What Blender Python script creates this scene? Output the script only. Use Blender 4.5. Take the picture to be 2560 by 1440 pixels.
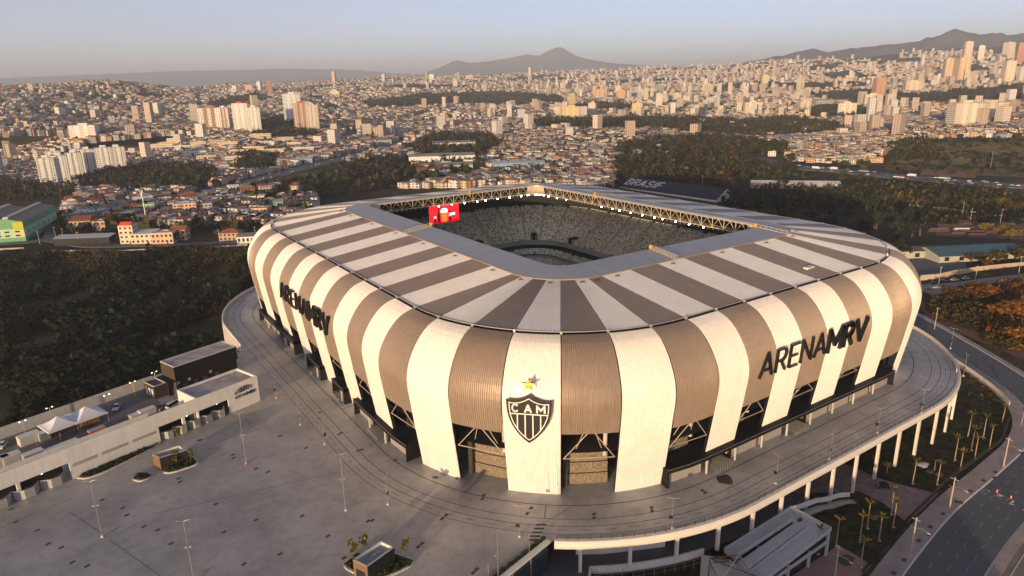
import bpy, bmesh, math, random
import numpy as np
from mathutils import Vector, Matrix
random.seed(7); rng = np.random.default_rng(7)
for o in list(bpy.data.objects): bpy.data.objects.remove(o)
S = bpy.context.scene; COL = S.collection
R_ = math.radians
# ------------------------------------------------------------------ camera
CAM = np.array([-132.39, -168.87, 101.52]); FPX = 1706.57
PIT, ROLL, PSI = 0.290344, -0.0192127, 0.979644
FW = np.array([math.cos(PSI)*math.cos(PIT), math.sin(PSI)*math.cos(PIT), -math.sin(PIT)])
_r = np.array([math.sin(PSI), -math.cos(PSI), 0.0]); _u = np.cross(_r, FW)
RT = _r*math.cos(ROLL)+_u*math.sin(ROLL); UP = -_r*math.sin(ROLL)+_u*math.cos(ROLL)
cam = bpy.data.cameras.new('camera'); cam.sensor_width = 36; cam.lens = 36*FPX/2560
cam.clip_start = 1; cam.clip_end = 120000
co = bpy.data.objects.new('camera', cam); COL.objects.link(co)
co.matrix_world = Matrix(((RT[0], UP[0], -FW[0], CAM[0]), (RT[1], UP[1], -FW[1], CAM[1]), (RT[2], UP[2], -FW[2], CAM[2]), (0, 0, 0, 1)))
S.camera = co
# ------------------------------------------------------------------ sky, sun, exposure
SUN_AZ, SUN_EL = R_(211), R_(6.3); HAZE = 8.5e-5
W = bpy.data.worlds.new('World'); S.world = W; W.use_nodes = True
nt = W.node_tree; nt.nodes.clear()
sky = nt.nodes.new('ShaderNodeTexSky'); sky.sky_type = 'NISHITA'; sky.sun_disc = False
sky.sun_elevation = SUN_EL; sky.sun_rotation = R_(90)-SUN_AZ
sky.altitude = 900; sky.air_density = 0.4; sky.dust_density = 1.2; sky.ozone_density = 2.0
bg = nt.nodes.new('ShaderNodeBackground'); bg.inputs[1].default_value = 0.12
wo = nt.nodes.new('ShaderNodeOutputWorld'); tn = nt.nodes.new('ShaderNodeMix'); tn.data_type = 'RGBA'; tn.blend_type = 'MULTIPLY'; tn.inputs[0].default_value = 1; tn.inputs[7].default_value = (1.62, 1.10, .81, 1)   # white balance of the evening sky
nt.links.new(sky.outputs[0], tn.inputs[6]); nt.links.new(tn.outputs[2], bg.inputs[0]); nt.links.new(bg.outputs[0], wo.inputs[0])
sl = bpy.data.lights.new('sun', 'SUN'); sl.energy = 5.0; sl.angle = R_(0.6); sl.color = (1.0, 0.69, 0.38)
so = bpy.data.objects.new('sun', sl); COL.objects.link(so)
SD = Vector((math.cos(SUN_EL)*math.cos(SUN_AZ), math.cos(SUN_EL)*math.sin(SUN_AZ), math.sin(SUN_EL)))
so.rotation_euler = SD.to_track_quat('Z', 'Y').to_euler(); so.location = (-300, -300, 300)
S.render.engine = 'CYCLES'
vs = S.view_settings; vs.view_transform = 'Standard'; vs.look = 'None'; vs.gamma = 1; vs.exposure = 1.25; vs.use_curve_mapping = False
# ------------------------------------------------------------------ projection helpers (used to read positions off the survey photo)
def ray(px, py): return FW + RT*(px-1280)/FPX - UP*(py-720)/FPX
def at(px, py, z=0.0):
    d = ray(px, py); return CAM + d*((z-CAM[2])/d[2])
def pix(p):
    d = np.asarray(p, float)-CAM; z = d@FW
    return 1280+FPX*(d@RT)/z, 720-FPX*(d@UP)/z
def azim(d): return math.atan2(_r@d, math.cos(PSI)*d[0]+math.sin(PSI)*d[1])
# ------------------------------------------------------------------ terrain heights: columns of (pixel row, height) or (pixel row, -distance)
TC = {
 -500: [(1100,-24),(900,-24),(760,-22),(680,-16),(620,-12),(560,-16),(500,-24),(440,-30),(390,-26),(340,'d1650'),(290,'d2100'),(250,'d2600'),(225,'d3000'),(212,'d3400')],
 0:    [(1300,-20),(1100,-20),(900,-22),(760,-22),(690,-17),(640,-10),(600,-9),(560,-12),(500,-20),(440,-28),(390,-26),(340,'d1650'),(290,'d2100'),(250,'d2600'),(225,'d3000'),(209,'d3400')],
 300:  [(1100,-18),(900,-22),(760,-22),(690,-17),(640,-10),(600,-8),(560,-9),(500,-14),(460,-20),(420,-22),(380,-18),(340,'d1600'),(300,'d2050'),(255,'d2700'),(228,'d3200'),(206,'d3800')],
 640:  [(900,-20),(720,-18),(640,-10),(560,-9),(500,-9),(460,-8),(420,-6),(380,-6),(340,'d1500'),(300,'d2000'),(260,'d2700'),(235,'d3600'),(218,'d4600'),(210,'d5600')],
 950:  [(800,-15),(500,-10),(440,-8),(400,-2),(375,-4),(340,'d1450'),(300,'d2000'),(260,'d2800'),(230,'d3800'),(207,'d5200'),(196,'d6500')],
 1300: [(800,-15),(460,-10),(430,-9),(400,-8),(370,-7),(340,'d1400'),(300,'d2000'),(260,'d2900'),(230,'d4000'),(205,'d5500'),(184,'d7200')],
 1650: [(800,-15),(480,-12),(440,-10),(400,-8),(370,-7),(330,'d1500'),(290,'d2050'),(250,'d2900'),(215,'d4200'),(190,'d5600'),(168,'d7200')],
 2000: [(1100,-15),(800,-15),(700,-14),(560,-13),(500,-13),(440,-12),(400,-10),(370,-6),(330,'d1550'),(285,'d2100'),(240,'d3000'),(200,'d4200'),(170,'d5400'),(150,'d6600')],
 2350: [(1440,-15),(1000,-15),(800,-14.6),(745,-12.5),(700,-11),(620,-11),(560,-12),(480,-13),(440,-13),(415,-12),(385,-2),(350,10),(320,'d1500'),(285,'d1950'),(245,'d2600'),(205,'d3500'),(165,'d4800'),(138,'d6200'),(120,'d7400')],
 2700: [(1440,-15),(1000,-15),(900,-14.5),(800,-12),(700,-10),(620,-10),(560,-11),(480,-13),(440,-12),(400,-4),(350,14),(315,'d1500'),(280,'d1950'),(240,'d2600'),(200,'d3500'),(160,'d4800'),(128,'d6200'),(108,'d7400')],
 3100: [(1440,-15),(1000,-15),(900,-13),(620,-10),(480,-12),(420,-4),(350,14),(310,'d1500'),(275,'d1950'),(235,'d2600'),(195,'d3500'),(155,'d4800'),(120,'d6200'),(100,'d7400')]}
_cols = []
for px in sorted(TC):
    L = []
    for py, v in TC[px]:
        d = ray(px, py); hd = math.hypot(d[0], d[1]); sl_ = d[2]/hd
        if isinstance(v, str): D = float(v[1:]); z = CAM[2]+sl_*D
        else: z = float(v); D = (z-CAM[2])/sl_
        L.append((math.log(D), z))
    D0, z0 = L[-1]
    L += [(D0+0.35, min(z0, 150)*0.5), (D0+0.9, 40.0), (math.log(60000), 20.0)]
    L = [(math.log(30), L[0][1])]+L
    _cols.append((azim(ray(px, 450)), np.array([l[0] for l in L]), np.array([l[1] for l in L])))
_caz = np.array([c[0] for c in _cols])
def _hn(x, y):
    return (np.sin(x*.013+y*.007)*np.sin(y*.011-x*.005)+.5*np.sin(x*.031-y*.027+1.3)*np.sin(y*.033+x*.012))
def terv(x, y):
    x = np.asarray(x, float); y = np.asarray(y, float)
    dx, dy = x-CAM[0], y-CAM[1]
    ld = np.log(np.maximum(np.hypot(dx, dy), 30.0))
    az = np.arctan2(_r[0]*dx+_r[1]*dy, math.cos(PSI)*dx+math.sin(PSI)*dy)
    Z = np.stack([np.interp(ld, c[1], c[2]) for c in _cols])
    j = np.clip(np.searchsorted(_caz, az)-1, 0, len(_caz)-2)
    t = np.clip((az-_caz[j])/(_caz[j+1]-_caz[j]), 0, 1); t = t*t*(3-2*t)
    idx = np.arange(az.size); Zf = Z.reshape(len(_cols), -1); jf = j.ravel(); tf = t.ravel()
    z = Zf[jf, idx]*(1-tf)+Zf[jf+1, idx]*tf
    amp = np.clip((np.exp(ld).ravel()-900)/1500, 0, 1)
    z = z + amp*9*_hn(x.ravel()*.55, y.ravel()*.55)
    return z.reshape(x.shape)
def ter(x, y): return float(terv(np.array([x]), np.array([y]))[0])
_ts = np.exp(np.linspace(math.log(110), math.log(16000), 420))
def hit(px, py):
    """point of the terrain seen at a place of the survey photo"""
    d = ray(px, py); hd = math.hypot(d[0], d[1]); t = _ts/hd
    P = CAM[None, :]+d[None, :]*t[:, None]
    g = P[:, 2]-terv(P[:, 0], P[:, 1])
    k = np.nonzero(g < 0)[0]
    if len(k) == 0: return None
    k = k[0]
    if k == 0: a = t[0]
    else:
        s = g[k-1]/(g[k-1]-g[k]); a = t[k-1]+(t[k]-t[k-1])*s
    p = CAM+d*a; p[2] = ter(p[0], p[1]); return p
# ------------------------------------------------------------------ mesh builder
class MB:
    def __init__(s): s.v = []; s.f = []; s.m = []; s.c = []
    def add(s, V, F, mi=0, col=None):
        b = len(s.v); s.v += [tuple(p) for p in V]
        for f in F: s.f.append(tuple(b+i for i in f)); s.m.append(mi); s.c.append(col)
        return s
    def box(s, c, sz, rot=0.0, mi=0, col=None, bottom=True):
        """c = centre of the base"""
        cx, cy, cz = c; hx, hy = sz[0]/2, sz[1]/2; ca, sa = math.cos(rot), math.sin(rot)
        V = []
        for z in (cz, cz+sz[2]):
            for X, Y in ((-hx,-hy),(hx,-hy),(hx,hy),(-hx,hy)): V.append((cx+X*ca-Y*sa, cy+X*sa+Y*ca, z))
        F = [(0,1,5,4),(1,2,6,5),(2,3,7,6),(3,0,4,7),(4,5,6,7)]
        if bottom: F.append((3,2,1,0))
        return s.add(V, F, mi, col)
    def prism(s, poly, z0, z1, mi=0, col=None, bottom=True, top=True):
        n = len(poly); V = [(p[0],p[1],z0) for p in poly]+[(p[0],p[1],z1) for p in poly]
        F = [(i,(i+1)%n,n+(i+1)%n,n+i) for i in range(n)]
        if top: F.append(tuple(range(n,2*n)))
        if bottom: F.append(tuple(range(n-1,-1,-1)))
        return s.add(V, F, mi, col)
    def tube(s, a, b, r0, r1=None, n=6, mi=0, caps=True, col=None):
        a = Vector(a); b = Vector(b); r1 = r0 if r1 is None else r1
        d = (b-a).normalized(); t = d.orthogonal().normalized(); w = d.cross(t)
        V = []
        for p, r in ((a,r0),(b,r1)):
            for i in range(n):
                th = 2*math.pi*i/n; V.append(p+t*(r*math.cos(th))+w*(r*math.sin(th)))
        F = [(i,(i+1)%n,n+(i+1)%n,n+i) for i in range(n)]
        if caps: F += [tuple(range(n,2*n)), tuple(range(n-1,-1,-1))]
        return s.add(V, F, mi, col)
    def beam(s, a, b, w, h, mi=0):
        """rectangular bar from a to b, w wide, h tall, centred"""
        a = Vector(a); b = Vector(b); d = (b-a).normalized(); z = Vector((0,0,1))
        if abs(d.z) > .99: z = Vector((1,0,0))
        sd = d.cross(z).normalized(); u = sd.cross(d)
        V = []
        for p in (a,b):
            for X, Y in ((-1,-1),(1,-1),(1,1),(-1,1)): V.append(p+sd*(X*w/2)+u*(Y*h/2))
        return s.add(V, [(0,1,5,4),(1,2,6,5),(2,3,7,6),(3,0,4,7),(4,5,6,7),(3,2,1,0)], mi)
    def build(s, name, mats, parent=None, smooth=False, **kw):
        me = bpy.data.meshes.new(name); me.from_pydata([tuple(map(float,p)) for p in s.v], [], s.f)
        if not isinstance(mats, (list, tuple)): mats = [mats]
        for m in mats: me.materials.append(m)
        if len(mats) > 1: me.polygons.foreach_set('material_index', s.m)
        if any(c is not None for c in s.c):
            a = me.color_attributes.new('Col', 'FLOAT_COLOR', 'CORNER'); buf = []
            for p, c in zip(me.polygons, s.c):
                cc = c or (1,1,1); buf += [cc[0],cc[1],cc[2],1.0]*p.loop_total
            a.data.foreach_set('color', buf)
        if smooth: me.polygons.foreach_set('use_smooth', [True]*len(me.polygons))
        me.update(); return link(name, me, parent, **kw)
def link(name, me, parent=None, loc=None, rz=None, **kw):
    o = bpy.data.objects.new(name, me); COL.objects.link(o)
    if parent is not None: o.parent = parent
    if loc is not None: o.location = loc
    if rz is not None: o.rotation_euler = (0,0,rz)
    for k, v in kw.items(): o[k] = v
    return o
def thing(name, loc, label=None, cat=None, group=None, rz=0.0, kind=None):
    o = bpy.data.objects.new(name, None); COL.objects.link(o); o.location = tuple(map(float, loc)); o.rotation_euler = (0,0,rz); o.empty_display_size = 1
    tag(o, label, cat, group, kind); return o
def tag(o, label=None, cat=None, group=None, kind=None):
    if label: o['label'] = label
    if cat: o['category'] = cat
    if group: o['group'] = group
    if kind: o['kind'] = kind
    return o
def clone(root, loc, rz=0.0, sc=None, label=None, group=None):
    r = root.copy(); COL.objects.link(r); r.location = tuple(map(float, loc)); r.rotation_euler = (0,0,rz)
    if sc is not None: r.scale = sc if isinstance(sc, (tuple, list)) else (sc, sc, sc)
    if label: r['label'] = label
    if group: r['group'] = group
    for ch in list(root.children):
        c = ch.copy(); COL.objects.link(c); c.parent = r
        for g in list(ch.children):
            d = g.copy(); COL.objects.link(d); d.parent = c
    return r
def ordinal(n):
    return str(n)+('th' if 10 <= n % 100 <= 20 else {1:'st',2:'nd',3:'rd'}.get(n % 10, 'th'))
def rank_labels(objs, pts, phrase, tail=''):
    """tell look-alikes apart by their order from the left in the photo"""
    idx = sorted(range(len(objs)), key=lambda i: pix(pts[i])[0]); n = len(objs)
    for k, i in enumerate(idx):
        if n == 1: objs[i]['label'] = phrase+tail
        else: objs[i]['label'] = '%s%s, %s from left of %d' % (phrase, tail, ordinal(k+1), n)
def npmesh(name, V, F, mats, cols=None, parent=None, smooth=False, mi=None, **kw):
    """fast mesh of quads (F: n x 4) with optional per-face colours"""
    me = bpy.data.meshes.new(name); n = len(F); k = F.shape[1]
    me.vertices.add(len(V)); me.vertices.foreach_set('co', np.ascontiguousarray(V, np.float32).ravel())
    me.loops.add(n*k); me.loops.foreach_set('vertex_index', np.ascontiguousarray(F, np.int32).ravel())
    me.polygons.add(n); me.polygons.foreach_set('loop_start', np.arange(0, n*k, k, dtype=np.int32))
    if not isinstance(mats, (list, tuple)): mats = [mats]
    for m in mats: me.materials.append(m)
    if mi is not None: me.polygons.foreach_set('material_index', np.asarray(mi, np.int32))
    if cols is not None:
        a = me.color_attributes.new('Col', 'FLOAT_COLOR', 'CORNER')
        cc = np.ones((n, k, 4), np.float32); cc[:, :, :3] = cols[:, None, :]
        a.data.foreach_set('color', cc.ravel())
    me.polygons.foreach_set('use_smooth', np.full(n, smooth))
    me.update(); me.validate()
    return link(name, me, parent, **kw)
# ------------------------------------------------------------------ materials
def mat(name, col, rough=0.6, metal=0.0, noise=0.0, nscale=1.0, spec=0.5, emit=None, estr=1.0, bump=0.0, bscale=8.0, col2=None, attr=None, objcol=False, coat=0.0, rnd=0.0, detail=4.0):
    m = bpy.data.materials.new(name); m.use_nodes = True; t = m.node_tree; N = t.nodes; K = t.links
    b = N['Principled BSDF']; b.inputs['Base Color'].default_value = (*col, 1); b.inputs['Roughness'].default_value = rough
    b.inputs['Metallic'].default_value = metal; b.inputs['Specular IOR Level'].default_value = spec; b.inputs['Coat Weight'].default_value = coat
    src = None
    if attr or objcol:
        if attr: a = N.new('ShaderNodeAttribute'); a.attribute_name = attr; src = a.outputs['Color']
        else: a = N.new('ShaderNodeObjectInfo'); src = a.outputs['Color']
    if noise > 0 or col2 is not None:
        g = N.new('ShaderNodeNewGeometry'); n = N.new('ShaderNodeTexNoise'); n.inputs['Scale'].default_value = nscale; n.inputs['Detail'].default_value = detail
        K.new(g.outputs['Position'], n.inputs['Vector'])
        if col2 is not None:
            rp = N.new('ShaderNodeValToRGB'); rp.color_ramp.elements[0].position = 0.38; rp.color_ramp.elements[1].position = 0.62
            rp.color_ramp.elements[0].color = (*col, 1); rp.color_ramp.elements[1].color = (*col2, 1); K.new(n.outputs['Fac'], rp.inputs['Fac']); src = rp.outputs['Color']
        if noise > 0:
            n2 = N.new('ShaderNodeTexNoise'); n2.inputs['Scale'].default_value = nscale*4.7; n2.inputs['Detail'].default_value = 3; K.new(g.outputs['Position'], n2.inputs['Vector'])
            mm = N.new('ShaderNodeMath'); mm.operation = 'ADD'; K.new(n.outputs['Fac'], mm.inputs[0]); K.new(n2.outputs['Fac'], mm.inputs[1])
            mr = N.new('ShaderNodeMapRange'); mr.inputs[1].default_value = .6; mr.inputs[2].default_value = 1.4; mr.inputs[3].default_value = 1-noise; mr.inputs[4].default_value = 1+noise
            K.new(mm.outputs[0], mr.inputs[0])
            mx = N.new('ShaderNodeMix'); mx.data_type = 'RGBA'; mx.blend_type = 'MULTIPLY'; mx.inputs[0].default_value = 1
            if src is not None: K.new(src, mx.inputs[6])
            else: mx.inputs[6].default_value = (*col, 1)
            K.new(mr.outputs[0], mx.inputs[7]); src = mx.outputs[2]
    if rnd > 0:
        oi = N.new('ShaderNodeObjectInfo'); mr2 = N.new('ShaderNodeMapRange'); mr2.inputs[3].default_value = 1-rnd; mr2.inputs[4].default_value = 1+rnd; K.new(oi.outputs['Random'], mr2.inputs[0])
        mx2 = N.new('ShaderNodeMix'); mx2.data_type = 'RGBA'; mx2.blend_type = 'MULTIPLY'; mx2.inputs[0].default_value = 1
        if src is not None: K.new(src, mx2.inputs[6])
        else: mx2.inputs[6].default_value = (*col, 1)
        K.new(mr2.outputs[0], mx2.inputs[7]); src = mx2.outputs[2]
    if src is not None: K.new(src, b.inputs['Base Color'])
    if emit is not None: b.inputs['Emission Color'].default_value = (*emit, 1); b.inputs['Emission Strength'].default_value = estr
    if bump > 0:
        g = N.new('ShaderNodeNewGeometry'); n3 = N.new('ShaderNodeTexNoise'); n3.inputs['Scale'].default_value = bscale; n3.inputs['Detail'].default_value = 5; K.new(g.outputs['Position'], n3.inputs['Vector'])
        bp = N.new('ShaderNodeBump'); bp.inputs['Strength'].default_value = bump; bp.inputs['Distance'].default_value = .3; K.new(n3.outputs['Fac'], bp.inputs['Height']); K.new(bp.outputs[0], b.inputs['Normal'])
    return m
M = {}
M['white_panel'] = mat('white_panel', (.80,.78,.74), .38, .0, .035, .25, coat=.15)
M['bronze_panel'] = mat('bronze_panel', (.295,.24,.195), .42, .25, .05, .25)
M['rim_grey'] = mat('rim_grey', (.40,.41,.43), .42, .35, .05, .3)
M['black_metal'] = mat('black_metal', (.011,.011,.013), .65, .0, .1, .5, spec=.2)
M['dark_metal'] = mat('dark_metal', (.06,.055,.055), .5, .3, .1, .5)
M['lampsteel'] = mat('lamp_steel', (.34,.33,.31), .5, .4)
M['galv'] = mat('galvanised', (.48,.46,.43), .4, .5, .05, 1)
M['concrete_deck'] = mat('concrete_deck', (.30,.295,.29), .46, 0, .14, .05, col2=(.37,.36,.35), bump=.12, bscale=3)
def slabs(m):
    t = m.node_tree; N = t.nodes; K = t.links; b = N['Principled BSDF']; g = N.new('ShaderNodeNewGeometry'); mp = N.new('ShaderNodeMapping'); mp.inputs['Rotation'].default_value = (0, 0, -.333); K.new(g.outputs['Position'], mp.inputs['Vector'])
    br = N.new('ShaderNodeTexBrick'); br.inputs['Scale'].default_value = 1; br.inputs['Brick Width'].default_value = 14; br.inputs['Row Height'].default_value = 9; br.inputs['Mortar Size'].default_value = .05; br.inputs['Mortar Smooth'].default_value = .3; br.offset = .0
    br.inputs['Color1'].default_value = (.94,.94,.95,1); br.inputs['Color2'].default_value = (1.05,1.05,1.04,1); br.inputs['Mortar'].default_value = (.80,.79,.79,1); K.new(mp.outputs[0], br.inputs['Vector'])
    old = b.inputs['Base Color'].links[0].from_socket; mx = N.new('ShaderNodeMix'); mx.data_type = 'RGBA'; mx.blend_type = 'MULTIPLY'; mx.inputs[0].default_value = 1; K.new(old, mx.inputs[6]); K.new(br.outputs['Color'], mx.inputs[7])
    n = N.new('ShaderNodeTexNoise'); n.inputs['Scale'].default_value = .35; n.inputs['Detail'].default_value = 9; n.inputs['Roughness'].default_value = .7; K.new(g.outputs['Position'], n.inputs['Vector']); rp = N.new('ShaderNodeMapRange'); rp.inputs[1].default_value = .30; rp.inputs[2].default_value = .55; rp.inputs[3].default_value = .80; rp.inputs[4].default_value = 1.04; K.new(n.outputs['Fac'], rp.inputs[0])
    m2 = N.new('ShaderNodeMix'); m2.data_type = 'RGBA'; m2.blend_type = 'MULTIPLY'; m2.inputs[0].default_value = 1; K.new(mx.outputs[2], m2.inputs[6]); K.new(rp.outputs[0], m2.inputs[7]); K.new(m2.outputs[2], b.inputs['Base Color'])
slabs(M['concrete_deck'])
M['concrete'] = mat('concrete', (.50,.49,.47), .75, 0, .12, .5)
M['white_paint'] = mat('white_paint', (.74,.73,.70), .55, 0, .05, .3)
M['yellow'] = mat('yellow_paint', (.75,.42,.03), .5)
M['black'] = mat('black_paint', (.008,.008,.009), .45)
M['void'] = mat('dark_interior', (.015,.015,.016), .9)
M['asphalt'] = mat('asphalt', (.095,.102,.112), .78, 0, .18, .12, bump=.1, bscale=6)
M['sidewalk'] = mat('sidewalk', (.30,.26,.25), .8, 0, .14, .25, col2=(.36,.29,.27))
M['roadpaint'] = mat('road_paint', (.72,.72,.70), .6, 0, .15, 2)
M['lawn'] = mat('lawn', (.020,.030,.012), .95, 0, .35, .4, col2=(.05,.045,.018), spec=.1, bump=.5, bscale=4)
M['soil'] = mat('soil', (.20,.115,.075), .95, 0, .2, .2, col2=(.13,.085,.06), spec=.1)
M['paver'] = mat('red_paving', (.24,.16,.15), .8, 0, .15, .6, col2=(.30,.21,.19))
M['tile'] = mat('clay_tile', (.30,.105,.06), .8, 0, .25, .8, rnd=.25)
M['wallc'] = mat('house_wall', (1,1,1), .8, 0, .12, .35, objcol=True)
M['roofc'] = mat('house_roof', (1,1,1), .7, 0, .2, .5, objcol=True)
M['window'] = mat('window_glass', (.02,.025,.03), .15, 0, 0, spec=.6)
M['trunk'] = mat('bark', (.11,.085,.06), .9, 0, .2, 2)
M['lamp_glow'] = mat('lamp_glow', (1,1,1), .5, emit=(1,.97,.9), estr=2)
M['flood'] = mat('floodlight_glow', (1,1,1), .5, emit=(.92,.97,1), estr=30)
M['red'] = mat('red_plastic', (.65,.06,.03), .5)
M['orange'] = mat('orange_plastic', (.75,.16,.03), .5)
M['tyre'] = mat('tyre', (.012,.012,.012), .8)
M['carpaint'] = mat('car_paint', (1,1,1), .25, .1, objcol=True, coat=.6)
M['seat'] = mat('stand_concrete', (.50,.43,.30), .85, 0, .15, .6)
M['grass_pitch'] = mat('pitch', (.03,.09,.02), .9)
M['wood'] = mat('wood', (.33,.17,.07), .7, 0, .2, 3)
M['tent'] = mat('tent_fabric', (.72,.74,.78), .6, 0, .04, 1)
def streaks(m, amt=.09):
    # rain streaks down the sheets and slight tone changes from sheet to sheet
    t = m.node_tree; N = t.nodes; K = t.links; b = N['Principled BSDF']; g = N.new('ShaderNodeNewGeometry'); mp = N.new('ShaderNodeMapping'); mp.inputs['Scale'].default_value = (1.3, 1.3, .06); K.new(g.outputs['Position'], mp.inputs['Vector'])
    n = N.new('ShaderNodeTexNoise'); n.inputs['Scale'].default_value = 1.0; n.inputs['Detail'].default_value = 6; n.inputs['Roughness'].default_value = .65; K.new(mp.outputs[0], n.inputs['Vector'])
    v = N.new('ShaderNodeTexVoronoi'); v.inputs['Scale'].default_value = .22; K.new(g.outputs['Position'], v.inputs['Vector']); sv_ = N.new('ShaderNodeSeparateColor'); K.new(v.outputs['Color'], sv_.inputs[0])
    r1 = N.new('ShaderNodeMapRange'); r1.inputs[1].default_value = .3; r1.inputs[2].default_value = .7; r1.inputs[3].default_value = 1-amt; r1.inputs[4].default_value = 1.02; K.new(n.outputs['Fac'], r1.inputs[0])
    r2 = N.new('ShaderNodeMapRange'); r2.inputs[3].default_value = 1-amt*.4; r2.inputs[4].default_value = 1+amt*.3; K.new(sv_.outputs[0], r2.inputs[0]); ml = N.new('ShaderNodeMath'); ml.operation = 'MULTIPLY'; K.new(r1.outputs[0], ml.inputs[0]); K.new(r2.outputs[0], ml.inputs[1])
    old = b.inputs['Base Color'].links[0].from_socket; mx = N.new('ShaderNodeMix'); mx.data_type = 'RGBA'; mx.blend_type = 'MULTIPLY'; mx.inputs[0].default_value = 1; K.new(old, mx.inputs[6]); K.new(ml.outputs[0], mx.inputs[7]); K.new(mx.outputs[2], b.inputs['Base Color'])
    r3 = N.new('ShaderNodeMapRange'); r3.inputs[3].default_value = b.inputs['Roughness'].default_value-.06; r3.inputs[4].default_value = b.inputs['Roughness'].default_value+.14; K.new(n.outputs['Fac'], r3.inputs[0]); K.new(r3.outputs[0], b.inputs['Roughness'])
for k_, a_ in (('white_panel', .07), ('bronze_panel', .12), ('rim_grey', .12), ('white_paint', .12)): streaks(M[k_], a_)
def leafmat(name, attr=True, rnd=.3, c=(.05,.06,.02)):
    m = bpy.data.materials.new(name); m.use_nodes = True; t = m.node_tree; N = t.nodes; K = t.links; b = N['Principled BSDF']
    b.inputs['Roughness'].default_value = .8; b.inputs['Specular IOR Level'].default_value = .15
    oi = N.new('ShaderNodeObjectInfo'); a = N.new('ShaderNodeAttribute'); a.attribute_name = 'Col'
    mx = N.new('ShaderNodeMix'); mx.data_type = 'RGBA'; mx.blend_type = 'MULTIPLY'; mx.inputs[0].default_value = 1
    K.new(a.outputs['Color'], mx.inputs[6]); K.new(oi.outputs['Color'], mx.inputs[7]); K.new(mx.outputs[2], b.inputs['Base Color'])
    tr = N.new('ShaderNodeBsdfTranslucent'); K.new(mx.outputs[2], tr.inputs['Color']); ms = N.new('ShaderNodeMixShader'); ms.inputs[0].default_value = .22
    K.new(b.outputs[0], ms.inputs[1]); K.new(tr.outputs[0], ms.inputs[2]); K.new(ms.outputs[0], N['Material Output'].inputs['Surface'])
    return m
M['leaf'] = leafmat('foliage')
# ================================================================== stadium
RR, LX, LY, ZR = 52.54, 89.0, 137.0, 40.8          # rail radius, straight lengths, rail height
CX, CY = LX/2, LY/2
S0 = 0.453*12; QA = math.pi*RR/4
PERIM = 2*(LX+LY)+2*math.pi*RR
def ringpt(s, off=0.0):
    """point on the rounded rectangle offset outward by off; s = arc length along the rail, 0 mid near corner, + to the right.
    returns x, y, nx, ny"""
    s = (s+PERIM/2) % PERIM - PERIM/2
    if s < 0: s += PERIM
    segs = [('a',0,0,225,QA),('s',0,LX),('a',LX,0,270,2*QA),('t',0,LY),('a',LX,LY,0,2*QA),('u',0,LX),('a',0,LY,90,2*QA),('w',0,LY),('a',0,0,180,QA)]
    r = RR+off
    for g in segs:
        ln = g[4] if g[0] == 'a' else g[2]
        if s <= ln+1e-9:
            if g[0] == 'a':
                th = math.radians(g[3])+s/RR; return g[1]+r*math.cos(th), g[2]+r*math.sin(th), math.cos(th), math.sin(th)
            if g[0] == 's': return s, -r, 0, -1
            if g[0] == 't': return LX+r, s, 1, 0
            if g[0] == 'u': return LX-s, LY+r, 0, 1
            return -r, LY-s, -1, 0
        s -= ln
    return 0, -r, 0, -1
def ringpoly(off, n=24, c0=None):
    """closed polygon at an offset"""
    P = []; r = RR+off
    for cx, cy, a in ((0,0,180),(LX,0,270),(LX,LY,0),(0,LY,90)):
        for i in range(n+1):
            th = math.radians(a+90*i/n); P.append((cx+r*math.cos(th), cy+r*math.sin(th)))
    return P
PROF = [(0.5,0),(2.2,-.45),(3.8,-1.05),(5.2,-1.9),(6.4,-2.9),(7.5,-4.0),(8.5,-5.2),(9.5,-6.6),(10.5,-8.3),(11.3,-10.0),(11.8,-11.8),(12.05,-13.6),(12.05,-15.4),(11.85,-17.4),(11.4,-20.4),(10.9,-24.2),(10.2,-28.8),(9.15,-35.3),(8.3,-40.8)]
PZ = np.array([ZR+p[1] for p in PROF])[::-1]; PO = np.array([p[0] for p in PROF])[::-1]
def poff(z): return float(np.interp(z, PZ, PO))
def skin(s, z, lift=0.0):
    """point on the facade skin"""
    o = poff(z); dz = .25; do = poff(z+dz)-poff(z-dz); n = Vector((2*dz, 0, -do)); L = math.hypot(2*dz, do)
    x, y, nx, ny = ringpt(s, o+lift*2*dz/L); return Vector((x, y, z-lift*do/L))
NODES = [S0*0+(k*12-S0) for k in range(-17, 16)]
_rest = PERIM-32*12; _w = _rest/34
for i in range(1, 34): NODES.append(NODES[32]+_w*i)
NODES.append(NODES[0]+PERIM)
stadium = thing('stadium', (CX, CY, 0), 'huge stadium striped in white and bronze panels with open roof, filling the centre', 'stadium')
stadium_off = Vector((CX, CY, 0))
def sbuild(mb, name, mats, parent=None, smooth=False, **kw):
    o = mb.build(name, mats, parent or stadium, smooth, **kw)
    o.matrix_parent_inverse = Matrix.Translation(-stadium_off) if (parent is None) else Matrix.Identity(4)
    return o
RIBN = 25
def ribs(a, b, n, depth):
    """stations across a panel with trapezoid corrugation: list of (s, lift)"""
    L = []; p = (b-a)/n
    for i in range(n):
        s = a+p*i; L += [(s, 0), (s+p*.18, depth), (s+p*.62, depth), (s+p*.80, 0)]
    L.append((b, 0)); return L
def darkz(k): return max(11.0, 19.2-.72*abs(k-.5))
CANOPY = [(2.95, 11.75), (-14.7, -10.4), (-9.15, -7.85), (-6.85, -5.9), (-5.2, -2.25)]   # node ranges with a low black canopy
def in_canopy(k): return any(a < k+.5 < b for a, b in CANOPY)
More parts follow.
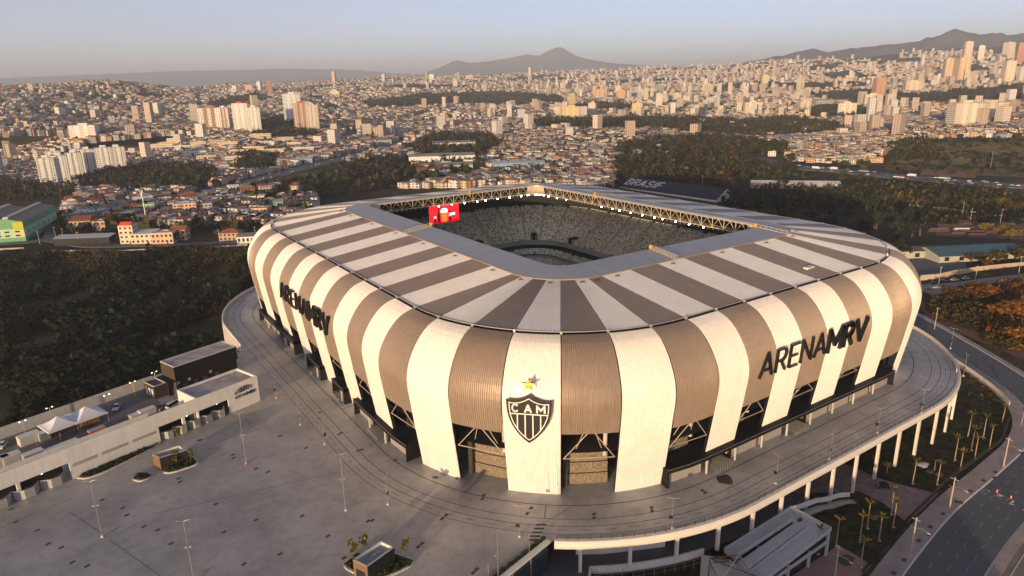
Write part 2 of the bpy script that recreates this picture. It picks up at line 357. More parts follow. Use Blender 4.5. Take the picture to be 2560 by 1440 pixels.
for i in range(66):
    k = i-17; a, b = NODES[i], NODES[i+1]; g = .10
    near = k <= 15; dark = (k % 2) != 0; m = M['bronze_panel' if dark else 'white_panel']
    if dark: zb = darkz(k) if near else 12
    else: zb = 5.55 if (near and in_canopy(k)) else .02
    zz = [z for z in PZ[::-1] if z > zb+.3]+[zb]
    if near: st = ribs(a+g, b-g, RIBN, .19)
    else: st = [(a+g+(b-a-2*g)*t/6, 0) for t in range(7)]
    mb = MB(); V = []
    for (s, l) in st:
        for z in zz: V.append(skin(s, z, l))
    nz = len(zz); F = [(c*nz+r, c*nz+r+1, (c+1)*nz+r+1, (c+1)*nz+r) for c in range(len(st)-1) for r in range(nz-1)]
    mb.add(V, F); o = sbuild(mb, 'facade_panel', m)
    # panel edge returns on the white legs (black)
    if near and not dark:
        for s_, sg in ((a+g, 1), (b-g, -1)):
            mb = MB(); zz2 = [z for z in zz if z < 21.5]
            V = [skin(s_+sg*.02, z, -.02) for z in zz2]+[skin(s_+sg*.02, z, -1.0) for z in zz2]+[skin(s_+sg*.35, z, -1.0) for z in zz2]
            n = len(zz2); F = [(r, r+1, n+r+1, n+r) for r in range(n-1)]+[(n+r, n+r+1, 2*n+r+1, 2*n+r) for r in range(n-1)]
            mb.add(V, F); sbuild(mb, 'panel_return', M['black_metal'])
    # roof panel: rail to rim border
    mb = MB()
    stR = ribs(a+.06, b-.06, RIBN-5 if near else 12, .13)
    V = []
    OI = -33.7
    def roofpt(s, off, l):
        x, y, nx, ny = ringpt(s, off); z = ZR+.25+(-off)*(4.1/33.7); return (x, y, z+l)
    cols = [-.45, -12, -23, OI]
    for (s, l) in stR:
        for off in cols: V.append(roofpt(s, off, l))
    F = [(c*4+r, (c+1)*4+r, (c+1)*4+r+1, c*4+r+1) for c in range(len(stR)-1) for r in range(3)]
    mb.add(V, F); sbuild(mb, 'roof_panel', m)
    # rim band sheet, grey metal
    mb = MB(); V = []; n = 4
    for t in range(n+1):
        s = a+.05+(b-a-.1)*t/n
        for off, z in ((-33.75, ZR+4.45), (-33.9, ZR+4.6), (-39.5, ZR+5.3), (-45.4, ZR+5.95), (-45.45, ZR+5.2)):
            x, y, _, _ = ringpt(s, off); V.append((x, y, z))
    F = [(c*5+r, (c+1)*5+r, (c+1)*5+r+1, c*5+r+1) for c in range(n) for r in range(4)]
    mb.add(V, F); sbuild(mb, 'rim_panel', M['rim_grey'])
# seams: rail gutter with clamps, rim border strip
def ringtube(off, z, r, n=12, step=3.0):
    P = []; N = int(PERIM/step)
    for i in range(N): x, y, _, _ = ringpt(PERIM*i/N, off); P.append((x, y, z))
    mb = MB(); V = []; m = 6
    for i in range(N):
        x, y, nx, ny = ringpt(PERIM*i/N, off)
        for j in range(m):
            th = 2*math.pi*j/m; V.append((x+nx*r*math.cos(th), y+ny*r*math.cos(th), z+r*math.sin(th)))
    F = [(i*m+j, i*m+(j+1)%m, ((i+1)%N)*m+(j+1)%m, ((i+1)%N)*m+j) for i in range(N) for j in range(m)]
    mb.add(V, F); return mb
def ringband(o0, z0, o1, z1, step=2.5):
    mb = MB(); V = []; N = int(PERIM/step)
    for i in range(N):
        s = PERIM*i/N
        x, y, _, _ = ringpt(s, o0); V.append((x, y, z0)); x, y, _, _ = ringpt(s, o1); V.append((x, y, z1))
    F = [(2*i, 2*((i+1)%N), 2*((i+1)%N)+1, 2*i+1) for i in range(N)]
    mb.add(V, F); return mb
sbuild(ringband(.55, ZR-.12, -.5, ZR-.05), 'gutter', M['dark_metal'])
sbuild(ringtube(-.25, ZR+.52, .13), 'rail', M['galv'])
sbuild(ringtube(-33.72, ZR+4.62, .12), 'rim_rail', mat('brass_rail', (.55,.42,.22), .5, .3))
for s in NODES[:-1]:
    x, y, nx, ny = ringpt(s, -.1); mb = MB(); mb.box((x, y, ZR-.05), (.55, .55, .85), math.atan2(ny, nx)); sbuild(mb, 'rail_clamp', M['galv'])
# shaded inside: soffit under roof, inner drum walls
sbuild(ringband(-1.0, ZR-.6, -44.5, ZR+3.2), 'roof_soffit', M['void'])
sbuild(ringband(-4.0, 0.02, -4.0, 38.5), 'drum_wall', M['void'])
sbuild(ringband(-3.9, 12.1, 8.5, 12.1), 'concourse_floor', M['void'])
# ---- openings under the bronze panels: gabion walls and braces
M['gabion'] = mat('gabion_stone', (.20,.165,.115), .9, 0, .3, 1.6, col2=(.27,.22,.155), bump=.5, bscale=2.2)
def gabnodes(m):
    t = m.node_tree; N = t.nodes; K = t.links; b = N['Principled BSDF']
    br = N.new('ShaderNodeTexVoronoi'); br.feature = 'DISTANCE_TO_EDGE'; br.inputs['Scale'].default_value = 1.7
    g = N.new('ShaderNodeNewGeometry'); K.new(g.outputs['Position'], br.inputs['Vector'])
    rp = N.new('ShaderNodeMapRange'); rp.inputs[1].default_value = .0; rp.inputs[2].default_value = .10; rp.inputs[3].default_value = .55; rp.inputs[4].default_value = 1; K.new(br.outputs['Distance'], rp.inputs[0])
    old = b.inputs['Base Color'].links[0].from_socket; mx = N.new('ShaderNodeMix'); mx.data_type = 'RGBA'; mx.blend_type = 'MULTIPLY'; mx.inputs[0].default_value = 1
    K.new(old, mx.inputs[6]); K.new(rp.outputs[0], mx.inputs[7]); K.new(mx.outputs[2], b.inputs['Base Color'])
gabnodes(M['gabion'])
M['brace'] = mat('brace_steel', (.46,.40,.33), .5, .2)
for i in range(32):
    k = i-17
    if k % 2 == 0: continue
    a, b = NODES[i], NODES[i+1]; zt = darkz(k)
    # gabion wall in courses: each course its own part
    for (z0, z1, o) in ((0.02, 3.0, 3.5), (3.25, 6.2, 3.35), (6.45, 9.2, 3.2), (9.4, 11.3, 3.05)):
        mb = MB(); V = []; n = 4
        for t in range(n+1):
            s = a+.9+(b-a-1.3)*t/n
            for off in (o, o-.8):
                for z in (z0, z1): x, y, _, _ = ringpt(s, off); V.append((x, y, z))
        F = []
        for c in range(n):
            q = c*4; F += [(q, q+4, q+5, q+1), (q+1, q+5, q+7, q+3), (q+2, q+3, q+7, q+6)]
        F += [(0,1,3,2), (n*4, n*4+2, n*4+3, n*4+1)]
        mb.add(V, F); sbuild(mb, 'gabion_course', M['gabion'])
    # jamb post beside the wall
    zh = 11.0; oh = poff(zh)-.5; ot = poff(zt)-.5; mid = (a+b)/2
    def P(s, off, z): x, y, _, _ = ringpt(s, off); return (x, y, z)
    B = [(P(a+.5, oh, zh), P(b-.5, oh, zh)), (P(a+.5, oh, zh), P(mid, ot, zt+.6)), (P(b-.5, oh, zh), P(mid+.4, ot, zt+.6)),
         (P(a+3.2, oh-3.2, zh+.4), P(mid-.6, ot-2, zt+.6)), (P(b-2.6, oh-3.2, zh+.4), P(mid+.9, ot-2, zt+.6))]
    for p, q in B:
        mb = MB(); mb.tube(p, q, .13, n=6); sbuild(mb, 'brace', M['brace'])
    mb = MB(); mb.tube(P(b-1.6, 5.0, 9), P(b-1.6, 5.4, zt+2), .55, n=10); sbuild(mb, 'column', M['concrete'])
    mb = MB(); mb.box(P(a+1.0, 4.6, .02)[:3], (.9, 1.2, 12.0), math.atan2(*(ringpt(a+1.0)[3], ringpt(a+1.0)[2]))); sbuild(mb, 'jamb', M['dark_metal'])
# small work lights seen glowing inside the front openings
for (k, dz, ds) in ((-1, 5.0, 2.4), (1, 5.6, .7), (1, 6.4, 10.2)):
    x, y, _, _ = ringpt(k*12-S0+ds, 4.2); mb = MB(); mb.box((x, y, 11.2+dz), (.35, .35, .35)); sbuild(mb, 'work_light', M['lamp_glow'])
# ---- low black canopies along both sides
def canopy(ka, kb, numbered):
    a, b = ka*12-S0, kb*12-S0; n = max(1, int(round((b-a)/6))); oo = 11.2
    mb = MB(); V = []
    for t in range(n+1):
        s = a+(b-a)*t/n
        for off, z in ((4.0, 5.5), (oo-.3, 5.42), (oo-.3, 5.60), (oo, 5.60), (oo, 4.25), (oo-.35, 4.25), (4.0, 4.7)): x, y, _, _ = ringpt(s, off); V.append((x, y, z))
    q = 7; F = [(c*q+r, (c+1)*q+r, (c+1)*q+r+1, c*q+r+1) for c in range(n) for r in range(q-1)]
    F += [tuple(range(q)), tuple(n*q+r for r in range(q-1, -1, -1))]
    mb.add(V, F); sbuild(mb, 'canopy_roof', M['black_metal'])
    mb = MB()
    for t in range(n):
        p = ringpt(a+(b-a)*t/n, oo+.05); q2 = ringpt(a+(b-a)*(t+1)/n, oo+.05); mb.beam((p[0],p[1],5.35), (q2[0],q2[1],5.35), .08, .07)
    sbuild(mb, 'canopy_trim', M['galv'])
    for s in (a+.25, b-.25):                       # end fins
        p = ringpt(s, 7.6); mb = MB(); mb.box((p[0], p[1], .02), (7.0, .5, 5.4), math.atan2(p[3], p[2])); sbuild(mb, 'canopy_end_wall', M['black_metal'])
    npost = max(1, int(round((b-a)/12.0)))
    for j in range(npost+1):
        if 0 < j < npost or npost == 1:
            s = a+(b-a)*j/npost if npost > 1 else a+(b-a)*.7
            p = ringpt(s, oo-.5); mb = MB(); mb.box((p[0], p[1], .02), (.45, .45, 4.6), math.atan2(p[3], p[2])); sbuild(mb, 'canopy_post', M['concrete'])
            if npost == 1: break
    # wall sheets behind the posts, left open at the numbered gates
    nb = max(1, int(round((b-a)/12.0)))
    for j in range(nb):
        s0, s1 = a+(b-a)*j/nb, a+(b-a)*(j+1)/nb
        gate = j in numbered
        u0, u1 = (s0+.5, s1-.6)
        if gate: u0 = s0+ (s1-s0)*.5
        p, q2 = ringpt(u0, 9.2), ringpt(u1, 9.2)
        if not gate:
            mb = MB(); mb.beam((p[0],p[1],2.2), (q2[0],q2[1],2.2), .25, 4.3); sbuild(mb, 'wall_sheet', M['sheet'])
        else:
            e0, e1 = ringpt(s1-.5, 9.4), ringpt(s1-.5, 4.2); mb = MB(); mb.beam((e0[0],e0[1],2.25), (e1[0],e1[1],2.25), .4, 4.4); sbuild(mb, 'gate_wall', M['black_metal'])
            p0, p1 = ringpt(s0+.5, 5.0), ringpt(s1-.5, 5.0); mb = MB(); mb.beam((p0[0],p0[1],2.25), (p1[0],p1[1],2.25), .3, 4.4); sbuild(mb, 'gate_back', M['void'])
            for g_ in range(8):                       # queue rails
                s = s0+2+g_*.95; p0, p1 = ringpt(s, 12.2), ringpt(s, 7.5)
                mb = MB(); mb.tube((p0[0],p0[1],.02), (p0[0],p0[1],1.2), .06, n=5); mb.tube((p0[0],p0[1],1.15), (p1[0],p1[1],1.15), .06, n=5); sbuild(mb, 'queue_rail', M['galv'])
M['sheet'] = mat('wall_sheet', (.36,.335,.31), .5, .1, .06, .4)
for (ka, kb), nums in zip(CANOPY, ((1, 4), (2,), (0,), (0,), (1,))): canopy(ka, kb, nums)
# ---- lettering made of bars
def arc(cx, cy, rx, ry, a0, a1, n=7): return [(cx+rx*math.cos(R_(a0+(a1-a0)*i/n)), cy+ry*math.sin(R_(a0+(a1-a0)*i/n))) for i in range(n+1)]
GL = {  # strokes on a unit-height cell
 'A': (.80, [[(0,0),(.40,1),(.80,0)], [(.14,.30),(.66,.30)]]),
 'R': (.66, [[(0,0),(0,1),(.36,1)]+arc(.36,.74,.26,.26,90,-90)+[(0,.48)], [(.30,.48),(.64,0)]]),
 'E': (.58, [[(.58,0),(0,0),(0,1),(.58,1)], [(0,.5),(.50,.5)]]),
 'N': (.74, [[(0,0),(0,1),(.74,0),(.74,1)]]),
 'M': (1.0, [[(0,0),(0,1),(.50,.28),(1.0,1),(1.0,0)]]),
 'V': (.86, [[(0,1),(.43,0),(.86,1)]]),
 'C': (.72, [arc(.40,.5,.40,.5,50,310,12)]),
 'B': (.66, [[(0,0),(0,1),(.36,1)]+arc(.36,.76,.24,.24,90,-90)+[(0,.52)], [(.36,.52)]+arc(.36,.26,.28,.26,90,-90)+[(0,0)]]),
 'S': (.66, [[(.62,.86),(.48,1),(.20,1)]+arc(.22,.75,.22,.25,90,270)[1:]+arc(.42,.25,.24,.25,90,-90)[0:]+[(.18,0),(.02,.14)]]),
 'I': (.10, [[(.05,0),(.05,1)]]),
 'F': (.56, [[(0,0),(0,1),(.56,1)], [(0,.5),(.48,.5)]]),
 '1': (.4, [[(.02,.78),(.30,1),(.30,0)]]),
 '2': (.6, [arc(.3,.72,.28,.28,160,-20,8)+[(0,0),(.6,0)]]),
 '3': (.6, [arc(.28,.75,.28,.25,150,-90,8), arc(.28,.25,.30,.25,90,-150,8)]),
 '4': (.66, [[(.48,0),(.48,1),(0,.32),(.66,.32)]]),
 '5': (.6, [[(.56,1),(.06,1),(.03,.56)]+arc(.28,.30,.30,.30,110,-140,8)]),
 '6': (.6, [arc(.30,.30,.29,.30,0,360,12), [(.02,.36)]+arc(.42,.42,.40,.56,175,90,6)]),
}
def glyph(mb, ch, O, X, Y, Nn, h, w, depth, slant=0.0, mi=0):
    """bars of one letter. O origin (lower left), X/Y/Nn unit vectors, h letter height, w stroke width"""
    adv, strokes = GL[ch]
    def T(p, dz): return O+X*((p[0]+slant*p[1])*h)+Y*(p[1]*h)+Nn*dz
    for st in strokes:
        for (p, q) in zip(st[:-1], st[1:]):
            a0 = Vector(((p[0]+slant*p[1])*h, p[1]*h)); b0 = Vector(((q[0]+slant*q[1])*h, q[1]*h))
            d = b0-a0
            if d.length < 1e-6: continue
            d.normalize(); e = Vector((-d.y, d.x))*(w/2); ex = d*(w*.32)
            c2 = [a0-ex+e, a0-ex-e, b0+ex-e, b0+ex+e]
            V = [O+X*c.x+Y*c.y for c in c2]+[O+X*c.x+Y*c.y+Nn*depth for c in c2]
            mb.add(V, [(4,5,6,7),(0,1,5,4),(1,2,6,5),(2,3,7,6),(3,0,4,7)], mi)
    return adv*h
def flat_text(mb, txt, O, X, Y, Nn, h, w, gap, depth=.05, slant=0.0, mi=0):
    p = Vector(O)
    for ch in txt:
        p = p+X*(glyph(mb, ch, p, X, Y, Nn, h, w, depth, slant, mi)+gap*h)
    return p
def arena_sign(O, X, Nn, total):
    Y = Vector((0,0,1)); h = 6.4; sl_ = .10
    seq = [('A',.44,1), ('R',.44,1), ('E',.44,1), ('N',.44,1), ('A',.44,1), ('M',1.2,1), ('R',1.2,1), ('V',1.2,1)]
    tw = sum(GL[c][0]*h for c, _, _ in seq); gap = (total-tw-h*sl_)/(len(seq)-1)
    p = Vector(O)
    for c, w, _ in seq:
        mb = MB(); adv = glyph(mb, c, p, X, Y, Nn, h, w, .8, sl_)
        sbuild(mb, 'letter', M['black'])
        mb = MB()
        for f in (.2, .8):
            for zf in (.15, .7): q = p+X*(adv*f+h*sl_*zf)+Y*(h*zf); mb.tube(q, q-Nn*1.7, .10, n=5)
        sbuild(mb, 'letter_bracket', M['dark_metal'])
        p = p+X*(adv+gap)
arena_sign((17.2, -(RR+12.2), 24.0), Vector((1,0,0)), Vector((0,-1,0)), 52.0)
arena_sign((-(RR+12.2), 93.6, 23.4), Vector((0,-1,0)), Vector((-1,0,0)), 54.5)
# gate numbers on the canopy gates
def gate_no(s, ch):
    p = ringpt(s, 9.9); X = Vector((p[2], p[3], 0)); mb = MB()
    q = ringpt(s-.75, 7.2)
    glyph(mb, ch, Vector((q[0], q[1], 1.4)), X, Vector((0,0,1)), Vector((p[3], -p[2], 0)), 2.2, .5, .12); sbuild(mb, 'gate_number', M['gateyellow'])
M['gateyellow'] = mat('gate_number_yellow', (.80,.62,.22), .6)
def gate_end(ka, kb, j):
    a, b = ka*12-S0, kb*12-S0; nb = max(1, int(round((b-a)/12.0))); return a+(b-a)*(j+1)/nb
gate_no(gate_end(*CANOPY[0], 1), '4'); gate_no(gate_end(*CANOPY[0], 4), '5')
# ---- crest and star on the front white panel
th = R_(225)+(.5*12-S0)/RR
Nn = Vector((math.cos(th), math.sin(th), 0)); X = Vector((-math.sin(th), math.cos(th), 0)); Y = Vector((0,0,1))
tilt = math.atan2(poff(30)-poff(20), 10); Yt = (Y*math.cos(tilt)+Nn*math.sin(tilt)); Nt = X.cross(Yt)
CO = Nn*(RR+11.9)+Vector((0,0,24.0))-X*.25
def shield(sc=1.0):
    L = [(0,6.15)]
    for t in range(1, 8):                              # concave shoulder to the top corner
        u = t/7; L.append((5.55*u, 6.15-1.95*math.sin(u*math.pi/2)**.8+.55*u**3))
    L += [(5.5,3.2),(5.35,1.6),(5.0,0.1),(4.4,-1.5),(3.5,-3.1),(2.4,-4.6),(1.2,-5.8),(0,-6.7)]
    R2 = [(-x, y) for x, y in L[1:-1]][::-1]
    return [(x*sc, y*sc) for x, y in L+R2]
def plate(poly, d0, d1, m, name, parent):
    mb = MB(); n = len(poly)
    V = [CO+X*x+Yt*y+Nt*d0 for x, y in poly]+[CO+X*x+Yt*y+Nt*d1 for x, y in poly]
    mb.add(V, [(i, (i+1) % n, n+(i+1) % n, n+i) for i in range(n)]); c = len(mb.v)
    ctr = CO+Nt*d1-Yt*.3; mb.v.append(tuple(ctr))
    for i in range(n): mb.f.append((n+i, n+(i+1) % n, c)); mb.m.append(0); mb.c.append(None)
    o = mb.build(name, m, parent); return o
crest = thing('club_crest', tuple(CO), 'black shield crest with white stripes and letters on the white front panel', 'crest')
cinv = Matrix.Translation(-CO)
def cpart(o): o.matrix_parent_inverse = cinv; return o
cpart(plate(shield(), .9, 1.7, M['black'], 'shield', crest))
M['crest_white'] = mat('crest_white', (.78,.77,.74), .45)
# white inner outline
def outline(poly, w, d0, d1, m, name):
    mb = MB(); n = len(poly); ctr = (0, -.2)
    for i in range(n):
        p, q = poly[i], poly[(i+1) % n]
        a = CO+X*p[0]+Yt*p[1]+Nt*d0; b = CO+X*q[0]+Yt*q[1]+Nt*d0
        d = (b-a); 
        if d.length < 1e-5: continue
        d.normalize(); e = Nt.cross(d)*(w/2); ex = d*(w*.3)
        V = [a-ex-e, b+ex-e, b+ex+e, a-ex+e]; V += [v+Nt*(d1-d0) for v in V]
        mb.add(V, [(4,5,6,7),(0,1,5,4),(1,2,6,5),(2,3,7,6),(3,0,4,7)])
    return cpart(mb.build(name, m, crest))
outline(shield(.87), .21, 1.7, 1.78, M['crest_white'], 'white_outline')
def bar(x0, y0, x1, y1, w, name='white_stripe'):
    mb = MB(); a = CO+X*x0+Yt*y0+Nt*1.705; b = CO+X*x1+Yt*y1+Nt*1.705; d = (b-a).normalized(); e = Nt.cross(d)*(w/2)
    V = [a-e, b-e, b+e, a+e]; V += [v+Nt*.07 for v in V]
    mb.add(V, [(4,5,6,7),(0,1,5,4),(1,2,6,5),(2,3,7,6),(3,0,4,7)]); cpart(mb.build(name, M['crest_white'], crest))
bar(-4.55, 1.15, 4.55, 1.15, .26)
for x, yb in ((-2.85, -3.05), (-.95, -5.2), (.95, -5.2), (2.85, -3.05)): bar(x, 1.05, x, yb, .27)
for ch, x in (('C', -4.05), ('A', -.95), ('M', 2.0)):
    mb = MB(); glyph(mb, ch, CO+X*x+Yt*1.75+Nt*1.705, X, Yt, Nt, 1.85, .44, .08); cpart(mb.build('letter', M['crest_white'], crest))
mb = MB()
for x, y in ((-3,3),(3,3),(-2.5,-1.5),(2.5,-1.5),(0,-4.5)):
    a = CO+X*x+Yt*y; mb.tube(a-Nt*.3, a+Nt*.95, .12, n=6)
cpart(mb.build('standoff', M['dark_metal'], crest))
CO2 = CO; CO = CO+Yt*9.0+Nt*.35
star = thing('gold_star', tuple(CO), 'small five-pointed gold star above the black shield crest', 'star'); cinv2 = Matrix.Translation(-CO)
pl = [((1.62 if i % 2 == 0 else .64)*math.sin(i*math.pi/5), (1.62 if i % 2 == 0 else .64)*math.cos(i*math.pi/5)) for i in range(10)]
mb = MB(); n = 10
V = [CO+X*x+Yt*y+Nt*1.0 for x, y in pl]+[CO+X*x+Yt*y+Nt*1.6 for x, y in pl]
mb.add(V, [(i, (i+1) % n, n+(i+1) % n, n+i) for i in range(n)]); o = mb.build('star_edge', M['black'], star); o.matrix_parent_inverse = cinv2
mb = MB(); V = [CO+X*x+Yt*y+Nt*1.61 for x, y in pl]+[CO+Nt*1.72]; mb.add(V, [(i, (i+1) % n, n) for i in range(n)]); o = mb.build('star_face', mat('gold', (.85,.50,.03), .4, .2), star); o.matrix_parent_inverse = cinv2
mb = MB(); mb.tube(CO-Nt*.5, CO+Nt*1.0, .12); o = mb.build('standoff', M['dark_metal'], star); o.matrix_parent_inverse = cinv2
CO = CO2
# ---- ring truss and floodlights inside the opening
M['truss'] = mat('truss_steel', (.66,.56,.40), .5, .05)
ZT, ZB = ZR+5.3, ZR+1.0
def rp(s, off, z): x, y, _, _ = ringpt(s, off); return Vector((x, y, z))
nb = 132
for q in range(12):                                    # twelve bays groups as parts
    mb = MB()
    for i in range(q*11, q*11+11):
        s0, s1 = PERIM*i/nb, PERIM*(i+1)/nb; sm = (s0+s1)/2
        for o_, z in ((-46.2, ZT), (-46.2, ZB+.3), (-43.5, ZB)): mb.tube(rp(s0, o_, z), rp(s1, o_, z), .20, n=4, caps=False)
        mb.tube(rp(s0, -46.2, ZT), rp(s0, -46.2, ZB+.3), .16, n=4, caps=False)
        mb.tube(rp(s0, -46.2, ZB+.3), rp(sm, -46.2, ZT), .12, n=4, caps=False); mb.tube(rp(sm, -46.2, ZT), rp(s1, -46.2, ZB+.3), .09, n=4, caps=False)
        mb.tube(rp(s0, -46.2, ZB+.3), rp(s0, -43.5, ZB), .09, n=4, caps=False); mb.tube(rp(sm, -46.4, ZB+1.4), rp(sm, -46.4, ZB+.3), .05, n=4, caps=False)
        mb.tube(rp(s0, -46.4, ZB+1.4), rp(s1, -46.4, ZB+1.4), .05, n=4, caps=False)
    sbuild(mb, 'ring_truss_bay', M['truss'])
sbuild(ringband(-46.3, ZB+.2, -44.2, ZB+.2), 'catwalk_floor', M['dark_metal'])
lit = 0
for i in range(300):
    s = PERIM*(i+.5)/300; x, y, nx, ny = ringpt(s, -46.0)
    if not (x > 60 or y > 110): continue
    mb = MB(); mb.box((x, y, ZB-.55), (.42, .42, .32), math.atan2(ny, nx)); sbuild(mb, 'floodlight', M['flood'] if (i*7) % 11 < 4 and (i//9) % 4 != 1 else M['galv'])
# roof access gantries (yellow davits with side rails)
for s_, o0, o1 in ((6.7*12-S0, -45.6, -33.8), (-9.35*12-S0, -45.6, -33.8), (26*12-S0, -46, -33.8), (39.6*12-S0, -46, -33.8), (12.6*12-S0, -46, -33.8)):
    mb = MB()
    for ds in (-.5, .5):
        p, q_ = rp(s_+ds, o0, ZR+6.1), rp(s_+ds, o1, ZR+4.7); mb.tube(p, q_, .09, n=5); up = Vector((0,0,1.0))
        mb.tube(p+up, q_+up, .07, n=5)
        for t in range(7): a = p.lerp(q_, t/6); mb.tube(a, a+up, .05, n=4)
    sbuild(mb, 'gantry_rail', mat('gantry', (.62,.52,.38), .5, .2))
    mb = MB(); p = rp(s_, o0, ZR+6.0); mb.box(tuple(p), (.8, .8, 1.3)); mb.box((p.x, p.y, p.z-2.0), (.5,.5,2.0)); sbuild(mb, 'davit', M['yellow'])
# roof anchors: small crosses near the border
for k in range(-16, 16):
    if k % 2 and k not in (-13, 3): continue
    mb = MB(); s_ = (k+.35)*12-S0
    p = rp(s_, -31.5, ZR+4.35)
    mb.beam(p-Vector((1,.3,0)), p+Vector((1,.3,0)), .12, .12); mb.beam(p-Vector((.2,-.9,0)), p+Vector((.2,-.9,0)), .12, .12); mb.tube(p, p+Vector((0,0,.7)), .08, n=5)
    sbuild(mb, 'roof_anchor', M['dark_metal'])
mb = MB(); p = rp(9.55*12-S0, -8, ZR+1.35); mb.box(tuple(p), (4.2, 1.6, .55), .1); sbuild(mb, 'roof_hatch', M['white_paint'])
# ---- seating bowl
bowl = thing('seating_bowl', (CX, CY, 0), 'two-tier stadium seating bowl with speckled seats seen through the roof opening', 'stands')
binv = Matrix.Translation(-stadium_off)
def bb(mb, name, mats, **kw): o = mb.build(name, mats, bowl, **kw); o.matrix_parent_inverse = binv; return o
def tier(o0, z0, o1, z1, n, name):
    mb = MB()
    V = []; N = 150
    prof = []
    for j in range(n):
        a = j/n; b = (j+1)/n
        prof += [(o0+(o1-o0)*a, z0+(z1-z0)*b), (o0+(o1-o0)*b, z0+(z1-z0)*b)]
    for i in range(N):
        for off, z in prof: x, y, _, _ = ringpt(PERIM*i/N, off); V.append((x, y, z))
    q = len(prof); F = [(i*q+r, ((i+1) % N)*q+r, ((i+1) % N)*q+r+1, i*q+r+1) for i in range(N) for r in range(q-1)]
    mb.add(V, F); return bb(mb, name, M['seat'])
UO0, UZ0, UO1, UZ1, UN = -29, 10.6, -6.5, 28.0, 26
tier(UO0, UZ0, UO1, UZ1, UN, 'upper_tier'); tier(-47.5, -6, -38, 2.0, 12, 'lower_tier')
tier(-37.5, 4.2, -33.0, 6.6, 4, 'box_tier')
bb(ringband(-29.2, 8.7, -29.2, 11.6), 'balcony_front', mat('balcony', (.30,.31,.29), .7, 0, .1, .5))
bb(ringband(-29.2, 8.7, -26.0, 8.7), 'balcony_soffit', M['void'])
bb(ringband(-32.6, 4.0, -32.6, 9.0), 'box_glass', M['window'])
bb(ringband(-38.0, 2.0, -38.0, 4.4), 'box_front', mat('box_front', (.33,.33,.31), .7))
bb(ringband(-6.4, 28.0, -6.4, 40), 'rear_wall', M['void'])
# seats: speckled white, green-grey and dark; aisles left free
SC = np.array([(.86,.86,.74),(.64,.68,.50),(.16,.17,.13),(.46,.49,.36),(.88,.87,.78)])
Vs = []; Fs = []; Cs = []; base = 0
NA = 44
for (o0, z0, o1, z1, n) in ((UO0, UZ0, UO1, UZ1, UN), (-47.5, -6, -38, 2.0, 12), (-37.5, 4.2, -33, 6.6, 4)):
    for j in range(n):
        off = o0+(o1-o0)*(j+.55)/n; z = z0+(z1-z0)*(j+1)/n
        ln = PERIM+2*math.pi*off; cnt = int(PERIM/ 1.1)
        for i in range(cnt):
            s = PERIM*i/cnt; x, y, nx, ny = ringpt(s, off)
            if not (x > 52 or y > 78): continue
            u = (s/PERIM*NA) % 1.0
            if u < .13: continue
            if n == UN and j < 6 and ((int(s/PERIM*NA) % 3 == 1) and .38 < u < .68): continue
            tx, ty = -ny, nx; w = .34; dd = .28
            P8 = [(x-tx*w-nx*dd, y-ty*w-ny*dd, z+.28), (x+tx*w-nx*dd, y+ty*w-ny*dd, z+.28), (x+tx*w+nx*dd, y+ty*w+ny*dd, z+.32), (x-tx*w+nx*dd, y-ty*w+ny*dd, z+.32), (x+tx*w+nx*dd*1.2, y+ty*w+ny*dd*1.2, z+.85), (x-tx*w+nx*dd*1.2, y-ty*w+ny*dd*1.2, z+.85)]
            Vs += P8; Fs += [(base, base+1, base+2, base+3), (base+3, base+2, base+4, base+5)]; c = SC[int(rng.choice(5, p=[.30,.22,.16,.16,.16]))]; Cs += [c, c]; base += 6
M['seatcol'] = mat('seat_plastic', (1,1,1), .5, attr='Col')
o = npmesh('seats', np.array(Vs), np.array(Fs), M['seatcol'], np.array(Cs), parent=bowl, kind='stuff'); o.matrix_parent_inverse = binv
# vomitory mouths
for q in range(NA):
    if q % 3 != 1: continue
    s = PERIM*(q+.53)/NA; x, y, nx, ny = ringpt(s, -26.0)
    if not (x > 52 or y > 78): continue
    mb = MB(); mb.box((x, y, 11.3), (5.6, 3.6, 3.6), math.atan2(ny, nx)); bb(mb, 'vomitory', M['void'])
    for sg in (-1, 1):
        x2, y2, _, _ = ringpt(s+sg*2.2, -26.3); mb = MB(); mb.box((x2, y2, 11.2), (6.0, .35, 3.0), math.atan2(ny, nx)); bb(mb, 'vomitory_wall', M['seat'])
mb = MB(); mb.prism([(CX-40, CY-60), (CX+40, CY-60), (CX+40, CY+60), (CX-40, CY+60)], -6.6, -6.2); o = mb.build('playing_field', M['grass_pitch']); tag(o, kind='structure')
# ---- LED screen
scr = thing('video_screen', (41.2, 154, 30), 'large red lit video screen hanging under the far roof edge', 'screen')
def sq(poly, dy, m, name):
    mb = MB(); mb.add([(41.2+x, 154+dy, 30+z) for x, z in poly], [tuple(range(len(poly)))]); o = mb.build(name, m, scr); o.matrix_parent_inverse = Matrix.Translation((-41.2, -154, -30)); return o
E_ = lambda n, c, s: mat(n, c, .5, emit=c, estr=s)
mb = MB(); mb.box((41.2, 154.5, 30), (18.6, .9, 10.2)); o = mb.build('housing', M['black'], scr); o.matrix_parent_inverse = Matrix.Translation((-41.2, -154, -30))
sq([(-9.1,.2),(9.1,.2),(9.1,9.9),(-9.1,9.9)], .03, E_('led_red', (.55,.008,.012), 1.0), 'picture_ground')
sq([(-9.1,.2),(9.1,.2),(9.1,1.6),(-9.1,1.0)], .01, E_('led_red_dark', (.30,.0,.0), 1.0), 'picture_floor')
amb = E_('led_amber', (.95,.10,.02), 1.1); whi = E_('led_white', (.9,.8,.78), 1.0); drk = E_('led_dark', (.05,.0,.0), 1.0); pnk = E_('led_pink', (.75,.3,.32), 1.0)
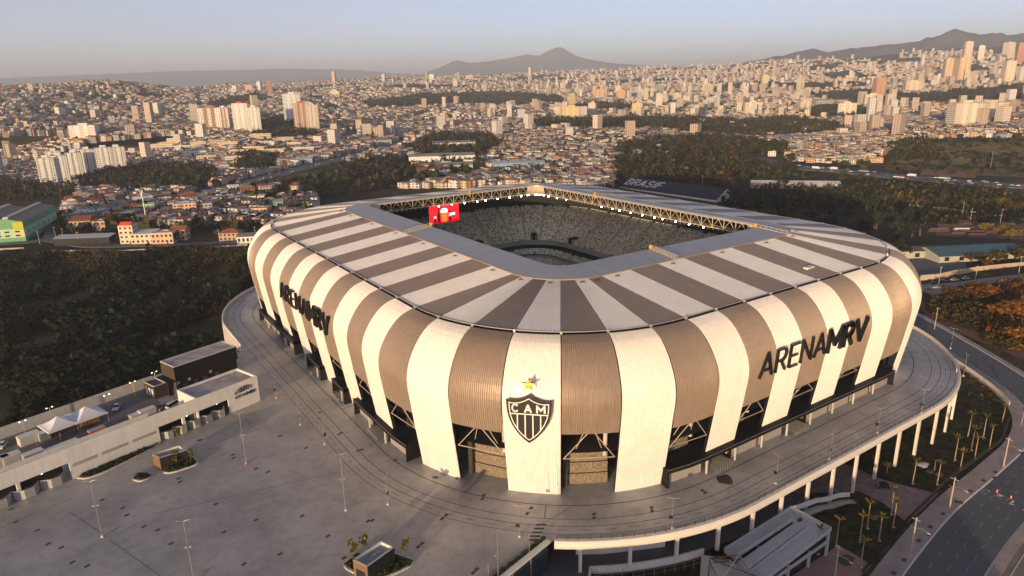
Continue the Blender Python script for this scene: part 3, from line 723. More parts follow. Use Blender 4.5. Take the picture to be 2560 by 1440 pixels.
sq([(-1.6,.9),(1.6,.9),(2.0,5.8),(-2.0,5.8)], -.03, amb, 'picture_glass'); sq([(-2.1,5.8),(2.1,5.8),(1.9,7.6),(.6,8.2),(-1.4,8.0),(-2.2,6.9)], -.04, whi, 'picture_foam')
sq([(-4.3,.8),(-2.5,.8),(-2.5,4.6),(-3.0,6.5),(-3.0,9.4),(-3.8,9.4),(-3.8,6.5),(-4.3,4.6)], -.02, drk, 'picture_bottle')
sq([(2.7,.8),(4.3,.8),(4.3,5.4),(3.9,6.6),(3.1,6.6),(2.7,5.4)], -.02, drk, 'picture_bottle'); sq([(2.75,3.4),(4.25,3.4),(4.25,5.3),(2.75,5.3)], -.05, pnk, 'picture_label')
sq([(-6.4,.8),(-4.9,.8),(-4.9,4.4),(-6.4,4.4)], -.02, drk, 'picture_can'); sq([(-6.4,3.0),(-4.9,3.0),(-4.9,4.4),(-6.4,4.4)], -.05, pnk, 'picture_label')
sq([(4.4,3.9),(6.6,3.9),(6.6,5.2),(4.4,5.2)], -.05, whi, 'picture_label')
mb = MB(); [mb.tube((41.2+x, 154.6, 40), (41.2+x, 152, 43), .2, n=5) for x in (-7, 0, 7)]; o = mb.build('hanger', M['dark_metal'], scr); o.matrix_parent_inverse = Matrix.Translation((-41.2, -154, -30))
# ================================================================== terrain sheet and far ridges
az = np.linspace(-R_(75), R_(75), 300); dd = np.exp(np.linspace(math.log(40), math.log(60000), 330))
A, D = np.meshgrid(az, dd, indexing='ij'); hd = PSI-A
TX = CAM[0]+D*np.cos(hd); TY = CAM[1]+D*np.sin(hd); TZ = terv(TX, TY)
nA, nD = A.shape; V = np.stack([TX, TY, TZ], -1).reshape(-1, 3)
I, J = np.meshgrid(np.arange(nA-1), np.arange(nD-1), indexing='ij'); q = (I*nD+J).ravel()
F = np.stack([q, q+1, q+nD+1, q+nD], -1)
def groundmat():
    m = bpy.data.materials.new('ground_cover'); m.use_nodes = True; t = m.node_tree; N = t.nodes; K = t.links; b = N['Principled BSDF']; b.inputs['Roughness'].default_value = .95; b.inputs['Specular IOR Level'].default_value = .1
    g = N.new('ShaderNodeNewGeometry')
    n1 = N.new('ShaderNodeTexNoise'); n1.inputs['Scale'].default_value = .012; n1.inputs['Detail'].default_value = 8; K.new(g.outputs['Position'], n1.inputs['Vector'])
    n2 = N.new('ShaderNodeTexNoise'); n2.inputs['Scale'].default_value = .15; n2.inputs['Detail'].default_value = 6; K.new(g.outputs['Position'], n2.inputs['Vector'])
    r = N.new('ShaderNodeValToRGB'); e = r.color_ramp.elements; e[0].position = .36; e[0].color = (.022,.026,.012,1); e[1].position = .62; e[1].color = (.085,.06,.032,1)
    e2 = r.color_ramp.elements.new(.5); e2.color = (.045,.042,.018,1); K.new(n1.outputs['Fac'], r.inputs['Fac'])
    mr = N.new('ShaderNodeMapRange'); mr.inputs[3].default_value = .5; mr.inputs[4].default_value = 1.5; K.new(n2.outputs['Fac'], mr.inputs[0])
    mx = N.new('ShaderNodeMix'); mx.data_type = 'RGBA'; mx.blend_type = 'MULTIPLY'; mx.inputs[0].default_value = 1; K.new(r.outputs['Color'], mx.inputs[6]); K.new(mr.outputs[0], mx.inputs[7]); K.new(mx.outputs[2], b.inputs['Base Color'])
    return m
M['ground'] = groundmat()
o = npmesh('ground', V, F, M['ground'], smooth=True); tag(o, kind='structure')
M['hill'] = mat('hillside', (.055,.056,.058), .95, 0, .4, .004, col2=(.085,.078,.075), spec=.05)
def ridge(name, pts, dist, depth, rough):
    xs = np.array([p[0] for p in pts], float); ys = np.array([p[1] for p in pts], float)
    px = np.linspace(xs[0], xs[-1], 260); py = np.interp(px, xs, ys)
    py = py+rough*(np.sin(px*.11)+.6*np.sin(px*.27+1)+.5*np.sin(px*.53+2)); rows = []
    base = -60
    for f_, hfac in ((-1.0, 0), (-.7, .22), (-.45, .45), (-.25, .68), (-.1, .88), (0, 1), (.25, .7), (1, 0)):
        r_ = []
        for i, (x, y) in enumerate(zip(px, py)):
            d = ray(x, y); h = math.hypot(d[0], d[1]); zc = CAM[2]+d[2]/h*dist; dd_ = dist+depth*f_
            w = 1+.16*math.sin(x*.05+f_*9)*math.sin(x*.017+f_*4)*(0 if hfac in (0, 1) else 1)
            r_.append((CAM[0]+d[0]/h*dd_, CAM[1]+d[1]/h*dd_, base+(zc-base)*hfac*w))
        rows.append(r_)
    V = np.array(rows).reshape(-1, 3); n = len(px); I, J = np.meshgrid(np.arange(len(rows)-1), np.arange(n-1), indexing='ij'); q = (I*n+J).ravel()
    o = npmesh(name, V, np.stack([q, q+1, q+n+1, q+n], -1), M['hill'], smooth=True); tag(o, kind='structure'); return o
ridge('distant_hills', [(-600,200),(0,196),(200,188),(420,178),(560,176),(700,172),(880,174),(1000,184),(1200,186)], 22000, 4000, .5)
ridge('mountain', [(560,214),(800,196),(1040,190),(1080,176),(1142,150),(1175,158),(1230,152),(1290,142),(1320,135),(1345,140),(1372,127),(1386,120),(1397,117),(1408,121),(1430,134),(1460,146),(1520,157),(1600,163),(1700,168),(1900,176)], 17500, 3500, .6)
ridge('mountain_range', [(1720,178),(1850,158),(1960,138),(2000,128),(2030,121),(2068,130),(2130,122),(2210,112),(2270,107),(2310,100),(2345,90),(2372,77),(2390,72),(2420,80),(2452,87),(2478,81),(2500,88),(2540,86),(2570,82),(2700,76),(3000,80)], 9200, 2600, .7)
# mast on the summit
# ================================================================== esplanade deck
deckP = []
deckR = ringpoly(26.8, 30)
# deck outline: ring around the stadium joined to the forecourt on the near left
ang = [(x, y) for x, y in deckR]
pts = []
for i in range(0, 61): th = R_(231+(270-231)*i/60); pts.append((79.34*math.cos(th), 79.34*math.sin(th)))
for i in range(0, 31): th = R_(270+90*i/30); pts.append((LX+79.34*math.cos(th), 79.34*math.sin(th)))
for i in range(0, 31): th = R_(90*i/30); pts.append((LX+79.34*math.cos(th), LY+79.34*math.sin(th)))
for i in range(0, 31): th = R_(90+90*i/30); pts.append((79.34*math.cos(th), LY+79.34*math.sin(th)))
pts += [(-79.34, 112), (-90.5, 108.5), (-112, 101.0), (-215, 65), (-260, 30), (-260, -150), (-150, -150)]
e1 = at(1366, 1351); e2 = at(1255, 1440); de = (e2-e1)/np.linalg.norm(e2-e1)
e3 = e2+de*22
pts += [(e3[0], e3[1]), (e2[0], e2[1])]
DECK = pts
mb = MB(); n = len(pts)
mb.add([(p[0], p[1], 0) for p in pts], [tuple(range(n))]); deck = mb.build('esplanade', M['concrete_deck']); tag(deck, kind='structure')
bm = bmesh.new(); bm.from_mesh(deck.data); bmesh.ops.triangulate(bm, faces=bm.faces); bm.to_mesh(deck.data); bm.free()
# underside and edge beam (white parapet beam along the open side)
def strip(poly, closed, o0, z0, o1, z1):
    pass
edge = [p for p in pts[:61]]+[p for p in pts[61:92]]
def beamring(P, outs, name, m, parent):
    """swept profile along polyline P (outward is to the right of travel)"""
    mb = MB(); V = []; n = len(P); k = len(outs)
    for i in range(n):
        a = Vector(P[max(i-1, 0)]); b = Vector(P[min(i+1, n-1)]); d = (b-a).normalized(); nr = Vector((d.y, -d.x))
        for o_, z in outs: V.append((P[i][0]+nr.x*o_, P[i][1]+nr.y*o_, z))
    F = [(i*k+r, (i+1)*k+r, (i+1)*k+r+1, i*k+r+1) for i in range(n-1) for r in range(k-1)]
    mb.add(V, F); return mb.build(name, m, parent)
parapet = thing('parapet_beam', (edge[0][0], edge[0][1], 0), 'long white curved edge beam of the raised esplanade on its row of columns', 'parapet')
def pin(o, root): o.matrix_parent_inverse = Matrix.Translation(-Vector(root.location)); return o
M['parapet'] = mat('parapet_paint', (.72,.68,.62), .6, 0, .07, .4)
pin(beamring(edge, [(-.25, .004), (-.25, .22), (.75, .22), (1.05, -.1), (1.15, -1.0), (.95, -1.75), (-.6, -1.85), (-.6, -.1)], 'beam', M['parapet'], parapet), parapet)
o = beamring(edge, [(-.6, -1.2), (-14, -1.3)], 'deck_soffit', M['concrete'], None); tag(o, kind='structure')
# columns
ed = np.array(edge); seg = np.r_[0, np.cumsum(np.hypot(*np.diff(ed, axis=0).T))]
def along(P, L, s):
    return np.array([np.interp(s, L, P[:, 0]), np.interp(s, L, P[:, 1])])
s = 6.0
while s < seg[-1]-2:
    p = along(ed, seg, s); q = along(ed, seg, s+.5); a = math.atan2(q[1]-p[1], q[0]-p[0])
    zb = -8.2 if p[0] < -2 else (-14.6 if p[0] > 20 else -8.2-6.4*(p[0]+2)/22)
    nx, ny = math.sin(a), -math.cos(a)
    mb = MB(); mb.box((p[0]+nx*.35, p[1]+ny*.35, zb-.5), (.75, .75, -1.8-zb+.5), a); pin(mb.build('column', M['parapet'], parapet), parapet)
    s += 11.7
# railing along the edge
rl = thing('edge_railing', (edge[0][0], edge[0][1], 0), 'thin dark wire railing standing along the esplanade edge', 'railing')
s = .5; mb = MB(); prev = None
while s < seg[-1]*.80:
    p = along(ed, seg, s); mb1 = MB(); mb1.box((p[0], p[1], .2), (.09, .09, 1.15)); pin(mb1.build('post', M['dark_metal'], rl), rl)
    if prev is not None:
        for z in (.45, .85, 1.3): mb.tube((prev[0], prev[1], z), (p[0], p[1], z), .022, n=4, caps=False)
    prev = p; s += 2.6
pin(mb.build('wire', M['dark_metal'], rl), rl)
# solid parapet wall round the far right end and on the left flank
def wall_run(P, h, t, name, label, m, z0=0.0):
    r = thing(name, (P[0][0], P[0][1], z0), label, 'wall')
    L = np.r_[0, np.cumsum(np.hypot(*np.diff(np.array(P), axis=0).T))]
    npan = max(2, int(L[-1]/7)); Pn = np.array(P)
    for i in range(npan):
        ss = np.linspace(L[-1]*i/npan, L[-1]*(i+1)/npan-.03, 4); Q = [along(Pn, L, x) for x in ss]
        mb = MB(); V = []
        for j, p in enumerate(Q):
            a = Q[max(j-1, 0)]; b = Q[min(j+1, 3)]; d = (b-a)/np.linalg.norm(b-a); nr = np.array([d[1], -d[0]])*t/2
            for sg, z in ((1, z0), (1, z0+h), (-1, z0+h), (-1, z0)): V.append((p[0]+nr[0]*sg, p[1]+nr[1]*sg, z))
        F = [(c*4+r_, (c+1)*4+r_, (c+1)*4+r_+1, c*4+r_+1) for c in range(3) for r_ in range(3)]+[(0,1,2,3), (15,14,13,12)]
        mb.add(V, F); o = mb.build('wall_panel', m, r); pin(o, r)
    return r
wall_run([(LX+79.0*math.cos(R_(t)), 79.0*math.sin(R_(t))) for t in range(296, 361, 4)]+[(LX+79, 30), (LX+79, LY)], 1.25, .3, 'parapet_wall', 'low pale concrete wall curving round the far right end of the esplanade', M['parapet'])
wall_run([(-79.0, 112), (-79.0, LY)]+[(79.0*math.cos(R_(t)), LY+79.0*math.sin(R_(t))) for t in range(176, 90, -5)], 1.25, .3, 'parapet_wall', 'low pale concrete wall edging the esplanade above the dark wooded slope', M['parapet'])
mb = MB()                                              # retaining faces below the deck on the hidden and left sides
lf = [(LX+79.34, 0), (LX+79.34, LY)]+[(LX+79.34*math.cos(R_(t)), LY+79.34*math.sin(R_(t))) for t in range(0, 91, 5)]+[(79.34*math.cos(R_(t)), LY+79.34*math.sin(R_(t))) for t in range(90, 181, 5)]+[(-79.34, 112), (-90.5, 108.5), (-112, 101), (-215, 65)]
o = beamring(lf, [(0, -.02), (0, -26)], 'retaining_wall', M['concrete'], None); tag(o, 'grey retaining wall under the far edges of the esplanade', 'wall')
# deck joints: drain channels concentric with the stadium, and slab grooves (thin dark inlays)
M['groove'] = mat('drain_groove', (.06,.058,.058), .8)
def ring_line(off, w, t0, t1, z=.004, step=2.0):
    mb = MB(); V = []; N = int((t1-t0)/step)
    for i in range(N+1):
        s_ = t0+(t1-t0)*i/N
        for o_ in (off-w/2, off+w/2): x, y, _, _ = ringpt(s_, o_); V.append((x, y, z))
    mb.add(V, [(2*i, 2*i+2, 2*i+3, 2*i+1) for i in range(N)]); return mb
for off, w in ((13.2, .28), (18.8, .20), (21.6, .20), (24.6, .16)):
    o = ring_line(off, w, -17.5*12, 18*12).build('drain_channel', M['groove']); tag(o, kind='structure')
mb = MB()
for t in range(-170, 200, 4):
    a = ringpt(t, 23.1); b = ringpt(t+1.6, 23.1)
    mb.beam((a[0], a[1], .0), (b[0], b[1], .0), .14, .012)
o = mb.build('drain_slots', M['groove']); tag(o, kind='structure')
mb = MB(); sp = 0
for s_, o0, o1 in ((S0*-1+0.75*12, 13.2, 19), (4.3*12-S0, 9.5, 13.2), (7.3*12-S0, 9.5, 13.2), (-5.7*12-S0, 9.5, 13.2), (-8.4*12-S0, 9.5, 13.2), (-10.8*12-S0, 9.5, 13.2)):
    a = ringpt(s_, o0); b = ringpt(s_, o1); mb.beam((a[0], a[1], .001), (b[0], b[1], .001), .22, .014)
o = mb.build('drain_cross', M['groove']); tag(o, kind='structure')
lines = [((1434,1264),(1345,1315)),((1338,1352),(1220,1440)),((180,1245),(0,1320)),((175,1280),(256,1335)),((275,1350),(400,1440)),((460,1130),(690,1060)),((630,1068),(612,1046)),((380,1285),(850,1180))]
mb = MB()
for a, b in lines:
    p, q = at(*a), at(*b); mb.beam((p[0], p[1], .001), (q[0], q[1], .001), .13, .014)
o = mb.build('slab_joints', M['groove']); tag(o, kind='structure')
# slab patches with slightly different concrete: poured bays
M['patch1'] = mat('concrete_bay', (.34,.34,.34), .6, 0, .1, .3); M['patch2'] = mat('concrete_bay_dark', (.262,.262,.268), .62, 0, .12, .15)
def bay(quad, m): 
    mb = MB(); mb.add([(*at(x, y)[:2], .004) for x, y in quad], [(0,1,2,3)]); o = mb.build('concrete_bay', M[m]); tag(o, kind='structure')
bay([(605,1200),(632,1183),(650,1196),(622,1216)], 'patch1')
# access covers: pairs of dark square plates
cov = [(1318,1284),(1328,1270),(1485,1285),(1485,1295),(1629,1269),(1630,1277),(1756,1226),(1763,1232),(1210,1238),(1206,1247),(1115,1288),(1105,1297),(920,1303),(931,1301),(1045,1367),(1055,1359),(1183,1432),(1192,1423),
 (255,1250),(307,1270),(317,1288),(360,1316),(394,1325),(428,1359),(93,1326),(120,1360),(153,1369),(181,1406),(218,1415),(40,1305),(28,1273),(450,1205),(447,1196),(582,1137),(584,1145),(640,1172),(670,1180),(496,1101),(502,1100),(700,1090),(765,1120),(1085,1193),(1092,1194),(1143,1196),(1095,1175),(988,1150),(905,1124),(895,1127),(847,1086),(853,1082),(800,1030),(1655,1175),(755,1290),(640,1300),(700,1385),(560,1330),(820,1340),(610,1410),(860,1395),(540,1260)]
c0 = None; L = []; Pp = []
for (x, y) in cov:
    p = at(x, y)
    if c0 is None:
        mb = MB(); mb.box((0,0,0), (1.15, .75, .03)); mb.box((0,0,.03), (.95,.55,.012)); c0 = mb.build('drain_cover', M['groove'], loc=(p[0], p[1], .004), rz=R_(20)); o = c0
    else: o = c0.copy(); COL.objects.link(o); o.location = (p[0], p[1], .004); o.rotation_euler = (0,0,R_(20))
    tag(o, None, 'drain cover', 'dark drain covers set in the plaza'); L.append(o); Pp.append(p)
rank_labels(L, Pp, 'dark rectangular drain cover in the plaza paving')
mb = MB()                                             # oil stain on the deck
for (cx, cy, r) in ((1812,1196,2.0),(1814,1203,1.8),(1806,1197,1.0)):
    p = at(cx, cy); mb.add([(p[0]+r*math.cos(t*.7)*(1+.3*math.sin(t*2.1)), p[1]+r*math.sin(t*.7)*(1+.25*math.cos(t*1.7)), .006+.001*(r>1.9)) for t in range(9)], [tuple(range(9))])
o = mb.build('stain', mat('oil_stain', (.02,.018,.016), .4)); tag(o, kind='structure')
mb = MB()                                             # hatched grating strips near the front
for i in range(5):
    p = at(1353-i*5, 1312+i*9.5); mb.box((p[0], p[1], .003), (2.4, .7, .02), R_(-35))
o = mb.build('grating', M['groove']); tag(o, kind='structure')
# ================================================================== forecourt: service wall, yard, lamps, kiosks
def uv(a, b):
    d = Vector((b[0]-a[0], b[1]-a[1], 0)).normalized(); return d, Vector((-d.y, d.x, 0))
SA = Vector((-86.0, 54.9, 0)); E1 = Vector((-.945, -.327, 0)); N1 = Vector((-.327, .945, 0))     # along the wall to the left, and into the yard
rzS = math.atan2(E1.y, E1.x)
def sp(u, w, z=0.0): p = SA+E1*u+N1*w; return (p.x, p.y, z)
svc = thing('service_building', sp(0, 0), 'long white service wall building with logo, openings and slot vents along the forecourt', 'building')
def sv(mb, name, m, **kw): return pin(mb.build(name, m, svc, **kw), svc)
def sbox(mb, u0, u1, w0, w1, z0, z1):
    P = [sp(u0, w0), sp(u0, w1), sp(u1, w1), sp(u1, w0)]; mb.prism([(p[0], p[1]) for p in P], z0, z1); return mb
H = 9.3
sv(sbox(MB(), 0, 11.2, 0, .5, 0, H), 'front_wall', M['white_paint'])
sv(sbox(MB(), 11.2, 34.0, 0, .5, 5.0, H), 'fascia', M['white_paint'])
sv(sbox(MB(), 34.0, 58.5, 0, .5, 0, H), 'front_wall', M['white_paint'])
sv(sbox(MB(), 58.5, 125, 0, .5, 5.0, H), 'fascia', M['white_paint'])
sv(sbox(MB(), 0, 21.5, 11.0, 11.5, 0, 9.3), 'rear_wall', M['white_paint']); sv(sbox(MB(), 0, .5, .5, 11.0, 0, 9.3), 'end_wall', M['white_paint']); sv(sbox(MB(), 21, 21.5, .5, 11.0, 0, 9.3), 'end_wall', M['white_paint'])
M['roofgrey'] = mat('bitumen_roof', (.34,.30,.29), .8, 0, .22, .3, col2=(.42,.40,.40))
sv(sbox(MB(), .5, 21, .5, 11.0, 8.3, 8.6), 'roof', M['roofgrey'])
sv(sbox(MB(), 21.5, 125, .5, 6.5, 4.9, 5.0), 'gallery_slab', M['concrete'])
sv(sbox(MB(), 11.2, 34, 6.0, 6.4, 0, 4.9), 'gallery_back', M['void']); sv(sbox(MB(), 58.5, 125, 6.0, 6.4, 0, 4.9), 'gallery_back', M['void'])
sv(sbox(MB(), 34.0, 125, 5.4, 5.6, 5.0, 8.2), 'gallery_rail', M['white_paint'])
for u in (25.6, 70, 80.5, 91): sv(sbox(MB(), u, u+.8, .6, 1.4, 0, 5.0), 'pier', M['white_paint'])
for u0, u1 in ((34.8, 41.8), (43.0, 50.2), (51.4, 57.8)):
    mb = MB(); sbox(mb, u0, u1, -.03, .1, 3.4, 4.3); sv(mb, 'slot_vent', mat('vent', (.38,.36,.36), .6))
    mb = MB(); [sbox(mb, u0, u1, -.07, -.03, 3.45+i*.21, 3.53+i*.21) for i in range(4)]; sv(mb, 'vent_blade', M['galv'])
for u in (15, 25, 65, 75, 87):                        # small lights under the fascia
    mb = MB(); mb.box(sp(u, .4, 4.75), (.4, .3, .15), rzS); sv(mb, 'downlight', M['lamp_glow'])
# zig-zag turnstile screens under the gallery
M['screen'] = mat('turnstile_screen', (.37,.385,.39), .45, .2, .08, .8)
tz = []
def zigzag(u0, u1, n):
    for i in range(n):
        r = thing('turnstile_screen', sp(u0+(u1-u0)*(i+.5)/n, .3), None, 'screen', 'folded turnstile screens under the service gallery')
        a = u0+(u1-u0)*i/n; b = u0+(u1-u0)*(i+1)/n; L = b-a
        P = [(a, 1.6), (a+L*.28, -.5), (a+L*.62, -.5), (a+L*.95, 1.3)]
        for (p, q) in zip(P[:-1], P[1:]):
            A = Vector(sp(*p)); B = Vector(sp(*q)); mb = MB(); mb.beam(A+Vector((0,0,1.35)), B+Vector((0,0,1.35)), .12, 2.6); pin(mb.build('screen_leaf', M['screen'], r), r)
            for t in (.0, .5): c = A.lerp(B, t); mb = MB(); mb.box((c.x, c.y, .02), (.16, .16, 2.75), rzS); pin(mb.build('mullion', M['galv'], r), r)
        tz.append(r)
zigzag(12.2, 33.4, 5); zigzag(59.5, 110, 8)
rank_labels(tz, [o.location for o in tz], 'grey folded turnstile screen under the white service gallery')
# logo on the wall: arched stripes over ARENA MRV
lg = thing('wall_logo', sp(5, -.05, 4), 'black arched stadium logo with lettering on the white service wall', 'sign')
Xl = -E1; Nl = -N1; Zl = Vector((0,0,1)); LO = Vector(sp(8.9, -.02, 4.05))
for i in range(11):
    x = i*.62; hh = 2.0*math.sin(math.pi*(.16+.68*i/10))**.8; w = .20+.10*(3 < i < 9)
    if i in (3,4,5,6,7): w = .40
    mb = MB(); a = LO+Xl*(x+.3)+Zl*(1.55+.04*i); b = a+Xl*.12+Zl*hh*.95
    V = [a-Xl*w/2, a+Xl*w/2, b+Xl*w/2*.8, b-Xl*w/2*.8]; V += [v+Nl*.07 for v in V]; mb.add(V, [(4,5,6,7),(0,1,5,4),(1,2,6,5),(2,3,7,6),(3,0,4,7)]); pin(mb.build('stripe', M['black'], lg), lg)
p = Vector(LO)
for ch, w in zip('ARENAMRV', (.1,.1,.1,.1,.1,.26,.26,.26)):
    mb = MB(); adv = glyph(mb, ch, p, Xl, Zl, Nl, 1.05, w, .07, .12); pin(mb.build('letter', M['black'], lg), lg); p = p+Xl*(adv+.17)
# black plant building
blk = thing('plant_building', sp(14, 22), 'black flat-roofed plant building with a lower annex behind the service wall', 'building')
def bk(mb, n, m): return pin(mb.build(n, m, blk), blk)
BA = Vector((-110.6, 77.5, 0)); BE, BN = -E1, N1
def bp(u, w): p = BA+BE*u+BN*w; return (p.x, p.y)
def bbox(u0, u1, w0, w1, z0, z1): mb = MB(); mb.prism([bp(u0,w0), bp(u1,w0), bp(u1,w1), bp(u0,w1)], z0, z1); return mb
bk(bbox(0, 26, 0, 8.6, 0, 4.9), 'ground_floor', M['black_metal']); bk(bbox(2.6, 26.5, -.3, 8.9, 4.9, 9.8), 'upper_floor', M['black_metal'])
bk(bbox(-4.2, 0, 1.5, 8.6, 0, 4.6), 'annex', mat('annex_bronze', (.055,.038,.026), .6, .1))
def parap(u0, u1, w0, w1, z, t=.35, h=.35):
    for a in ((u0, u1, w0, w0+t), (u0, u1, w1-t, w1), (u0, u0+t, w0+t, w1-t), (u1-t, u1, w0+t, w1-t)): bk(bbox(*a, z, z+h), 'roof_edge', M['concrete'])
parap(2.6, 26.5, -.3, 8.9, 9.8); bk(bbox(2.95, 26.15, .05, 8.55, 9.8, 9.9), 'roof', M['roofgrey']); parap(-4.2, 0, 1.5, 8.6, 4.6, .25, .3)
bk(bbox(2.55, 2.6, -.3, 8.9, 5, 9.75), 'end_cladding', mat('sunlit_cladding', (.07,.048,.03), .55, .1, .1, 1))  # end of the black block, warm low sun put into its brown colour
for u in (1.2, 4.8, 9, 12.5, 17): bk(bbox(u, u+1.5, -.06, 0, .1, 2.8), 'door', M['dark_metal'])
for u in (3, 7, 15): bk(bbox(u, u+1.0, -.08, 0, 3.2, 4.2), 'vent', M['galv'])
for w in (2.6, 4.6, 6.6): bk(bbox(-4.26, -4.2, w, w+.9, .6, 3.4), 'window', M['tent'])
mb = MB(); [mb.tube((*bp(1.2+dx, -1.4), .02), (*bp(1.2+dx+.8, -.2), 4.4), .07) for dx in (0, .5)]
for i in range(8): t = i/8; mb.tube((*bp(1.2+.8*t, -1.4+1.2*t), 4.4*t+.3), (*bp(1.7+.8*t, -1.4+1.2*t), 4.4*t+.3), .05, n=4)
bk(mb, 'ladder', M['galv'])
# yard wall with lights on posts
yw = [(-90.5, 108.3), (-114.2, 91.5), (-158.6, 75.5), (-215, 56)]
wall_run(yw[1:], 3.6, .3, 'yard_wall', 'long pale concrete wall closing the service yard towards the trees', M['concrete'])
yl = []
for (x, y) in ((334,970), (270,1003), (60,1070), (127,1035), (388,945)):
    p = at(x, y, 3); r = thing('yard_lamp', (p[0], p[1], 0), None, 'lamp', 'small twin lamps along the yard wall')
    mb = MB(); mb.tube((p[0], p[1], 0), (p[0], p[1], 5.2), .12); pin(mb.build('post', M['yellow'] if x > 300 else M['galv'], r), r)
    for sg in (-1, 1): q = Vector((p[0], p[1], 5.2))+E1*sg*.8; mb = MB(); mb.box(tuple(q), (.38, .25, .14), rzS); pin(mb.build('lamp_head', M['lamp_glow'], r), r)
    yl.append(r)
rank_labels(yl, [o.location for o in yl], 'short post with two lit lamps on the yard wall')
# darker asphalt of the yard
mb = MB(); mb.add([(*sp(21.6, 11.6)[:2], .004), (*sp(130, 6.6)[:2], .004), (-213, 55, .004), (-158.6, 74.8, .004), (-114.2, 90.9, .004), (*bp(-4.3, 0)[:2], .004)], [(0,1,2,3,4,5)]); o = mb.build('yard_paving', mat('yard_asphalt', (.13,.125,.13), .8, 0, .2, .2)); tag(o, kind='structure')
# ---- vehicles
def car_mesh(kind):
    L, Wd = 4.4, 1.8
    if kind == 'car':
        prof = [(-2.2,.45),(-2.15,.85),(-1.85,.95),(-1.5,.98),(1.0,.95),(2.0,.78),(2.2,.6),(2.2,.35),(-2.2,.35)]; cab = [(-1.75,.97),(-1.25,1.45),(.15,1.47),(.95,.95)]
    elif kind == 'pickup':
        prof = [(-2.5,.5),(-2.5,1.05),(-.6,1.05),(1.3,1.08),(2.4,.95),(2.5,.55),(2.5,.4),(-2.5,.4)]; cab = [(-.6,1.05),(-.5,1.75),(.7,1.78),(1.35,1.08)]; L = 5
    elif kind == 'van':
        prof = [(-2.4,.4),(-2.4,1.2),(1.8,1.15),(2.4,.9),(2.4,.4)]; cab = [(-2.38,1.2),(-2.3,2.05),(1.0,2.1),(1.8,1.15)]; L = 4.8
    elif kind == 'bus':
        prof = [(-6,.4),(-6,1.6),(6,1.6),(6,.4)]; cab = [(-5.98,1.6),(-5.9,3.1),(5.8,3.1),(5.98,1.6)]; Wd = 2.5; L = 12
    else:
        prof = [(-5,.6),(-5,3.2),(2.6,3.2),(2.6,.6)]; cab = [(2.7,.6),(2.7,2.6),(4.2,2.5),(4.6,1.4),(4.6,.6)]; Wd = 2.4; L = 9
    def ext(poly, w, tap=0):
        mb = MB(); n = len(poly); V = [(x, -w/2, z) for x, z in poly]+[(x, w/2, z) for x, z in poly]
        if tap:
            V = [(x, y*(1-tap*(z-poly[0][1])), z) for x, y, z in V]
        mb.add(V, [(i, (i+1) % n, n+(i+1) % n, n+i) for i in range(n)]+[tuple(range(n-1,-1,-1)), tuple(range(n,2*n))]); return mb
    return ext(prof, Wd), ext(cab, Wd-.12, .12), (L, Wd)
CARS = {}
def car(kind, p, rz, col, small=False, grp=None, z=None):
    key = (kind, small)
    if key not in CARS:
        b, c, (L, Wd) = car_mesh(kind); r = bpy.data.objects.new('car_source', None)
        ms = []
        for nm, mbx, m in (('body', b, M['carpaint']), ('cabin', c, M['window'] if kind != 'truck' else M['carpaint'])):
            o = mbx.build(nm, m); ms.append((nm, o.data)); bpy.data.objects.remove(o)
        if kind in ('car', 'pickup', 'van'):
            roof = {'car': ((-1.2,.12),1.46,1.3), 'pickup': ((-.48,.65),1.765,1.15), 'van': ((-2.25,.95),2.06,3.2)}[kind]
            mb = MB(); x0, x1 = roof[0]; mb.box(((x0+x1)/2, 0, roof[1]), (x1-x0, Wd-.42, .05)); o = mb.build('roof_skin', M['carpaint']); ms.append(('roof_skin', o.data)); bpy.data.objects.remove(o)
        if not small:
            mb = MB(); mb.tube((0,-.11,0), (0,.11,0), .33, n=12); o = mb.build('wheel', M['tyre']); ms.append(('wheel', o.data)); bpy.data.objects.remove(o)
            mb = MB(); mb.box((0,0,0), (.08,.35,.16)); o = mb.build('headlight', M['tent']); ms.append(('headlight', o.data)); bpy.data.objects.remove(o)
        bpy.data.objects.remove(r); CARS[key] = (ms, L, Wd)
    ms, L, Wd = CARS[key]
    nm = {'car':'parked_car','pickup':'pickup_truck','van':'van','bus':'bus','truck':'truck'}[kind]
    if small and kind == 'car': nm = 'car'
    zz = p[2] if z is None else z
    r = thing(nm, (p[0], p[1], zz), None, {'car':'car','pickup':'pickup','van':'van','bus':'bus','truck':'truck'}[kind], grp, rz)
    for n_, me in ms:
        if n_ == 'wheel':
            for sx in (-.31, .31):
                for sy in (-1, 1): o = link('wheel', me, r, loc=(L*sx, sy*(Wd/2-.1), .33))
        elif n_ == 'headlight':
            for sy in (-1, 1): link('headlight', me, r, loc=(L/2, sy*(Wd/2-.3), .6))
        else:
            o = link(n_, me, r); o.color = (*col, 1)
    return r
WHT, BLKc, GRYc, SILc, REDc, BLUc = (.75,.75,.75), (.02,.02,.025), (.12,.13,.14), (.42,.43,.45), (.45,.03,.03), (.05,.08,.2)
rzE = math.atan2(-E1.y, -E1.x)
def crop1(x, y): return x/3.6, 840+y/3.6
car('car', at(*crop1(1050, 655)), rzE-2.2, WHT)['label'] = 'white car with open tailgate standing in the service yard'
car('pickup', at(*crop1(1470, 655)), rzE-2.7, GRYc)['label'] = 'dark pickup parked close behind the white service wall'
car('van', at(*crop1(1560, 640)), rzE+.3, WHT)['label'] = 'white van parked behind the service wall next to the pickup'
car('van', at(*crop1(1650, 600)), rzE+.3, WHT)['label'] = 'white van nearest the logo end of the service yard'
car('car', at(*crop1(20, 1000)), rzE-2.2, WHT)['label'] = 'white car cut by the left photo edge in the service yard'
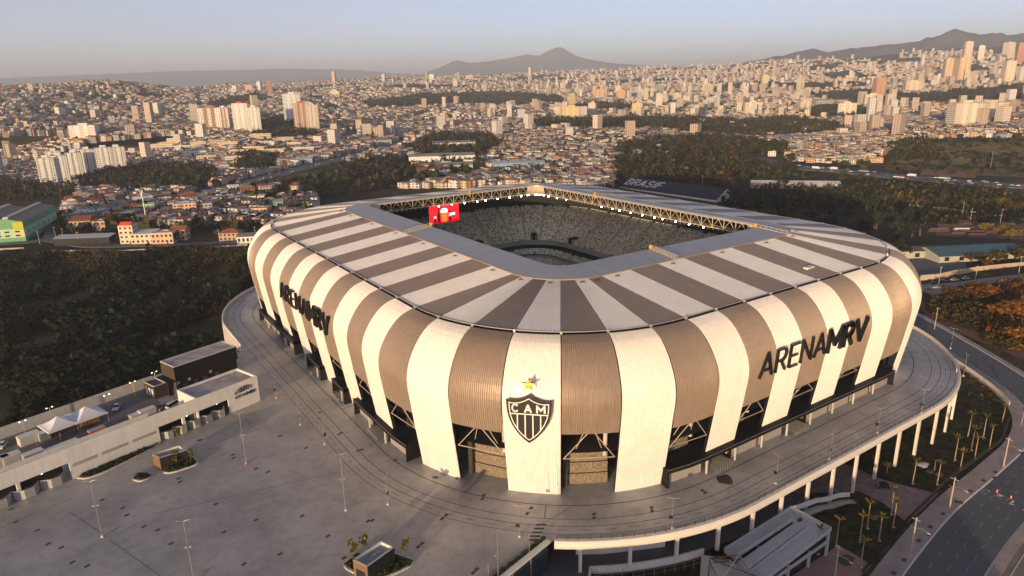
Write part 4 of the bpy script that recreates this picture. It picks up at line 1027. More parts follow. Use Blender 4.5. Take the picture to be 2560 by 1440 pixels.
# ---- tents
def tent(c, w, label):
    r = thing('canopy_tent', (c[0], c[1], 0), label, 'tent', 'white peaked tents in the yard'); ca = rzE
    def q(u, v, z): return (c[0]+u*math.cos(ca)-v*math.sin(ca), c[1]+u*math.sin(ca)+v*math.cos(ca), z)
    n = 6; V = []; F = []
    for j in range(n+1):
        t = j/n; rr = w/2*(1-t); z = 3.3+2.6*(t**1.7)
        V += [q(-rr-.001, -rr-.001, z), q(rr+.001, -rr-.001, z), q(rr+.001, rr+.001, z), q(-rr-.001, rr+.001, z)]
    for j in range(n):
        for i in range(4): F.append((j*4+i, j*4+(i+1) % 4, (j+1)*4+(i+1) % 4, (j+1)*4+i))
    mb = MB(); mb.add(V, F); pin(mb.build('roof_fabric', M['tent'], r), r)
    mb = MB(); V = [q(x*w/2, y*w/2, z) for z in (3.3, 2.95) for x, y in ((-1,-1),(1,-1),(1,1),(-1,1))]; mb.add(V, [(i, (i+1) % 4, 4+(i+1) % 4, 4+i) for i in range(4)]); pin(mb.build('valance', M['tent'], r), r)
    for x, y in ((-1,-1),(1,-1),(1,1),(-1,1)): mb = MB(); a = q(x*w/2*.97, y*w/2*.97, 0); mb.tube(a, (a[0], a[1], 3.3), .06); pin(mb.build('pole', M['galv'], r), r)
t1 = at(*crop1(525, 790), 3.3); t2 = at(*crop1(775, 700), 3.3)
tent(t1, 8.6, 'white peaked tent on the left in the service yard'); tent(t2, 9.2, 'white peaked tent on the right in the service yard')
# stacks under the tents
gc, wc = [], []
for i in range(7):
    p = at(*crop1(495+i*30, 880-i*12)); r = MB(); 
    for j in range(4): r.box((p[0], p[1], .05+j*.55), (1.1, 1.6, .42), rzE)
    o = r.build('barrier_stack', M['galv']); tag(o, None, 'barriers', 'grey barrier stacks beside the tents'); gc.append(o); o['_p'] = 0; del o['_p']
rank_labels(gc, [at(*crop1(495+i*30, 880-i*12)) for i in range(7)], 'grey stack of crowd barriers under the left tent')
pos = [at(*crop1(740+i*28, 815-i*9)) for i in range(6)]
for p in pos:
    r = MB()
    for j in range(5): r.box((p[0], p[1], .05+j*.42), (.9, 1.7, .16), rzE); r.box((p[0], p[1], .21+j*.42), (.12, 1.5, .26), rzE)
    o = r.build('pallet_stack', M['wood']); tag(o, None, 'pallets', 'wooden pallet stacks under the right tent'); wc.append(o)
rank_labels(wc, pos, 'brown stack of wooden pallets under the right tent')
def crate(name, c, sz, m, label, cat, rz=None, m2=None):
    rz = rzE if rz is None else rz; r = thing(name, (c[0], c[1], 0), label, cat, rz=rz)
    mb = MB(); mb.box((0,0,.1), (sz[0], sz[1], sz[2]-.1)); mb.build('body', m, r)
    mb = MB(); mb.box((0,0,sz[2]), (sz[0]+.06, sz[1]+.06, .08)); mb.build('roof_sheet', m2 or M['white_paint'], r)
    mb = MB(); [mb.box((sz[0]*(i/9-.5), -sz[1]/2-.03, .15), (.10, .05, sz[2]-.25)) for i in range(1, 9)]; mb.build('rib', m, r)
    mb = MB(); mb.box((-sz[0]/2-.03, 0, .15), (.05, sz[1]*.8, sz[2]-.3)); mb.build('door', m, r); return r
M['cont_w'] = mat('container_white', (.62,.61,.58), .5, .1, .1, .6); M['cont_g'] = mat('container_grey', (.33,.36,.40), .5, .1, .1, .6)
crate('container', at(*crop1(270, 960)), (5.5, 3.0, 2.9), M['cont_w'], 'white site container with a grey side near the yard wall', 'container'); crate('container', at(*crop1(400, 930)), (3.0, 2.6, 2.6), M['cont_g'], 'blue-grey container end-on beside the white site container', 'container')
crate('storage_bin', at(*crop1(1235, 745)), (4.2, 2.4, 1.8), mat('bin_yellow', (.55,.48,.30), .6), 'dull yellow storage bin behind the white service wall', 'bin'); crate('container', at(*crop1(1330, 710)), (5.0, 2.2, 2.2), M['cont_w'], 'low white container beside the dull yellow bin', 'container')
crate('container', at(*crop1(880, 890)), (4.5, 2.2, 2.2), M['orange'], 'orange-sided container behind the white service wall', 'container', m2=M['cont_g'])
crate('container', at(*crop1(560, 1040)), (9.0, 2.0, 2.3), M['cont_w'], 'long white container roof behind the middle of the service wall', 'container'); crate('container', at(*crop1(310, 1120)), (5.0, 2.4, 2.8), M['cont_g'], 'grey container behind the left service wall', 'container')
crate('container', at(*crop1(110, 1140)), (4.5, 2.6, 2.8), M['cont_w'], 'white cabin next to the left photo edge, right of a pair', 'container'); crate('container', at(*crop1(15, 1170)), (4.0, 2.6, 2.8), M['cont_w'], 'white cabin next to the left photo edge, left of a pair', 'container')
def cone(p, label, m='orange', h=.9, z=None):
    z = p[2] if z is None else z; r = thing('traffic_cone', (p[0], p[1], z), label, 'cone'); mb = MB(); mb.tube((0,0,.06), (0,0,h), .28, .06, n=10); mb.build('cone_body', M[m], r); mb = MB(); mb.box((0,0,0), (.75,.75,.06)); mb.build('base', M[m], r); mb = MB(); mb.tube((0,0,h*.45), (0,0,h*.62), .20, .16, n=10); mb.build('band', M['white_paint'], r); return r
cone(at(*crop1(547, 925)), 'tall orange barrel cone in front of the tents', h=2.0); cone(at(*crop1(340, 1000)), 'orange cone at the foot of the white site container', h=1.6); cone(at(*crop1(308, 1035)), 'yellow marker post left of the orange cone in the yard', 'yellow', h=1.8)
cone(at(616, 1161), 'red block at the foot of the tall forecourt lamp', 'red', h=.7)
# ---- planting island along the wall, kiosks with planters
M['plants'] = mat('plant_bed', (.03,.04,.018), .95, 0, .4, 1.5, col2=(.05,.06,.02), bump=.6, bscale=5)
M['kerb'] = mat('kerb_stone', (.52,.51,.49), .7, 0, .08, 1)
def smooth_poly(P, n=5):
    out = []; N = len(P)
    for i in range(N):
        a, b, c = np.array(P[i-1]), np.array(P[i]), np.array(P[(i+1) % N])
        p0 = b+(a-b)*.3; p1 = b+(c-b)*.3
        for t in np.linspace(0, 1, n): out.append(tuple((1-t)**2*p0+2*t*(1-t)*b+t*t*p1))
    return out
def planter(P, label, w=.55):
    P = [tuple(at(x, y)[:2]) for x, y in P]; P = smooth_poly(P); c = np.mean(P, axis=0); r = thing('planter', (c[0], c[1], 0), label, 'planter')
    area = sum(P[i-1][0]*P[i][1]-P[i][0]*P[i-1][1] for i in range(len(P)))
    if area < 0: P = P[::-1]
    n = len(P); inn = []
    for i in range(n):
        d = np.array(P[(i+1) % n])-np.array(P[i-1]); d = d/(np.linalg.norm(d)+1e-9); inn.append((P[i][0]-d[1]*w, P[i][1]+d[0]*w))
    mb = MB(); V = [(x, y, z) for (Q, z) in ((P, 0), (P, .32), (inn, .32), (inn, .1)) for x, y in Q]
    F = [(k*n+i, k*n+(i+1) % n, (k+1)*n+(i+1) % n, (k+1)*n+i) for k in range(3) for i in range(n)]; mb.add(V, F); pin(mb.build('kerb', M['kerb'], r), r)
    mb = MB(); mb.add([(x, y, .22) for x, y in inn], [tuple(range(n))]); pin(mb.build('soil', M['plants'], r), r)
    return r, inn
def inpoly(x, y, P):
    c = False; n = len(P)
    for i in range(n):
        x1, y1 = P[i-1]; x2, y2 = P[i]
        if (y1 > y) != (y2 > y) and x < (x2-x1)*(y-y1)/(y2-y1+1e-12)+x1: c = not c
    return c
def leafcloud(n, cx, cy, cz, rx, ry, rz_, size, cols, shell=.45, seed=None, flat=.0):
    """leaf-sized quads spread through an ellipsoid"""
    g = np.random.default_rng(seed) if seed is not None else rng
    d = g.normal(size=(n, 3)); d /= np.linalg.norm(d, axis=1)[:, None]; r = shell+(1-shell)*g.random(n)**.6
    r *= (1+.22*np.sin(d[:, 0]*5+cx)+.18*np.sin(d[:, 1]*6+2+cy)+.15*np.sin(d[:, 2]*7+1))
    P = d*r[:, None]*np.array([rx, ry, rz_])+np.array([cx, cy, cz])
    a = g.normal(size=(n, 3)); a[:, 2] *= .6; a /= np.linalg.norm(a, axis=1)[:, None]; b = np.cross(a, g.normal(size=(n, 3))); b /= np.linalg.norm(b, axis=1)[:, None]
    s = size*(.6+.8*g.random(n))[:, None]
    V = np.stack([P-a*s-b*s*.7, P+a*s-b*s*.7, P+a*s+b*s*.7, P-a*s+b*s*.7], 1).reshape(-1, 3)
    F = np.arange(4*n).reshape(n, 4); c = np.array(cols)[g.integers(0, len(cols), n)]*(.7+.6*g.random(n))[:, None]
    return V, F, c
def merge(parts):
    Vs, Fs, Cs = [], [], []; b = 0
    for V, F, C in parts: Vs.append(V); Fs.append(F+b); Cs.append(C); b += len(V)
    return np.concatenate(Vs), np.concatenate(Fs), np.concatenate(Cs)
GREEN = [(.055,.07,.02),(.035,.05,.016),(.075,.075,.025)]
def low_plants(inn, r, n, h=.5, sz=.22, cols=GREEN):
    xs = [p[0] for p in inn]; ys = [p[1] for p in inn]; parts = []
    k = 0
    while k < n:
        x, y = random.uniform(min(xs), max(xs)), random.uniform(min(ys), max(ys))
        if not inpoly(x, y, inn): continue
        parts.append(leafcloud(14, x, y, .22+h*.4, .5, .5, h*.6, sz, cols)); k += 1
    o = npmesh('plants', *merge(parts)[:2], M['leaf'], merge2(parts), parent=r, kind='stuff'); pin(o, r); return o
def merge2(parts): return np.concatenate([p[2] for p in parts])
r, inn = planter([(183,1196),(215,1199),(262,1183),(330,1150),(400,1113),(398,1106),(300,1143)], 'long tapering planted strip with a pale kerb at the foot of the service wall'); low_plants(inn, r, 120)
r, inn = planter([(328,1200),(352,1178),(382,1192),(352,1206)], 'small rounded triangular planter on the forecourt'); low_plants(inn, r, 60)
def kiosk(P, h, label, door):
    P = [tuple(at(x, y)[:2]) for x, y in P]; c = np.mean(P, axis=0); r = thing('kiosk', (c[0], c[1], 0), label, 'kiosk')
    area = sum(P[i-1][0]*P[i][1]-P[i][0]*P[i-1][1] for i in range(4))
    if area < 0: P = P[::-1]
    mcl = mat('kiosk_clad', (.018,.018,.02), .7, 0, .1, 1, spec=.2); men = mat('kiosk_sunlit_end', (.22,.13,.07), .5, .1, .1, 1)  # short ends browner than the cladding: low sun put into their colour
    for i in range(4):
        a, b = Vector((*P[i], 0)), Vector((*P[(i+1) % 4], 0)); d = (b-a).normalized(); nrm = Vector((d.y, -d.x, 0))
        mb = MB(); q = [a, b, b-nrm*.25-d*.25, a-nrm*.25+d*.25]; V = [(*v[:2], z) for z in (0, h) for v in q]; mb.add(V, [(0,1,5,4),(1,2,6,5),(2,3,7,6),(3,0,4,7),(4,5,6,7)]); L_ = (b-a).length
        pin(mb.build('wall', mcl if L_ > 5 else men, r), r)
        mb = MB(); V = [(v.x, v.y, z) for z in (h+.002, h+.08) for v in [a+nrm*.05, b+nrm*.05, b-nrm*.3, a-nrm*.3]]; mb.add(V, [(0,1,5,4),(1,2,6,5),(2,3,7,6),(3,0,4,7),(4,5,6,7)]); pin(mb.build('coping', M['kerb'], r), r)
        mb = MB(); V = [(*v[:2], z) for z in (h-.75, h) for v in [a-nrm*.26+d*.3, b-nrm*.26-d*.3]]; mb.add(V, [(1,0,2,3)]); pin(mb.build('parapet_lining', M['white_paint'], r), r)
        if i == door:
            m_ = (a+b)/2; mb = MB(); mb.box((m_.x+nrm.x*.03, m_.y+nrm.y*.03, .05), (L_*.62, .12, 2.3), math.atan2(d.y, d.x)); pin(mb.build('door', M['void'], r), r)
    mb = MB(); mb.add([(*p, h-.7) for p in P], [(0,1,2,3)]); pin(mb.build('roof', mat('kiosk_roof', (.22,.25,.29), .7, 0, .25, .8), r), r)
    m_ = Vector((c[0], c[1], h-.7)); mb = MB(); mb.box(tuple(m_), (.6,.5,.4), .4); mb.box((m_.x+1.2, m_.y+.5, m_.z), (.5,.5,.3), .2); pin(mb.build('roof_unit', M['galv'], r), r)
kb = [(404,1176),(472,1156),(453,1143),(386,1166)]
kiosk(kb, 3.9, 'small dark kiosk with open-topped roof beside the service wall', 2)
r, inn = planter([(404,1184),(430,1184),(498,1162),(493,1150),(470,1133),(450,1146)], 'kerbed planter hugging the kiosk near the service wall'); low_plants(inn, r, 90, .8)
kb = [(919,1470),(992,1440),(978,1413),(882,1440)]
k0 = at(882, 1400, 4.2); k1 = at(918, 1417, 4.2); k2 = at(986, 1368, 4.2); k3 = at(952, 1352, 4.2)
def kiosk_w(Q, *a):
    global at
    old = at; it = iter(Q); at = lambda x, y, z=0: next(it)
    try: kiosk([(0,0)]*4, *a)
    finally: at = old
kiosk_w([k0, k1, k2, k3], 4.2, 'dark kiosk with open-topped roof and sunlit-brown end on the near forecourt', 0)
r, inn = planter([(862,1402),(858,1420),(905,1446),(960,1450),(1028,1418),(1038,1402),(1020,1392),(930,1370)], 'kerbed planter round the kiosk on the near forecourt'); low_plants(inn, r, 150, .8)
# young trees in planters
def young_tree(p, h, label, cols, z=0.2):
    r = thing('young_tree', (p[0], p[1], z), label, 'tree', 'young planted trees'); mb = MB(); mb.tube((0,0,0), (.1,.05,h*.55), .09, .05, n=6); mb.tube((.1,.05,h*.55), (.15,-.05,h*.9), .05, .02, n=5); mb.build('trunk', M['trunk'], r)
    parts = [leafcloud(46, .1+random.uniform(-.5,.5), random.uniform(-.5,.5), h*(.5+.13*i), h*.13, h*.13, h*.11, .22, cols, .2) for i in range(4)]
    V, F, C = merge(parts); o = npmesh('crown', V, F, M['leaf'], C, parent=r); o.color = (1,1,1,1)
YEL = [(.16,.15,.03),(.20,.17,.04),(.11,.12,.03)]
young_tree(at(886, 1405), 5.5, 'young yellow-green tree, left one behind the near kiosk', YEL); young_tree(at(912, 1392), 5.8, 'young yellow-green tree, right one behind the near kiosk', YEL); young_tree(at(1014, 1399), 5.6, 'young yellow-green tree at the right tip of the near kiosk planter', YEL)
young_tree(at(443, 1165), 4.6, 'young tree in front of the small kiosk by the service wall', YEL); young_tree(at(478, 1158), 4.2, 'young tree right of the small kiosk by the service wall', YEL); young_tree(at(447, 1098), 3.6, 'young tree beside the turnstiles under the service wall', YEL)
# ---- lamps
def lamp(p, h, label, tall=False, sign=True, grp='ring road lamps on the esplanade', rz=None, z=0.0):
    rz = random.uniform(0, 3) if rz is None else rz
    r = thing('street_lamp', (p[0], p[1], z), label, 'lamp', grp, rz)
    mb = MB(); mb.tube((0,0,0), (0,0,h), .06 if not tall else .085, .04, n=8); mb.build('pole', M['lampsteel'], r)
    mb = MB(); mb.box((0,0,0), (.5,.5,.5)); mb.build('footing', M['concrete'], r)
    for sg in (-1, 1):
        mb = MB(); mb.tube((0,0,h-.1), (sg*1.0,0,h+.15), .045, n=5); mb.build('arm', M['galv'], r)
        mb = MB(); mb.box((sg*1.2,0,h+.1), (.5,.22,.1)); mb.build('lamp_head', M['galv'], r)
    if sign: mb = MB(); mb.box((.42,0,h*.33), (1.0,.14,.8)); mb.build('loudspeaker', M['black'], r)
    if tall:
        for sg in (-1, 1): mb = MB(); mb.box((sg*.45,.1,h*.56), (.36,.34,.34)); mb.build('spotlight', M['galv'], r)
    return r
rl_ = []; rp_ = []
for (x, y) in ((600,897),(691,996),(750,1063),(812,1112),(970,1262),(1299,1343),(1680,1322),(1939,1210),(2074,1150),(2193,1084),(2303,1034),(2408,941),(2376,872)):
    p = at(x, y); rl_.append(lamp(p, 8.3, None)); rp_.append(p)
rank_labels(rl_, rp_, 'slim twin-headed lamp post on the esplanade ring')
tl = []; tp = []
for (x, y, h) in ((616,1159,15.8),(256,1343,15.2),(485,1452,15),(864,1277,15.8)):
    p = at(x, y); tl.append(lamp(p, h, None, True, False, 'tall forecourt lamps', R_(-20))); tp.append(p)
rank_labels(tl, tp, 'tall forecourt lamp mast with spotlights halfway up')
p = at(1246, 1460); lamp(p, 13, 'tall lamp mast with cluster of white spotlights at the near deck edge', True, False, 'tall forecourt lamps', .4)
# ================================================================== lower ground on the right: ramp, lawn, palms, road
ZL = -14.2
def c2(x, y): return 1900+x/3.273, 1000+y/3.273
def c3(x, y): return 1340+x/3.2, 1200+y/3.2
def c4(x, y): return 2100+x/4.235, 1100+y/4.235
def vheight(b, t, z):
    p = at(*b, z); best = (1e9, 0)
    for h in np.arange(.5, 40, .1):
        e = abs(pix((p[0], p[1], z+h))[1]-t[1])
        if e < best[0]: best = (e, h)
    return p, best[1]
def sheet(P, z, name, m, kind='structure'):
    mb = MB(); mb.add([(x, y, z) for x, y in P], [tuple(range(len(P)))]); o = mb.build(name, m); tag(o, kind=kind)
    bm = bmesh.new(); bm.from_mesh(o.data); bmesh.ops.triangulate(bm, faces=bm.faces); bm.to_mesh(o.data); bm.free(); return o
sheet([(-60,-135),(330,-135),(330,-60),(215,10),(150,60),(0,-60),(-60,-60)], ZL-.25, 'verge', mat('verge_soil', (.045,.05,.022), .95, 0, .3, .3, col2=(.09,.065,.035), spec=.1))
sheet([(20,-91),(39,-79.5),(47.3,-81.3),(46.5,-88),(43.4,-96.4),(25.4,-98.6),(19.6,-99.8)], ZL+.02, 'lawn', M['lawn'])
sheet([(59,-79),(60,-85),(64.3,-94.2),(71,-93.2),(110,-92.5),(140,-83),(150,-66),(120,-70),(105,-76),(90,-60),(59,-60)], ZL+.02, 'lawn', M['lawn'])
dr = [(30,-70),(47.5,-80.5),(47.2,-88),(43.6,-96.5),(64.6,-94.6),(60.5,-86),(58.6,-80.6),(58,-60),(30,-60)]
sheet(dr, ZL-.01, 'driveway', M['paver'])
sheet([(-30,-91),(14,-91),(20.2,-91.0),(19.4,-100.1),(13.4,-100.7),(-40,-106)], ZL-.005, 'plaza_paving', mat('red_earth_paving', (.34,.20,.17), .85, 0, .2, .15, col2=(.27,.17,.15)))
RC = np.array([(-60,-127),(-25,-121.5),(0,-117.2),(30,-112),(60,-108.2),(90,-106.8),(118,-104.5),(140,-97.5),(158,-85),(174,-66),(190,-43),(206,-18),(222,12),(240,48),(262,90),(290,140)], float)
tt = np.linspace(0, len(RC)-1, 160)
def cr(P, t):
    i = int(min(max(math.floor(t), 0), len(P)-2)); f = t-i; p0, p1, p2, p3 = P[max(i-1,0)], P[i], P[i+1], P[min(i+2, len(P)-1)]
    return .5*((2*p1)+(-p0+p2)*f+(2*p0-5*p1+4*p2-p3)*f*f+(-p0+3*p1-3*p2+p3)*f**3)
RP = np.array([cr(RC, t) for t in tt]); RL = np.r_[0, np.cumsum(np.hypot(*np.diff(RP, axis=0).T))]
def roadz(s): return ZL+np.interp(s, [RL[-1]*.5, RL[-1]*.95], [0, 2.6])
def rpt(s, off):
    p = along(RP, RL, s); q = along(RP, RL, min(s+.5, RL[-1])); p0 = along(RP, RL, max(s-.5, 0)); d = (q-p0)/np.linalg.norm(q-p0); return np.array([p[0]-d[1]*off, p[1]+d[0]*off]), d
def rstrip(o0, o1, dz0, dz1, name, m, s0=0, s1=None, step=2.0, kind='structure', skirt=None):
    s1 = RL[-1] if s1 is None else s1; N = int((s1-s0)/step); mb = MB(); V = []; k = 2+(0 if skirt is None else 1)
    for i in range(N+1):
        s = s0+(s1-s0)*i/N; a, _ = rpt(s, o0); b, _ = rpt(s, o1); z = roadz(s); V += [(a[0], a[1], z+dz0), (b[0], b[1], z+dz1)]
        if skirt is not None: V.append((b[0], b[1], z+skirt))
    mb.add(V, [(k*i+r, k*i+r+1, k*(i+1)+r+1, k*(i+1)+r) for i in range(N) for r in range(k-1)]); o = mb.build(name, m); tag(o, kind=kind); return o
rstrip(-6.6, 6.6, .05, .05, 'road', M['asphalt'])
rstrip(6.6, 7.0, .05, .21, 'kerb', M['kerb'], s1=RL[-1]*.62); rstrip(7.0, 12.4, .21, .21, 'sidewalk', M['sidewalk'], s1=RL[-1]*.56, skirt=-.4)
rstrip(-6.6, -7.0, .05, .20, 'kerb', M['kerb']); rstrip(-7.0, -9.6, .20, .20, 'sidewalk', M['sidewalk']); rstrip(-9.6, -40, .1, -.4, 'verge', mat('dry_grass', (.17,.17,.12), .95, 0, .25, .3, col2=(.20,.17,.12)), s1=RL[-1]*.5)
rstrip(-11.2, -10.9, .16, .16, 'kerb', M['kerb'], s1=RL[-1]*.45)
rstrip(6.7, 8.2, .06, .12, 'kerb', M['kerb'], s0=RL[-1]*.62)
M['dashpaint'] = mat('worn_paint', (.36,.36,.37), .7, 0, .25, 2)
for off in (-3.3, 0, 3.3):
    s = 4.0+(off+4)*1.1
    while s < RL[-1]*.55:
        a, d = rpt(s, off); z = roadz(s)
        mb = MB(); mb.box((a[0], a[1], z+.054), (2.4, .10, .004), math.atan2(d[1], d[0])); o = mb.build('lane_dash', M['dashpaint']); o['kind'] = 'structure'
        s += 6.2
for ch, (x, y) in zip('3211', ((76.3,-101.9),(76.7,-105.2),(76.4,-108.6),(76.2,-112.0))):
    mb = MB(); glyph(mb, ch, Vector((x+1.3, y-.8, ZL+.056)), Vector((0,1,0)), Vector((-1,0,0)), Vector((0,0,1)), 2.6, .42, .004); o = mb.build('grid_number', M['roadpaint']); tag(o, kind='structure')
cone((78.6,-104.0,ZL+.05), 'left one of two red barrel markers on the road', 'red', 1.1); cone((78.4,-107.6,ZL+.05), 'right one of two red barrel markers on the road', 'red', 1.1)
mh = []; mp = []
for (x, y) in ((1230,655),(1090,780),(955,920),(835,1065),(680,1270),(570,1410),(1380,540),(1520,430),(1645,340),(1930,145),(1280,665),(1640,400),(950,1000)):
    p = at(*c4(x, y), ZL+.2); mb = MB(); mb.box((0,0,0), (1.5,1.0,.03)); mb.box((0,0,.03), (1.2,.7,.02)); o = mb.build('access_cover', M['groove'], loc=(p[0], p[1], ZL+.213), rz=.05); tag(o, None, 'access cover', 'access covers in the roadside pavement'); mh.append(o); mp.append(p)
rank_labels(mh, mp, 'dark access cover in the roadside pavement')
# concrete poles with lamp arms
plist = [((1552,880),(1607,630)),((1992,545),(2037,305)),((1238,1228),(1276,958)),((612,1452),(622,1340))]
po_ = []; pp_ = []; M['polec'] = mat('pole_concrete', (.46,.38,.28), .8, 0, .1, 1)
for b, t in plist:
    p, h = vheight(c2(*b), c2(*t), ZL+.2); h = min(max(h, 9), 11.5); r = thing('utility_pole', (p[0], p[1], ZL+.2), None, 'pole', 'concrete poles on the roadside pavement')
    mb = MB(); V = [(x*w, y*w, z) for z, w in ((0,.17),(h,.10)) for x, y in ((-1,-1),(1,-1),(1,1),(-1,1))]; mb.add(V, [(0,1,5,4),(1,2,6,5),(2,3,7,6),(3,0,4,7),(4,5,6,7)]); mb.build('shaft', M['polec'], r)
    mb = MB(); mb.tube((0,.1,h*.68), (0,-1.6,h*.75), .05); mb.tube((0,-1.6,h*.75), (0,-3.1,h*.72), .05, .04); mb.tube((0,.1,h*.68), (-.9,1.0,h*.72), .04); mb.build('lamp_arm', M['galv'], r)
    mb = MB(); mb.box((0,-3.3,h*.70), (.3,.75,.14)); mb.build('lamp_head', M['tent'], r)
    mb = MB(); mb.box((0,0,h*.92), (.14,2.0,.12)); mb.build('crossarm', M['concrete'], r)
    po_.append(r); pp_.append(p)
rank_labels(po_, pp_, 'square concrete pole with lamp arm on the roadside pavement')
# fence along the pavement
fpts = np.array([(14,-100.6),(19.6,-99.9),(25.4,-98.8),(43.2,-96.4),(64.6,-94.2),(71,-93.3),(110,-92.5),(132,-87)], float); fl = np.r_[0, np.cumsum(np.hypot(*np.diff(fpts, axis=0).T))]
fen = thing('fence', (fpts[0][0], fpts[0][1], ZL), 'black metal bar fence between the lawn and the roadside pavement', 'fence'); s = 0; M['fence'] = mat('fence_black', (.02,.02,.02), .5)
while s < fl[-1]-2.5:
    a, b = along(fpts, fl, s), along(fpts, fl, s+2.5); mb = MB(); mb.box((a[0], a[1], ZL), (.1,.1,2.1)); pin(mb.build('post', M['fence'], fen), fen)
    mb = MB(); mb.beam((a[0],a[1],ZL+.3), (b[0],b[1],ZL+.3), .05, .06); mb.beam((a[0],a[1],ZL+1.9), (b[0],b[1],ZL+1.9), .05, .06)
    for j in range(1, 14): c = a+(b-a)*j/14; mb.box((c[0], c[1], ZL+.2), (.03,.03,1.8))
    pin(mb.build('bar_panel', M['fence'], fen), fen); s += 2.5
# low white wall along the verge of the back road
wall_run([tuple(rpt(s, 11.5)[0]) for s in np.linspace(RL[-1]*.44, RL[-1]*.60, 10)], 1.6, .2, 'roadside_wall', 'low whitish wall beside the back road below the esplanade end', M['white_paint'], z0=ZL+.1)
# ---- palms
M['palmtrunk'] = mat('palm_trunk', (.33,.24,.15), .85, 0, .15, 3)
def palm_meshes(v):
    g = random.Random(v); parts = []; mb = MB(); n = 7+v % 3
    for i in range(n):
        a = 2*math.pi*i/n+g.uniform(-.3,.3); up = g.uniform(.5, 1.35); L = g.uniform(1.5, 2.2); d = Vector((math.cos(a), math.sin(a), 0))
        prev = None; W_ = []
        for k in range(5):
            t = k/4; p = d*(L*t*math.cos(up*(1-.3*t)))+Vector((0,0,1))*(L*t*math.sin(up)-.5*t*t*L*.5); w = .32*math.sin(math.pi*(.12+.85*t)); sd = Vector((-d.y, d.x, 0))
            W_.append((p-sd*w+Vector((0,0,-.12)), p, p+sd*w+Vector((0,0,-.12))))
        for k in range(4):
            a_, b_ = W_[k], W_[k+1]; sh = g.uniform(.7, 1.25); col = (sh*.16, sh*.125, sh*.035) if v % 2 else (sh*.10, sh*.11, sh*.03)
            mb.add([a_[0], a_[1], b_[1], b_[0]], [(0,1,2,3)], col=col); mb.add([a_[1], a_[2], b_[2], b_[1]], [(0,1,2,3)], col=col)
    o = mb.build('crown', M['leaf']); me = o.data; bpy.data.objects.remove(o); return me
PM = [palm_meshes(i) for i in range(4)]
pl_ = [((1245,695),(1295,440)),((1445,700),(1480,520)),((1590,500),(1640,260)),((1635,580),(1660,420)),((1725,420),(1780,170)),((1755,490),(1790,310)),((1825,320),(1865,90)),((1875,405),(1915,200)),((2135,205),(2145,90)),((875,1060),(910,780)),((1085,1050),(1110,810)),((1070,945),(1090,670)),((970,1160),(990,960)),((815,1170),(845,930)),((820,1380),(830,1160)),((620,1200),(668,930)),((470,1270),(482,840)),((1425,580),(1440,490)),((1700,300),(1735,120)),((1980,180),(1995,60)),((940,580),(930,490)),((1035,600),(1040,540))]
pa, pb = [], []
for i, (b, t) in enumerate(pl_):
    p, h = vheight(c2(*b), c2(*t), ZL); h = min(max(h, 2.2), 8.0); r = thing('palm_tree', (p[0], p[1], ZL), None, 'palm', 'young palms planted on the lawns', random.uniform(0, 6))
    mb = MB(); mb.tube((0,0,0), (.1,.05,h*.6), .19, .14, n=8, caps=False); mb.tube((.1,.05,h*.6), (.12,.02,h), .14, .09, n=8); mb.build('trunk', M['palmtrunk'], r)
    if i != 17: o = link('crown', PM[i % 4], r, loc=(.12,.02,h-.1)); o.scale = (.9,.9,1.1); o.color = (1.2,1.0,.8,1)
    pa.append(r); pb.append(p)
rank_labels(pa, pb, 'young palm with thin trunk on the lawn')
ul, up_ = [], []
for i, (b, t) in enumerate(pl_[:17]):
    p = at(*c2(b[0]+12, b[1]-6), ZL); mb = MB(); mb.tube((0,0,0), (0,0,.22), .16, .2, n=8); o = mb.build('uplight', M['tent'], loc=(p[0], p[1], ZL+.02)); tag(o, None, 'uplight', 'white ground lights at the palm feet'); ul.append(o); up_.append(p)
rank_labels(ul, up_, 'white ground light at a palm foot')
car('car', at(*c4(455, 500), ZL), 2.6, BLKc)['label'] = 'dark car on the curved driveway under the esplanade edge'
def mound(p, label, m, r=1.6):
    mb = MB(); V = []; n = 10
    for k, (rr, z) in enumerate(((1,0),(.75,.25),(.35,.4))): V += [(rr*r*math.cos(i*.628)*(1+.2*math.sin(i*2.3)), rr*r*.7*math.sin(i*.628)*(1+.2*math.cos(i*1.9)), z) for i in range(n)]
    F = [(k*n+i, k*n+(i+1) % n, (k+1)*n+(i+1) % n, (k+1)*n+i) for k in range(2) for i in range(n)]+[tuple(range(2*n, 3*n))]; mb.add(V, F); o = mb.build('soil_mound', m, loc=(p[0], p[1], ZL)); tag(o, label, 'mound'); return o
mound(at(*c4(1050,365), ZL), 'small reddish soil mound among the palms, right one', M['soil']); mound(at(*c4(955,332), ZL), 'small reddish soil mound among the palms, left one', M['soil']); mound(at(*c4(880,262), ZL), 'flat pale slab pile on the lawn below the columns', M['kerb'], 2.2); mound(at(*c2(930,960), ZL), 'reddish soil mound among the near palms', M['soil']); mound(at(*c2(700,1310), ZL), 'heap of dark rubble on the red earth', M['groove'], 2.6)
